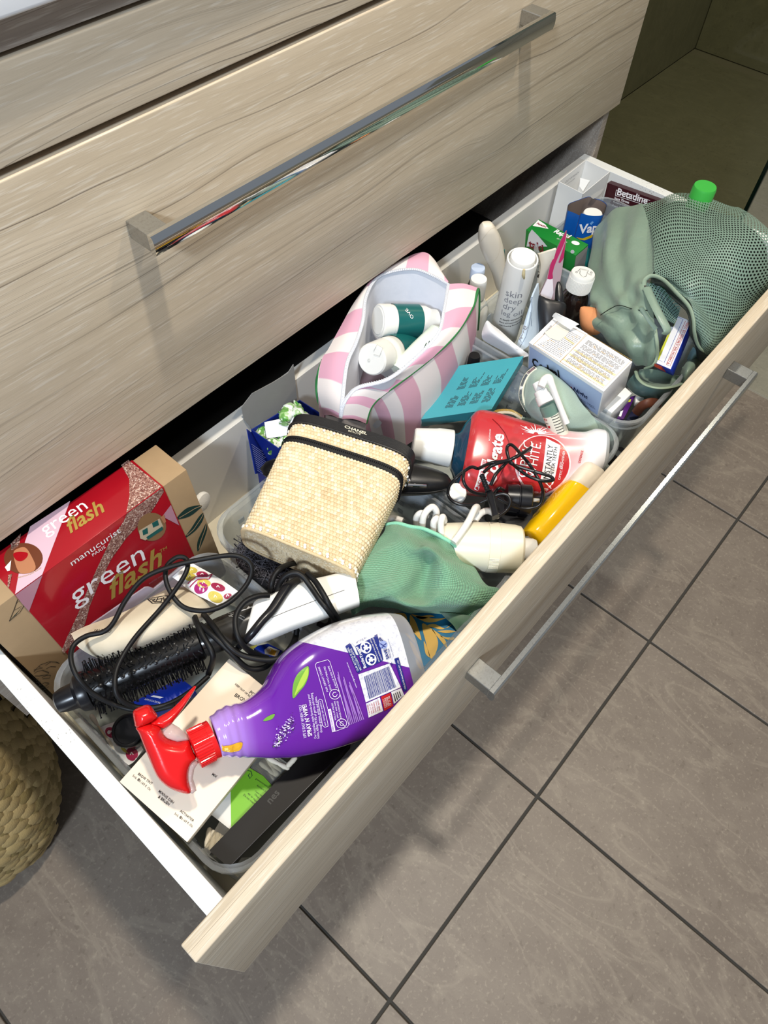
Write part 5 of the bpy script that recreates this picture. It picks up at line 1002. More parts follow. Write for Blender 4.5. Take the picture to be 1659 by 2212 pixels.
obj('piping', tube(path(cB((545, 712, -.022), (520, 790, -.030), (508, 860, -.045), (518, 950, -.06), (552, 1035, -.075)), 0), .0019, 8, 8), PIPE, sbg, 60)
obj('gusset', sheet(bicubic([[fo[0], (fo[0]+fi[0])/2, fi[0], (fi[0]+pip9[0])/2, pip9[0]], [a - np.array([0, 0, .08]) for a in (fo[0], (fo[0]+fi[0])/2, fi[0], (fi[0]+pip9[0])/2, pip9[0])]], 4, 6), .0015), mat('white_cotton', 'e9e2e2', .7, bump=.15, bscale=700), sbg, 60)
rim = np.vstack([crom(fi, 6), crom(nr, 8)[::-1][1:-1]]); cen = rim.mean(0)
obj('lining', rings([rim, cen + (rim-cen)*.97 - [0, 0, .03], cen + (rim-cen)*.93 - [0, 0, .075], cen + (rim-cen)*.8 - [0, 0, .115], cen + (rim-cen)*.02 - [0, 0, .116]], cap=False), LIN2, sbg, 70, recalc=True)
obj('zip', tube(np.vstack([crom(fi, 6)]) + [0, 0, .0012], .0022, 6, 1, flat=.7), ZWH, sbg, 60, label='white zip tape'); obj('zip', tube(crom(nr, 8) + [0, 0, .0012], .0022, 6, 1, flat=.7), ZWH, sbg, 60, label='white zip tape')
zt = G()
for L_ in (crom(fi, 22), crom(nr, 26)):
    for a in L_[::2]:
        d = unit(cen - a); zt = zt + tube([a + [0, 0, .0028], a + d*.0022 + [0, 0, .0026]], .0006, 4, 1)
obj('zip_teeth', zt, ZWH, sbg, None, 'stuff')
TEAL = mat('teal_label', '16605f', .3); WPL = mat('white_tub_plastic', 'e9e8e3', .35)
def ptub(name, label, a, b, r, prof, lab, txt=None):
    t = thing(name, label, 'supplement tub', (a+b)/2 - [0, 0, r]); obj('tub_body', lathe(a, b, prof, 40), WPL, t, 30)
    g = lathe(a, b, [(lab[0], r*1.012), (lab[1], r*1.012)], 48, cap=False); obj('label', g, TEAL, t, 40, label='deep teal label wrap'); return t, g.bvh()
r_ = .0208; a, b = P(*cB((872, 478, ))[0], -.030), P(*cB((1215, 480))[0], -.052)
t1_, v1 = ptub('supplement_tub', 'white tub with teal label lying farther back in the striped bag', a, b, r_, [(0, .0001), (0, r_*.78), (.012, r_*.86), (.012, r_*.93), (.03, r_), (.20, r_), (.205, r_*.94), (.215, r_*.97), (.70, r_*.97), (.74, r_*.92), (.80, r_*.92), (.9, r_*.75), (1, r_*.72)], (.24, .68))
TP = facecam(a, b, r_); lettering(t1_, 'OVE', cB((1090, 458))[0], cB((1060, 402))[0], TP, INKW, bvh=v1, hs=.9)
r_ = .0195; a, b = P(*cB((835, 712))[0], -.026), P(*cB((1060, 610))[0], -.075)
t2_, v2 = ptub('supplement_tub', 'white capped tub with teal label nearest in the striped bag', a, b, r_, [(0, .0001), (0, r_*.88), (.02, r_*.97), (.06, r_), (.26, r_), (.28, r_*.93), (.34, r_*.93), (.36, r_*.99), (.42, r_*.99), (.44, r_*.96), (.95, r_*.96), (1, r_*.9)], (.50, .95))
zz = unit(a-b); LP = (a + zz*.0004, zz); obj('printed_line', strokes([cB((850, 660), (870, 620), (905, 640), (885, 690), (850, 678)), cB(*ellipse_px((822, 714), (7, 0), (0, 8), 8))], LP, .0006, off=.0006), mat('grey_emboss', 'b9b9b4', .4), t2_, None)
a, b = P(*cB((1000, 790))[0], -.055), P(*cB((1245, 540))[0], -.035); tg = thing('lotion_tube', 'white and pale green tube standing along the zip inside the striped bag', 'tube', (a+b)/2 - [0, 0, .02])
obj('tube_body', lathe(a, b, [(0, .013), (.5, .014), (.95, .013), (1, .009)], 28), mat('pale_green_tube', 'dfe9dc', .35), tg, 40); gv = lathe(a, b, [(0, .013), (.5, .014), (.95, .013)], 28).bvh(); TGP = facecam(a, b, .014)
for i in range(5): obj('small_print', strokes([cB((1150+18*i, 640-10*i), (1165+18*i, 610-12*i)), cB((1170+14*i, 650-16*i), (1180+14*i, 630-16*i))], TGP, .0010, gv, .0006), INKG, tg, None)
solo('pouch_pack', 'clear rose plastic pack at the bottom of the striped bag', 'packet', sheet(bicubic(pth(cB, [[(690, 830, -.085), (720, 740, -.075), (800, 760, -.075)], [(690, 900, -.085), (760, 830, -.07), (900, 800, -.075)], [(700, 930, -.085), (800, 880, -.08), (930, 840, -.085)]]), 6, 6), .003), mat('rose_clear_film', 'a88a92', .15, alpha=.75))
# ---------------------------------------------------------------- teal box, cold tablet box
tq = [P(936-26, 903+3, -.100), P(1062, 884, -.086), P(1131, 769, -.062)]; tq.append(tq[0] + tq[2] - tq[1]); tn = unit(np.cross(tq[1]-tq[0], tq[3]-tq[0])); tn = tn if tn[2] > 0 else -tn
TEB = NT('teal_gloss_card', .25); TEB.col(TEB.mix(TEB.noise(TEB.pos(), 12, 2), '348b97', '439ca7')); tb_ = thing('teal_box', 'shiny teal card box tilted against the striped bag', 'box', np.mean(tq, 0) - [0, 0, .03])
td = np.array(P(1139, 800, -.075)) - tq[2]; td = td - (tq[1]-tq[0])*np.dot(td, unit(tq[1]-tq[0]))/np.linalg.norm(tq[1]-tq[0])*.0; th_ = tn*-.020
obj('carton', G([a for a in tq] + [a + th_ for a in tq], [(0, 1, 2, 3), (7, 6, 5, 4), (0, 4, 5, 1), (1, 5, 6, 2), (2, 6, 7, 3), (3, 7, 4, 0)]), TEB.m, tb_, None); TBP = (tq[0], tn)
TI = mat('dark_teal_ink', '123f49', .4); tqd = [(936, 903), (1062, 884), (1131, 769), (1010, 790)]
for k in range(4):
    for m in range(6):
        t0, t1 = .16 + .02*NR.rand(), .36 + .10*NR.rand()
        for (x0, x1) in ((t0, t1), (.52, .60 + .22*NR.rand())):
            y_ = .10 + .21*k + .024*m; n_ = max(2, int((x1-x0)/.07)); obj('small_print', strokes([[quadface(tqd, y_, x0 + (x1-x0)*q/n_), quadface(tqd, y_, x0 + (x1-x0)*(q+.75)/n_)] for q in range(n_)], TBP, .0008), TI, tb_, None)
DM = pose((.7181, -.1823, -.1012), (.2557, .0069, -1.6403)); dw, dd, dh = .1154, .0548, .0563; cx = thing('cold_tablet_box', 'white and pale blue cold and flu tablet box with a torn top flap', 'medicine box', tf(DM, (dw/2, dd/2, 0)))
obj('carton', box((0, 0, 0), (dw, dd, dh), .0007).x(DM), mat('white_gloss_card', 'e9e8ea', .3), cx); DF = facep(DM, (0, 0, 0), (0, -1, 0)); DT = facep(DM, (0, 0, dh), (0, 0, 1))
def rq(M, a, b, w): return [tf(M, p) for p in w]
obj('front_cool_tint', drape([tf(DM, p) for p in ((.002, 0, .001), (dw-.0015, 0, .001), (dw-.0015, 0, dh-.006), (.002, 0, dh-.006))], DF, None, .0003), mat('cool_light_tint', 'b4c5ea', .35), cx, None)  # pale blue tint paints cool light onto the white front face
NAV = mat('navy_ink', '17244f', .35); ORG = mat('ochre_ink', 'b08a3a', .4); TAN = mat('cream_stripe', 'ead6a8', .4)
for s, a, b, m, k in (('Codral', (190, 770), (538, 945), mat('near_black_ink', '131419', .3), dict(bold=.03, hs=1.5)), ('Day', (545, 975), (660, 1050), REDP, dict(bold=.02)), ('&', (662, 1050), (700, 1076), REDP, dict(bold=.02)), ('Night', (708, 1078), (886, 1195), NAV, dict(bold=.03, hs=1.05)), ('48 DAY TABLETS', (798, 1196), (970, 1300), NAV, {}), ('24 NIGHT TABLETS', (800, 1212), (985, 1326), NAV, {})): lettering(cx, s, cO(a)[0], cO(b)[0], DF, m, off=.0008, **k)
for l in (((190, 505), (515, 190), (860, 375), (540, 720), (190, 505)), ((530, 718), (890, 368), (1450, 700), (1085, 1060), (530, 718))): obj('printed_frame', strokes([cO(*l)], DT, .0005, off=.0003), ORG, cx, None)
for a, b, c, d in (((560, 690), (585, 680), (1110, 1020), (1085, 1040)), ((640, 625), (665, 610), (1185, 940), (1160, 965)), ((700, 570), (725, 560), (1250, 885), (1225, 905))): dk('cream_stripe', cO(a, b, c, d), DT, TAN, cx)
dk('cream_stripe', cO((550, 395), (575, 390), (720, 485), (705, 505)), DT, TAN, cx); q1_ = cO((205, 505), (530, 700), (850, 385), (690, 300)); q2_ = cO((560, 715), (1080, 1045), (1440, 700), (910, 395))
for q, n_ in ((q1_, 17), (q2_, 30)):
    ls = [[], []]
    for k in range(n_):
        y0 = .06 + .88*k/n_
        if q is q2_ and k % 6 == 5: continue
        x = .04; 
        while x < .93:
            e = min(.95, x + .03 + .09*NR.rand()); ls[0 if NR.rand() < .9 else 1].append([quadface(q, x, y0), quadface(q, e, y0)]); x = e + .018
    obj('small_print', strokes(ls[0], DT, .00052, off=.0005), mat('grey_brown_ink', '7d7873', .5), cx, None); obj('small_print', strokes(ls[1], DT, .0006, off=.0005), ORG, cx, None)
obj('barcode', strokes([cO((315+12*k, 365-13*k), (330+12*k, 372-13*k)) for k in range(9)], DT, .0007, off=.0006), INK, cx, None)
solo_f = G(bicubic([[P(*cO((430, 140))[0], -.030), P(*cO((470, 95))[0], -.022), P(*cO((540, 130))[0], -.022)], [P(*cO((540, 230))[0], -.030), P(*cO((600, 160))[0], -.022), P(*cO((690, 190))[0], -.022)], [P(*cO((670, 310))[0], -.031), P(*cO((720, 265))[0], -.026), P(*cO((778, 240))[0], -.024)]], 4, 4).reshape(-1, 3)); _S = solo_f.v.reshape(9, 9, 3)
obj('torn_flap', sheet(_S, .0006), WHITEC, cx, 60); dk('torn_patch', cO((330, 350), (480, 260), (540, 225), (660, 320), (600, 400), (520, 460), (400, 420)), DT, mat('bare_card', 'd8d4c8', .7), cx, .0008)
# ---------------------------------------------------------------- sage pouch, throat spray
SAGE = NT('sage_cotton', .85, .2); _w = SAGE.noise(SAGE.pos(), 700, 2); SAGE.col(SAGE.mix(_w, '9ab4a8', 'b3c8bc')); SAGE.bump(_w, .2, .0006); SAGE.b.inputs['Sheen Weight'].default_value = .2; SAGE = SAGE.m
sp4 = bicubic(pth(cO, [[(205, 800, -.085), (270, 765, -.078), (350, 800, -.072), (450, 870, -.070), (560, 955, -.074)], [(95, 900, -.085), (200, 900, -.060), (350, 950, -.050), (560, 1010, -.056), (705, 1092, -.074)], [(40, 1080, -.092), (170, 1120, -.064), (330, 1150, -.050), (600, 1200, -.052), (795, 1232, -.075)], [(60, 1290, -.097), (180, 1330, -.068), (340, 1380, -.060), (640, 1400, -.062), (890, 1345, -.082)],
     [(160, 1440, -.097), (250, 1480, -.085), (400, 1560, -.085), (700, 1560, -.085), (1000, 1462, -.100)], [(-30, 1440, -.105), (200, 1560, -.110), (420, 1680, -.120), (800, 1680, -.118), (1225, 1612, -.118)], [(60, 1640, -.11), (300, 1740, -.125), (500, 1820, -.135), (850, 1830, -.135), (1235, 1720, -.13)]]), 8, 8)
spu = thing('sage_pouch', 'soft sage green pouch with open metal zips between teal box and red bottle', 'pouch', P(1230, 880, -.11)); obj('cloth', sheet(sp4, .004), SAGE, spu, 60)
CRZ = mat('cream_zip_tape', 'd9d4c2', .7); zl = path(cO((215, 795, -.070), (110, 890, -.074), (45, 1040, -.080), (40, 1190, -.086), (115, 1350, -.092)), 0); obj('zip_tape', tube(zl, .0032, 8, 8, flat=.5), CRZ, spu, 60)
zg = path(cC((628, 118, -.095), (690, 90, -.090), (770, 92, -.090), (835, 128, -.095)), 0); obj('zip_tape', tube(zg, .0034, 8, 8, flat=.6), CRZ, spu, 60)
for L_, m, nm in ((crom(np.array(zl) + [-.0015, 0, .001], 12), CHROME, 'silver'), (crom(np.array(zg) + [0, .001, .002], 10), GOLD, 'gold')):
    z_ = G(); tt = np.gradient(L_, axis=0)
    for a, d in zip(L_, tt):
        e = unit(np.cross(d, (0, 0, 1.0))); z_ = z_ + tube([a - e*.0016, a + e*.0016], .00075, 5, 1)
    obj('zip_teeth', z_, m, spu, None, 'stuff', label=f'{nm} zip teeth')
s0, s1 = P(*cO((345, 1215))[0], -.036), P(*cO((545, 1680))[0], -.075); ts = thing('throat_spray', 'small clear throat spray bottle with long white nozzle lying on the sage pouch', 'spray bottle', (s0+s1)/2 - [0, 0, .01]); rs_ = .0102
obj('bottle_body', lathe(s0, s1, [(.10, rs_*.9), (.16, rs_), (.9, rs_), (1, rs_*.8)], 32), clear('clear_green_bottle', '9fbbb0', 'b5cfc4', .35, .06), ts, 40); obj('contents', lathe(s0, s1, [(.18, rs_*.93), (.98, rs_*.9)], 28), mat('pale_green_liquid', '7fa596', .1), ts, 40)
lg = lathe(s0, s1, [(.34, rs_*1.02), (.95, rs_*1.02)], 40, cap=False); obj('label', lg, mat('cream_label', 'e4e2d2', .4), ts, 40); lv = lg.bvh(); h0 = P(*cO((235, 985))[0], -.026)
obj('collar', lathe(h0, s0, [(0, .0058), (.28, .0060), (.42, .0062), (.46, .0085), (.70, .0088), (.72, .0098), (1.12, .0104), (1.16, .0098)], 28), WHITEP, ts, 30)
obj('nozzle', tube(path(cO((290, 1040, -.020), (330, 960, -.016), (385, 930, -.014), (420, 1000, -.015), (480, 1160, -.026), (560, 1360, -.040), (620, 1510, -.050)), 0), [.0045, .0052, .0050, .0040, .0036, .0034, .0036], 12, 6), WHITEP, ts, 50)
LP2 = facecam(s0, s1, rs_); obj('small_print', strokes([cO((395+13*k+8, 1395+34*k), (500+13*k, 1368+34*k)) for k in range(8)], LP2, .0008, lv, .0005), INK, ts, None)
for s, a, b, m in (('D', (345, 1500), (375, 1488), REDP), ('AY', (360, 1545), (390, 1532), INK)): lettering(ts, s, cO(a)[0], cO(b)[0], LP2, m, bvh=lv, bold=.03)
dk('printed_mark', cO((378, 1560), (405, 1548), (412, 1585), (388, 1590)), LP2, REDP, ts, .0006, lv)
# ---------------------------------------------------------------- upright bottles and tubes
def upr(pts, z0, z1): return P(*cL(pts[0])[0], z0), P(*cL(pts[1])[0], z1)
cpl = plane3(cL((190, 310))[0] + (-.030,), cL((440, 270))[0] + (-.030,), cL((440, 870))[0] + (-.125,))
CRT = mat('cream_tube_plastic', 'e2d8c8', .35); ctg = loft2([(cL(a)[0], cL(b)[0]) for a, b in (((400, 900), (520, 880)), ((345, 720), (505, 700)), ((268, 560), (495, 530)), ((212, 430), (478, 400)), ((188, 310), (442, 272)), ((200, 195), (385, 165)), ((235, 130), (345, 118)))], cpl, [.014, .014, .0135, .013, .012, .010, .005], 36, 2.5, sub=4)
ct = thing('cream_tube', 'cream oval bottle leaning on the drawer back behind the leg oil', 'bottle', ctg.v.mean(0) - [0, 0, .05]); obj('bottle_body', ctg, CRT, ct, 60)
obj('outline', strokes([cL(*ellipse_px((300, 340), (95, 60), (-70, 190), 24)) + cL((395, 400))], cpl, .0005, ctg.bvh(), .0003), mat('beige_line', 'd3c7b2', .4), ct, None)
obj('edge_stripe', tube(path(cL((487, 440, -.052), (493, 560, -.072)), 0), .0016, 6, 4), TEAL, ct, 60)
a, b = upr(((715, 545), (480, 1470)), -.002, -.150); rl = .0205; lo = thing('leg_oil_bottle', 'tall white tube lettered skin deep dry leg oil, cap rim chipped', 'bottle', b); ax = unit(a-b); Lq = np.linalg.norm(a-b)
obj('bottle_body', lathe(b, a, [(0, .0001), (0, rl*.98), (.01, rl), (.992, rl), (1, rl*.985), (1, rl*.90), (.93, rl*.88), (.93, .0001)], 48), WHITEP, lo, 30)
obj('cap', lathe(b + (a-b)*.93, a + ax*.004, [(0, rl*.80), (.86, rl*.80), (1, rl*.76), (1, .0001)], 40), mat('matt_white_cap', 'ebe9e3', .55), lo, 30)
cn_ = unit((CL-(a+b)/2) - ax*np.dot(CL-(a+b)/2, ax)); e_ = unit(np.cross(ax, cn_)); chip = b + (a-b)*.93 + cn_*rl*.97 + e_*(.006)
obj('chip', tube([chip + ax*.012 - e_*.001, chip + ax*.004 + cn_*.0016, chip - ax*.003 + e_*.002], [.0016, .0022, .0012], 8, 3), mat('yellowed_glue', 'cdbf95', .5), lo, 50)
lv = lathe(b, a, [(0, rl), (1, rl)], 64, cap=False).bvh(); LPl = ((a+b)/2 + cn_*rl, cn_); GINK = mat('grey_ink_soft', '8f8f96', .4)
for s, p, q, m, k in (('skin', (505, 995), (697, 1030), GINK, {}), ('deep', (487, 1068), (695, 1105), GINK, {}), ('dry', (470, 1142), (622, 1178), GINK, {}), ('leg oil', (455, 1222), (690, 1258), GINK, {}), ('A deeply enriching', (440, 1282), (690, 1300), INK, dict(bold=.02)), ('blend of 9 essential oils', (430, 1315), (700, 1338), INK, dict(bold=.02)), ('with Evening Primrose', (425, 1348), (690, 1372), INK, dict(bold=.02))): lettering(lo, s, cL(p)[0], cL(q)[0], LPl, m, bvh=lv, hs=1.1 if m is GINK else 1, **k)
def bottle(name, label, top, capr, caph, bodyr, zt, zb, capm, bodym, shoulder=.02, lean=(0, 0)):
    c = P(*top, zt); d = np.array([lean[0], lean[1], 0]); f_ = lambda z: c + (np.array([0, 0, z-zt])) + d*(zt-z); t = thing(name, label, 'bottle', f_(zb))
    obj('cap', lathe(f_(zt-caph), f_(zt), [(0, capr), (.9, capr), (1, capr*.93), (1, .0001)], 36), capm, t, 30)
    z1 = zt-caph; obj('bottle_body', lathe(f_(zb), f_(z1+.001), [(0, .0001), (0, bodyr*.95), (.03, bodyr)] + [(1-(shoulder*(1-s)+.003)/(z1-zb), capr*.8+(bodyr-capr*.8)*math.cos(s*math.pi/2)) for s in (0, .25, .5, .75, 1)] + [(1, capr*.8)], 36), bodym, t, 50); return t
WB2 = mat('milk_white_bottle', 'e3e1d8', .35); DKB = mat('dark_amber_bottle', '1a1210', .08, spec=.7)
bottle('lotion_bottle', 'small round white bottle with cylindrical cap beside the striped bag corner', cL((192, 785))[0], .0118, .030, .0205, -.060, -.185, WHITEP, WB2)
bottle('lotion_bottle', 'bottle with pale blue lid glimpsed behind the round white bottle', cL((182, 650))[0], .0105, .018, .0125, -.075, -.19, mat('pale_blue_lid', 'c9d7ee', .3), DKB)
bb_ = bottle('medicine_bottle', 'dark amber medicine bottle with ribbed white safety cap next to the mesh bag', cL((1440, 712))[0], .0172, .026, .0205, -.055, -.19, WHITEP, DKB, .018, (-.10, .0))
ct_ = P(*cL((1440, 712))[0], -.0545); obj('cap_mark', strokes([cL((1370, 700), (1400, 670), (1440, 675), (1500, 690), (1480, 720), (1540, 745)), cL((1400, 690), (1395, 730), (1430, 770), (1470, 760), (1480, 735)), cL(*ellipse_px((1357, 710), (12, 0), (0, 9), 8)), cL(*ellipse_px((1535, 712), (12, 0), (0, 9), 8))], (ct_, np.array((0, 0, 1.0))), .0008), mat('grey_emboss_ink', '77797c', .5), bb_, None)
rb_ = G(); c0 = ct_
for k in range(56):
    q = k/56*2*math.pi; d = np.array([math.cos(q), math.sin(q), 0]); rb_ = rb_ + tube([c0 + d*.0172 - [0, 0, .024] + np.array([-.0024, 0, 0]), c0 + d*.0172 - [0, 0, .005] + np.array([-.0005, 0, 0])], .0005, 4, 1)
obj('cap_ribs', rb_, WHITEP, bb_, 50, 'stuff')
obj('label', sheet(bicubic([[P(*cL((1205, 1140))[0], -.112), P(*cL((1290, 1170))[0], -.108), P(*cL((1375, 1165))[0], -.110)], [P(*cL((1215, 1260))[0], -.14), P(*cL((1290, 1290))[0], -.136), P(*cL((1370, 1290))[0], -.138)]], 4, 4), .0006), WHITEC, bb_, 50)
a = P(*cA((706, 945))[0], -.100); b = P(*cA((664, 885))[0], -.085); solo('makeup_sponge', 'peach makeup sponge tucked beneath the mesh bag edge', 'sponge', lathe(a + [.004, -.016, -.01], a + [-.004, .022, .016], [(0, .0001), (.06, .010), (.2, .0165), (.4, .0185), (.6, .016), (.8, .010), (.95, .004), (1, .0005)], 28), mat('peach_foam', 'd78f5e', .8, bump=.1, bscale=900))
def sheetthing(name, label, cat, f, rows, m, th=.0025, nu=6, nv=6):
    s = bicubic(pth(f, rows), nu, nv); t = thing(name, label, cat, s.reshape(-1, 3).mean(0) - [0, 0, .02]); g = sheet(s, th); obj('wrapper', g, m, t, 60); return t, g.bvh(), s
wp, wv, _ = sheetthing('wipes_packet', 'crumpled white wipes packet hanging over the tub rim', 'packet', cL, [[(235, 1390, -.085), (285, 1287, -.072), (345, 1330, -.080)], [(225, 1460, -.090), (340, 1400, -.074), (445, 1405, -.082)], [(260, 1530, -.100), (430, 1500, -.080), (600, 1545, -.085)], [(500, 1665, -.105), (600, 1620, -.088), (740, 1655, -.092)], [(650, 1765, -.110), (720, 1730, -.098), (800, 1705, -.100)]], PAPER)
WPP = (P(*cL((500, 1560))[0], -.08), np.array((0, 0, 1.0)))
for s, a, b in (('INTIMATE WIPES', (655, 1700), (452, 1580)), ('BIODEGRADABLE', (600, 1735), (455, 1620)), ('SENSITIVE', (770, 1685), (640, 1635)), ('vajet', (320, 1500), (255, 1470))): lettering(wp, s, cL(a)[0], cL(b)[0], WPP, INK, bvh=wv)
obj('printed_ring', strokes([cL(*ellipse_px((312, 1535), (38, 10), (-10, 40), 14)), cL((300, 1520), (315, 1545), (328, 1515))], WPP, .0006, wv, .0005), INK, wp, None)
bs, bv_, _ = sheetthing('sachet', 'pale blue crinkled sachet standing between leg oil and black tube', 'sachet', cL, [[(905, 838, -.062), (912, 960, -.075), (910, 1150, -.095), (915, 1400, -.115)], [(835, 1000, -.065), (850, 1100, -.078), (860, 1260, -.096), (850, 1520, -.118)], [(770, 1190, -.085), (770, 1300, -.092), (750, 1440, -.104), (710, 1640, -.12)], [(715, 1370, -.100), (700, 1440, -.105), (670, 1500, -.11), (645, 1575, -.118)]], mat('pale_blue_foil', 'c5d5e6', .35, bump=.2, bscale=160))
BSP = (P(*cL((770, 1350))[0], -.09), unit((-.5, -.55, .67))); lettering(bs, 'rtive', cL((680, 1545))[0], cL((800, 1365))[0], BSP, GINK, bvh=bv_)
obj('printed_curve', strokes([cL((830, 1180), (820, 1330), (780, 1470), (700, 1610)), cL((830, 1000), (850, 1130), (840, 1240), (860, 1350))], BSP, .0006, bv_, .0005), mat('blue_grey_ink', '5f6f86', .4), bs, None)
wc, _, _ = sheetthing('white_card', 'blank off-white card pack leaning beyond the leg oil', 'packet', cL, [[(905, 497, -.052), (1010, 465, -.050), (1118, 436, -.048)], [(930, 640, -.07), (1000, 620, -.07), (1075, 580, -.068)], [(900, 860, -.10), (960, 830, -.1), (1010, 780, -.098)], [(870, 980, -.12), (900, 1000, -.12), (940, 1000, -.12)]], mat('offwhite_card', 'e2ddd0', .5), .004)
obj('dark_print', strokes([cL((878, 770), (892, 740), (882, 780)), cL((890, 715), (895, 705))], (P(*cL((885, 750))[0], -.085), unit((-.4, -.5, .7))), .003, off=.004), INK, wc, None)
pk2 = thing('lip_mask_sachet', 'magenta and silver upright sachet with pointed top', 'sachet', P(1190, 640, -.12)); PKS = plane3(cL((1240, 200))[0] + (-.020,), cL((1000, 1060))[0] + (-.125,), cL((1180, 700))[0] + (-.080,))
PKS = (P(*cL((1120, 620))[0], -.070), unit((-.55, -.45, .55)))
obj('wrapper', plate(cL((1240, 205), (1232, 330), (1205, 530), (1182, 700), (1160, 830), (1095, 1030), (1050, 1068), (950, 1040), (920, 965), (1000, 790), (1040, 625), (1100, 480), (1170, 330)), PKS, .006), mat('silver_pink_foil', 'a9939b', .3, .3), pk2, 40)
MGP = mat('magenta_gloss', '9c1f52', .25); dk('print_or_sheen_band', cL((1240, 206), (1222, 330), (1180, 430), (1130, 540), (1090, 640), (1070, 720), (1075, 780), (1040, 795), (1008, 785), (1042, 625), (1100, 480), (1170, 330)), PKS, MGP, pk2, .0004); dk('print_or_sheen_band', cL((1228, 330), (1205, 530), (1190, 560), (1160, 600), (1140, 590), (1180, 470)), PKS, MGP, pk2, .0004)
dk('print_or_sheen_band', cL((1008, 790), (1072, 790), (1080, 950), (1045, 1060), (955, 1035), (925, 965)), PKS, mat('pale_foil', 'cfc9d2', .3), pk2, .0004)
bt = thing('black_tube', 'matt black cosmetic tube standing below the magenta sachet', 'tube', P(1195, 690, -.16)); BTP = (P(*cL((1060, 1180))[0], -.092), unit((-.45, -.45, .7)))
obj('tube_body', loft2([(cL(a)[0], cL(b)[0]) for a, b in (((905, 985), (1075, 1075)), ((895, 1060), (1215, 1080)), ((905, 1200), (1225, 1180)), ((930, 1420), (1180, 1400)))], BTP, [.006, .011, .0125, .012], 32, 2.6, sub=3), mat('matt_black_tube', '1c1c20', .35), bt, 50)
obj('clip', loft2([(cL(a)[0], cL(b)[0]) for a, b in (((1125, 825), (1150, 820)), ((1105, 900), (1185, 880)), ((1100, 1040), (1200, 1000)), ((1120, 1090), (1205, 1080)))], BTP, [.002, .004, .006, .006], 20, 2.4, sub=3), BLACKP, bt, 50)
for i, (q, z) in enumerate(((cL((140, 1700))[0], -.085), (cB((1585, 738))[0], -.095))):
    c = P(*q, z); t = thing('nail_polish_bottle', ('black capped nail polish bottle closest to the striped bag', 'black capped nail polish bottle half hidden by the teal box corner')[i], 'bottle', c - [0, 0, .06], 'nail polish bottles'); obj('cap', lathe(c - [0, 0, .032], c, [(0, .0086), (.9, .0080), (1, .0070), (1, .0001)], 28), BLACKP, t, 40); obj('bottle_body', lathe(c - [0, 0, .065], c - [0, 0, .032], [(0, .0001), (0, .013), (.7, .013), (.95, .007), (1, .006)], 28), DKB, t, 40)
# ---------------------------------------------------------------- boxes in the far corner
PM = pose((.966, -.0130, -.1487), (.1366, -.0462, -1.6466)); pw, pd, ph_ = .0949, .0311, .055; GR = mat('green_gloss_card', '1d7f33', .28)
px_ = thing('tablet_box', 'green tablet box with white logo in the far clear tub', 'medicine box', tf(PM, (pw/2, pd/2, 0))); obj('carton', box((0, 0, 0), (pw, pd, ph_), .0007).x(PM), GR, px_); PT = facep(PM, (0, 0, ph_), (0, 0, 1)); PFc = facep(PM, (0, 0, 0), (0, -1, 0)); PE = facep(PM, (pw, 0, 0), (1, 0, 0))
MAR = mat('maroon_ink', '8c1c2c', .35); dk('logo_panel', cL((832, 155), (900, 84), (985, 140), (1022, 192)), PT, WPR, px_); lettering(px_, 'Panadol', cL((880, 135))[0], cL((988, 180))[0], PT, MAR, bold=.03, off=.0007)
lettering(px_, 'Rapid', cL((1080, 232))[0], cL((1255, 305))[0], PT, INKW, bold=.03, shear=.2); lettering(px_, '20 optizorb', cL((1118, 312))[0], cL((1240, 360))[0], PT, INKW); lettering(px_, 'caplet', cL((1215, 295))[0], cL((1280, 322))[0], PT, MAR, bold=.02)
dk('logo_panel', cL(*ellipse_px((1345, 360), (48, 16), (-14, 20), 16)), PT, WPR, px_); dk('logo_panel', cL(*ellipse_px((1310, 462), (24, 4), (-4, 22), 14)), PFc, WPR, px_)
dk('logo_panel', cL((825, 195), (900, 270), (1010, 400), (760, 400), (790, 250)), PFc, WPR, px_); lettering(px_, 'taki', cL((790, 405))[0], cL((965, 470))[0], PFc, MAR, bold=.03, off=.0007)
obj('end_print', drape([tf(PM, p) for p in ((pw, .001, .001), (pw, pd-.001, .001), (pw, pd-.001, ph_-.002), (pw, .001, ph_-.002))], PE, None, .0003), GREYC, px_, None)
WM = pose((1.0701, .0090, -.1623), (.0562, .0242, -1.5842)); ww_, wd_, wh_ = .0469, .077, .0942; wx = thing('white_carton', 'tall open white carton standing in the back corner', 'box', tf(WM, (ww_/2, wd_/2, 0))); w_ = .0008
obj('carton', box((0, 0, 0), (w_, wd_, wh_)).x(WM) + box((ww_-w_, 0, 0), (ww_, wd_, wh_)).x(WM) + box((0, 0, 0), (ww_, w_, wh_)).x(WM) + box((0, wd_-w_, 0), (ww_, wd_, wh_)).x(WM) + box((0, 0, 0), (ww_, wd_, w_)).x(WM), WHITEC, wx, None)
WI = facep(WM, (w_, 0, 0), (1, 0, 0))
for s, a, b in (('OUT OF REACH', (240, 388), (412, 258)), ('OF CHILDREN', (265, 405), (360, 335))): lettering(wx, s, cT(a)[0], cT(b)[0], WI, mat('grey_lettering', '8a8a90', .5), off=.0006)
obj('inner_flap', plate(cT((435, 320), (560, 355), (545, 375), (470, 495), (425, 430)), (P(*cT((490, 400))[0], -.09), unit((-.8, -.2, .4))), .0006), WHITEC, wx, None)
rim_ = [(275, 735), (272, 690), (300, 645), (420, 600), (540, 560), (600, 580), (700, 605), (765, 650), (770, 690), (730, 790), (640, 808), (540, 800), (450, 775), (425, 800), (370, 775), (300, 748)]
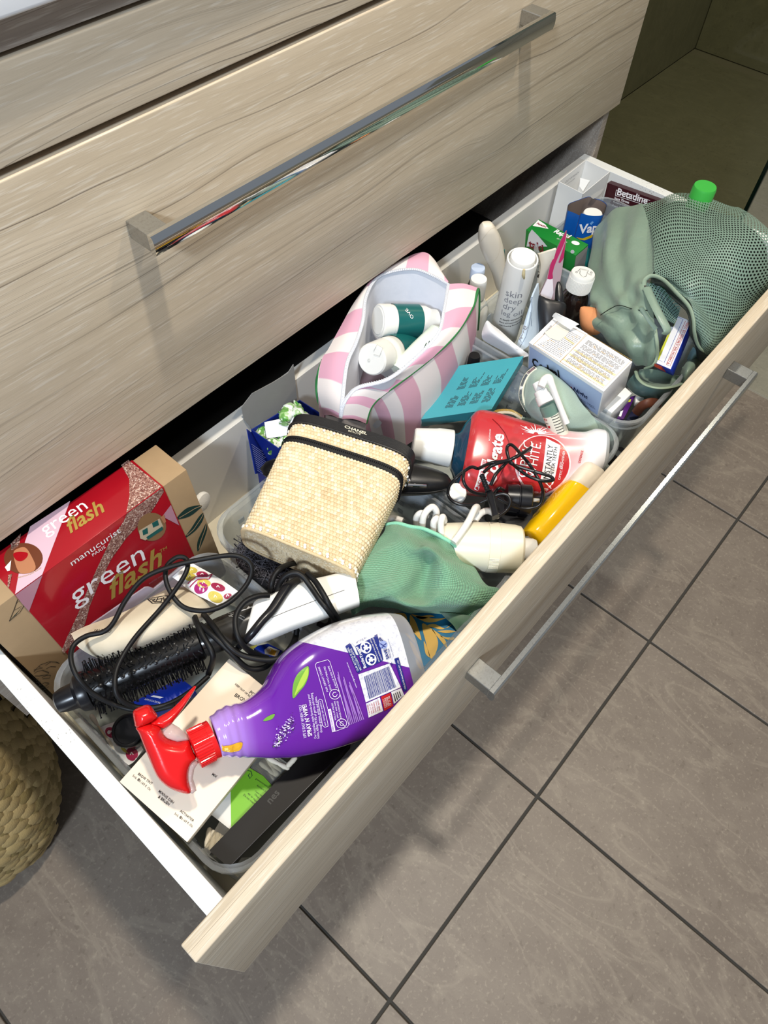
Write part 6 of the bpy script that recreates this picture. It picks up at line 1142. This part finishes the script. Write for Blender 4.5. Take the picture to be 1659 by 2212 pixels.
top = np.array([P(*q, -.066) for q in crom(cT(*rim_), 3, True)]); vc = top.mean(0); vx = thing('balm_carton', 'torn open bright blue carton lettered Vap behind the green box', 'box', vc - [0, 0, .1]); BLV = mat('bright_blue_card', '1257ad', .3)
lo_ = vc + (top-vc)*[.92, .92, 1] - [0, 0, .045]; lo2 = vc + (top-vc)*[.95, .95, 1] - [0, 0, .105]; go = rings([lo2, lo_, top], cap=False); obj('carton', go, BLV, vx, 50); obj('inside', rings([vc + (r-vc)*[.985, .985, 1] for r in (top - [0, 0, .0006], lo_, lo2)], cap=False), mat('brown_grey_card', '6f6058', .7), vx, 50, label='brown grey unprinted inside')
obj('flap', plate(cT((560, 560), (640, 505), (742, 450), (700, 520), (640, 575), (600, 590)), (P(*cT((640, 530))[0], -.058), unit((-.5, -.4, .7))), .0007), GREYC, vx, None)
vv = go.bvh(); VP = (P(*cT((500, 950))[0], -.09), unit((-.62, -.6, .5))); lettering(vx, 'Vap', cT((415, 1035))[0], cT((640, 1005))[0], VP, INKW, bvh=vv, bold=.03, hs=1.1, off=.0008)
dk('print_or_sheen_band', cT((402, 1085), (470, 1100), (540, 1070), (600, 1035), (590, 1085), (500, 1125), (440, 1115)), VP, mat('golden_band', 'd9b321', .35), vx, .0008, vv, .004); dk('printed_mark', cT((525, 900), (550, 868), (575, 880), (548, 920)), VP, mat('light_blue_print', '6f9fd6', .35), vx, .0008, vv)
jar = P(*cT((600, 770))[0], -.075); solo('white_jar', 'white jar lid inside the torn blue carton', 'jar', lathe(jar - [0, 0, .05], jar, [(0, .015), (.95, .0155), (1, .014), (1, .0001)], 30), WHITEP)
BXP = (np.array((1.150, -.1, -.1)), unit((-1, 0, .10))); bx2 = thing('lozenge_pack', 'dark maroon throat lozenge box against the drawer end', 'medicine box', (1.15, -.09, -.17)); MRN = mat('maroon_card', '3a1017', .35)
obj('carton', plate(cT((785, 385), (1500, 640), (1420, 900), (690, 790)), BXP, .012), MRN, bx2, None); lettering(bx2, 'Betadine', cT((905, 535))[0], cT((1290, 655))[0], BXP, INKW, bold=.02); obj('printed_frame', strokes([cT((900, 475), (1330, 610)), cT((900, 475), (885, 545)), cT((885, 545), (1300, 680))], BXP, .0007), INKW, bx2, None)
for k, s in enumerate(('Sore Throat', 'Povidone-Iodine', 'Ready To Use')): lettering(bx2, s, cT((872-12*k, 590+45*k))[0], cT((1060-20*k, 650+45*k))[0], BXP, INKW, bold=.02 if k == 0 else 0)
bottle('green_cap_bottle', 'tall bottle with bright green cap rising beyond the mesh bag', (1524, 402), .0166, .032, .022, .004, -.205, mat('bright_green_cap', '3fae45', .4), mat('green_tint_bottle', '3b8f49', .2)) 
a = P(*cT((500, 1290))[0], -.12); solo('teal_tub', 'teal tub top deep between green box and mesh bag', 'lid', lathe(a - [0, 0, .03], a, [(0, .018), (.9, .018), (1, .016), (1, .0001)], 28), mat('teal_plastic', '0f5f5c', .35))
# ---------------------------------------------------------------- mesh bag
NYL = NT('green_nylon', .38, .5); _n = NYL.noise(NYL.pos(), 14, 4, .6); NYL.col(NYL.mix(_n, '6f877a', '8b9d8a')); NYL.bump(NYL.noise(NYL.pos(), 60, 4, .6), .35, .003); NYL.b.inputs['Sheen Weight'].default_value = .15; NYL = NYL.m
NETM = mat('green_net', '778f82', .42, spec=.45); HEM = mat('sage_hem', '93a58f', .7, bump=.3, bscale=1300); NYLD = mat('dark_green_lining', '1a231f', .7)
mbg = thing('mesh_bag', 'sage green nylon and mesh toiletry bag slumped over the drawer end', 'toiletry bag', P(1430, 640, -.1))
ny = [[(690, 590, -.105), (728, 430, -.080), (835, 330, -.055), (975, 303, -.032)], [(688, 640, -.095), (765, 520, -.055), (880, 450, -.035), (1015, 430, -.014)], [(700, 720, -.085), (780, 650, -.052), (890, 600, -.032), (1042, 640, -.010)], [(686, 830, -.088), (780, 790, -.058), (880, 760, -.040), (988, 722, -.018)], [(690, 900, -.095), (765, 905, -.072), (880, 880, -.046), (1012, 860, -.024)], [(695, 975, -.105), (790, 975, -.070), (920, 975, -.054), (1050, 990, -.034)], [(780, 1035, -.112), (850, 1080, -.084), (950, 1090, -.064), (1052, 1100, -.056)], [(905, 1155, -.125), (940, 1175, -.105), (1000, 1190, -.09), (1045, 1165, -.075)]]
ns = bicubic(pth(cA, ny), 12, 12); nn2 = gnormals(ns); sh = ns.shape
ph1 = np.linspace(0, 1, sh[0])[:, None]; ph2 = np.linspace(0, 1, sh[1])[None, :]
wr_ = .0036*np.sin(17*ph2 + 5*np.sin(6*ph1)) * (.4+.6*np.sin(9*ph1)**2) + 0.0028*np.sin(31*(ph1*.7+ph2*.4)+2*np.sin(8*ph2))*np.exp(-((ph1-.6)/.2)**2)
obj('nylon_panel', sheet(ns - nn2*wr_[..., None], .0012), NYL, mbg, 70)
me_ = [[(965, 303, -.036), (1060, 268, -.034), (1150, 248, -.030), (1300, 275, -.020), (1420, 298, -.012), (1500, 312, -.010)], [(1012, 405, -.014), (1110, 372, -.006), (1220, 360, .002), (1340, 368, .008), (1470, 380, .004), (1610, 405, -.002)], [(1042, 560, -.008), (1150, 525, .004), (1270, 492, .012), (1400, 482, .016), (1530, 500, .010), (1680, 480, -.002)], [(1045, 680, -.008), (1150, 640, .004), (1280, 605, .010), (1410, 610, .010), (1540, 640, .000), (1700, 625, -.030)], [(1110, 725, -.008), (1200, 765, -.002), (1300, 745, .002), (1420, 765, -.004), (1540, 800, -.022), (1680, 740, -.055)], [(1232, 850, -.012), (1290, 880, -.014), (1360, 905, -.020), (1450, 930, -.036), (1540, 900, -.056), (1640, 830, -.075)], [(1262, 985, -.032), (1310, 1022, -.038), (1370, 1062, -.048), (1440, 1035, -.060), (1505, 975, -.074), (1585, 895, -.09)], [(1290, 1082, -.058), (1312, 1108, -.062), (1340, 1120, -.068), (1385, 1092, -.08), (1440, 1040, -.09), (1525, 955, -.1)]]
NI, NJ = 14, 16; ms = bicubic(pth(cA, me_), NI, NJ); mh = ms.shape
p1 = np.linspace(0, 1, mh[0])[:, None]; p2 = np.linspace(0, 1, mh[1])[None, :]; ms = ms - gnormals(ms)*(.0028*np.sin(9*p2+4*np.sin(5*p1)) + .0016*np.sin(16*p1+7*p2))[..., None]
def samp(S_, a, b):
    x = a*(S_.shape[0]-1); y = b*(S_.shape[1]-1); i = np.clip(x.astype(int), 0, S_.shape[0]-2); j = np.clip(y.astype(int), 0, S_.shape[1]-2); fx = (x-i)[..., None]; fy = (y-j)[..., None]
    return (S_[i, j]*(1-fx)+S_[i+1, j]*fx)*(1-fy) + (S_[i, j+1]*(1-fx)+S_[i+1, j+1]*fx)*fy
def net(S_, nr_, nc_, hole=.33):
    V = []; F = []; sq = [(-.5, -.5), (0, -.5), (.5, -.5), (.5, 0), (.5, .5), (0, .5), (-.5, .5), (-.5, 0)]; hl = [(-.72, -.72), (0, -1), (.72, -.72), (1, 0), (.72, .72), (0, 1), (-.72, .72), (-1, 0)]
    A = []; B = []
    for i in range(nr_):
        for j in range(nc_ + (i % 2)):
            cx_ = (i+.5)/nr_; cy_ = (j+.5-.5*(i % 2))/nc_; n = len(A)
            for (dx, dy) in sq: A.append(min(1, max(0, cx_+dx/nr_))); B.append(min(1, max(0, cy_+dy/nc_)))
            for (dx, dy) in hl: A.append(min(1, max(0, cx_+dx*hole*1.05/nr_))); B.append(min(1, max(0, cy_+dy*hole*.92/nc_)))
            F += [(n+k, n+(k+1) % 8, n+8+(k+1) % 8, n+8+k) for k in range(8)]
    return G(samp(S_, np.array(A), np.array(B)), F)
obj('net_panel', net(ms, 62, 46), NETM, mbg, None, recalc=False); obj('inner_lining', sheet(ms[::3, ::3] - [0, 0, .014]), NYLD, mbg, 60)
hemr = path(cA((985, 745, -.020), (992, 715, -.014), (1030, 694, -.008), (1090, 716, -.006), (1160, 785, -.006), (1228, 860, -.010), (1252, 930, -.018), (1258, 1000, -.032), (1275, 1065, -.050), (1312, 1112, -.062), (1345, 1126, -.070)), 0); obj('hem', tube(hemr, .0030, 8, 8, flat=.6), HEM, mbg, 60)
obj('hem', tube(path(cA((1045, 985, -.032), (1056, 1060, -.045), (1056, 1130, -.066), (1035, 1178, -.078), (990, 1198, -.09)), 0), .0026, 8, 8, flat=.6), HEM, mbg, 60)
i2 = bicubic(pth(cA, [[(995, 730, -.020), (1060, 745, -.022), (1130, 800, -.026), (1185, 868, -.030)], [(1010, 800, -.030), (1075, 820, -.034), (1130, 870, -.038), (1170, 915, -.040)], [(1040, 900, -.038), (1085, 920, -.042), (1120, 940, -.044), (1150, 955, -.046)]]), 6, 8); obj('inner_net', net(i2, 12, 14), mat('green_net_shade', '5d7a72', .5), mbg, None, recalc=False); obj('inner_lining', sheet(i2 - [0, 0, .006]), NYLD, mbg, 60)
obj('binding', tube(path(cA((1000, 760, -.016), (1030, 830, -.018), (1070, 910, -.022), (1110, 985, -.030), (1098, 1010, -.036)), 0), .0058, 10, 8, flat=.4), NYL, mbg, 60); obj('zip_pull', tube(path(cA((970, 870, -.014), (1005, 925, -.018), (1050, 985, -.026)), 0), .0034, 8, 4, flat=.45), mat('grey_green_rubber', '62786f', .5), mbg, 50)
obj('seam', tube(path(cA((745, 915, -.066), (800, 880, -.054), (850, 862, -.045), (930, 885, -.038), (1000, 890, -.024)), 0) + np.array([0, 0, .0022]), .0006, 5, 6), NYLD, mbg, 60)
lp = bicubic(pth(cM, [[(690, 850, -.105), (718, 930, -.098), (800, 1000, -.092), (950, 1036, -.088), (1100, 1020, -.094), (1200, 985, -.105)], [(620, 930, -.118), (670, 1020, -.112), (770, 1075, -.108), (920, 1110, -.105), (1080, 1100, -.11), (1160, 1050, -.115)], [(590, 990, -.13), (650, 1070, -.13), (740, 1125, -.135), (870, 1190, -.135), (1010, 1228, -.135), (1110, 1140, -.135)]]), 8, 8); obj('pocket', sheet(lp, .0012), mat('blue_green_nylon', '5c7a78', .4, bump=.25, bscale=70), mbg, 70)
obj('hem', tube(lp[0] + [0, 0, .001], .0024, 8, 1, flat=.6), HEM, mbg, 60)
pi = bicubic(pth(cM, [[(690, 850, -.105), (718, 930, -.098), (800, 1000, -.092), (950, 1036, -.088), (1100, 1020, -.094), (1200, 985, -.105)], [(715, 850, -.125), (770, 920, -.128), (860, 950, -.13), (980, 960, -.13), (1100, 960, -.13), (1190, 945, -.125)], [(735, 818, -.115), (830, 812, -.125), (930, 830, -.13), (1060, 870, -.13), (1130, 880, -.125), (1200, 890, -.11)]]), 6, 8); obj('pocket_lining', sheet(pi, .001), NYL, mbg, 70)
obj('fold', sheet(bicubic(pth(cM, [[(1215, 800, -.095), (1290, 705, -.085), (1400, 682, -.085), (1520, 668, -.095)], [(1188, 880, -.105), (1255, 855, -.088), (1345, 800, -.088), (1450, 740, -.1)], [(1195, 970, -.115), (1235, 975, -.105), (1290, 925, -.105), (1370, 850, -.115)]]), 6, 6), .0012), NYL, mbg, 70)
obj('fold', sheet(bicubic(pth(cM, [[(1265, 700, -.09), (1300, 620, -.08), (1335, 565, -.072)], [(1300, 740, -.088), (1340, 665, -.078), (1400, 625, -.072)], [(1340, 700, -.088), (1430, 680, -.085), (1520, 650, -.08)]]), 5, 5), .0012), mat('blue_green_fold', '6d8b8c', .4), mbg, 70)
# pill box half out of the bag, packets in the fourth tub
pb2, pbp, _ = lay_box('pill_box', 'blue and white pill carton with seal warning, poking out of the mesh bag', 'medicine box', cM((1140, 208), (1312, 275), (1085, 828), (905, 750)), [-.050, -.046, -.082, -.086], .02, mat('cobalt_card', '1330a4', .35))
dk('top_print', cM((1142, 214), (1308, 280), (1082, 818), (910, 744)), pbp, WPR, pb2, .0004)
BLI = mat('blue_ink', '28449c', .35); RDI = mat('red_ink', 'b8402c', .35); lettering(pb2, 'IF CARTON SEAL IS BROKEN OR TORN', cM((1068, 762))[0], cM((1285, 300))[0], pbp, RDI, off=.0007, hs=1.2, bold=.02)
for l, m in ((((1035, 765), (1075, 785), (1292, 295), (1250, 278), (1035, 765)), RDI), (((918, 700), (1010, 745), (1222, 258), (1150, 232)), BLI)): obj('printed_frame', strokes([cM(*l)], pbp, .0006, off=.0006), m, pb2, None)
dk('print_or_sheen_band', cM((925, 705), (950, 718), (1085, 400), (1065, 395)), pbp, mat('lime_yellow_print', 'c5c43a', .4), pb2, .0006); dk('print_or_sheen_band', cM((1120, 290), (1135, 250), (1155, 258), (1115, 345)), pbp, mat('lime_yellow_print'), pb2, .0006)
obj('end_print', plate(cM((905, 752), (1084, 826), (1060, 855), (1030, 852), (900, 785)), (P(*cM((1000, 800))[0], -.088), unit((-.2, -.9, .3))), .0006), mat('rust_card', '9c3a22', .4), pb2, None)
wb2, _, _ = lay_box('white_box', 'narrow white carton lying below the cold tablet box', 'box', cM((560, 1005), (650, 1085), (425, 1305), (315, 1238)), -.112, .03, WHITEC)
pp, ppp, _ = lay_box('purple_packet', 'purple and yellow packet deep in the fourth clear tub', 'packet', cM((640, 1120), (695, 1105), (560, 1370), (480, 1365)), -.13, .01, mat('purple_card', '4b1a66', .35)); dk('print_or_sheen_band', cM((600, 1165), (640, 1155), (630, 1185), (602, 1190)), ppp, mat('lime_yellow_print'), pp, .0005); dk('print_or_sheen_band', cM((520, 1290), (550, 1280), (525, 1350), (500, 1345)), ppp, WPR, pp, .0005)
lay_box('navy_packet', 'dark navy packet beside the purple packet in the tub', 'packet', cM((700, 1200), (800, 1230), (700, 1390), (580, 1380)), -.135, .012, mat('navy_card', '1a1c3a', .4)); solo('brown_strap', 'brown leather strap curled in the tub near the mesh bag', 'strap', tube(path(cM((690, 1310, -.12), (760, 1230, -.105), (860, 1190, -.10), (960, 1200, -.12)), 0), .006, 10, 8, flat=.4), mat('brown_leather', '5a3020', .5))
lay_box('white_packet', 'small white packet under the mesh bag edge in the tub', 'packet', cM((690, 1120), (790, 1130), (770, 1180), (690, 1190)), -.125, .008, WHITEC)
c = P(*cM((510, 1740))[0], -.15); solo('small_cap', 'small black cap on the drawer floor near the front', 'cap', lathe(c - [0, 0, .02], c, [(0, .012), (.8, .012), (1, .009), (1, .0001)], 24), BLACKP)
# ---------------------------------------------------------------- seagrass basket on the floor
SEA = mat('seagrass_strand', 'b39c6c', .7, var=.2, vscale=45, bump=.3, bscale=500)
bkc = np.array((-.192, .190)); bka = math.radians(-16)
def bks(q, z):
    t = (z - FZ)/.47; r = float(np.interp(t, [0, .06, .18, .35, .6, 1], [.148, .165, .180, .185, .170, .130])); c, s = math.cos(q), math.sin(q); p = 2.7
    x = r*math.copysign(abs(c)**(2/p), c); y = r*math.copysign(abs(s)**(2/p), s); return np.array([bkc[0] + x*math.cos(bka) - y*math.sin(bka), bkc[1] + x*math.sin(bka) + y*math.cos(bka), z])
bsk = thing('seagrass_basket', 'plaited seagrass basket standing on the floor under the vanity end', 'basket', (bkc[0], bkc[1], FZ))
zs_ = np.linspace(FZ+.001, FZ+.47, 20); an_ = np.linspace(0, 2*math.pi, 64, endpoint=False)
shell_ = [[bks(q, z) for q in an_] for z in zs_]; cen_ = np.array([bkc[0], bkc[1], 0])
inn = [[(p-[bkc[0], bkc[1], 0])*[.95, .95, 1] + [bkc[0], bkc[1], 0] for p in r] for r in shell_[::-1]]
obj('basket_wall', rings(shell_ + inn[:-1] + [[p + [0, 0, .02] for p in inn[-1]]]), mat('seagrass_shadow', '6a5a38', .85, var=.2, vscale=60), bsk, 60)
def strand_mesh():
    rs = []
    for t in np.linspace(-1, 1, 7):
        w = .0098*(1-.45*abs(t)**3); rs.append([(-w, t*.0175, -.001+.0028*(1-t*t)), (-w*.5, t*.0175, .0012+.0030*(1-t*t)), (w*.5, t*.0175, .0012+.0030*(1-t*t)), (w, t*.0175, -.001+.0028*(1-t*t))])
    return rings(rs, closed=False, cap=False)
sme = [mkmesh('strand', strand_mesh(), m, 60, None, False) for m in (SEA, mat('seagrass_strand_pale', 'b09a6a', .7, var=.2, vscale=45, bump=.3, bscale=500), mat('seagrass_strand_olive', '8f7c4e', .7, var=.22, vscale=45, bump=.3, bscale=500))]
cnt = 0
for j in range(23):
    z = FZ + .010 + j*.0195
    for i in range(60):
        q = -math.pi*.74 + (i + .5*(j % 2))*.066
        p = bks(q, z); d = ray(0, 0); n = unit(np.cross(bks(q+.01, z)-p, bks(q, z+.004)-p))
        if np.dot(n, CL-p) < .12*np.linalg.norm(CL-p): continue
        c_ = RM.T @ (p - CL); u = CU + FOC*c_[0]/-c_[2]; v = CV - FOC*c_[1]/-c_[2]
        if u < -25 or v > 2240 or cnt >= 300: continue
        tx = unit(bks(q+.01, z)-p); ty = np.cross(n, tx); a = (.62 if (i % 2) else -.50) + .10*NR.randn()
        M = np.eye(4); M[:3, 0] = tx*math.cos(a) + ty*math.sin(a); M[:3, 1] = -tx*math.sin(a) + ty*math.cos(a); M[:3, 2] = unit(n + .10*ty*(1 if i % 2 else -1)); M[:3, 3] = p + n*(.0006 + .0010*(i % 2) + .0004*NR.rand()) - rootloc(bsk)
        o = bpy.data.objects.new('strand', sme[int(NR.choice([0, 0, 1, 2]))]); COL.objects.link(o); o.parent = bsk; o.matrix_local = Matrix(M.tolist()); cnt += 1
print('strands', cnt)
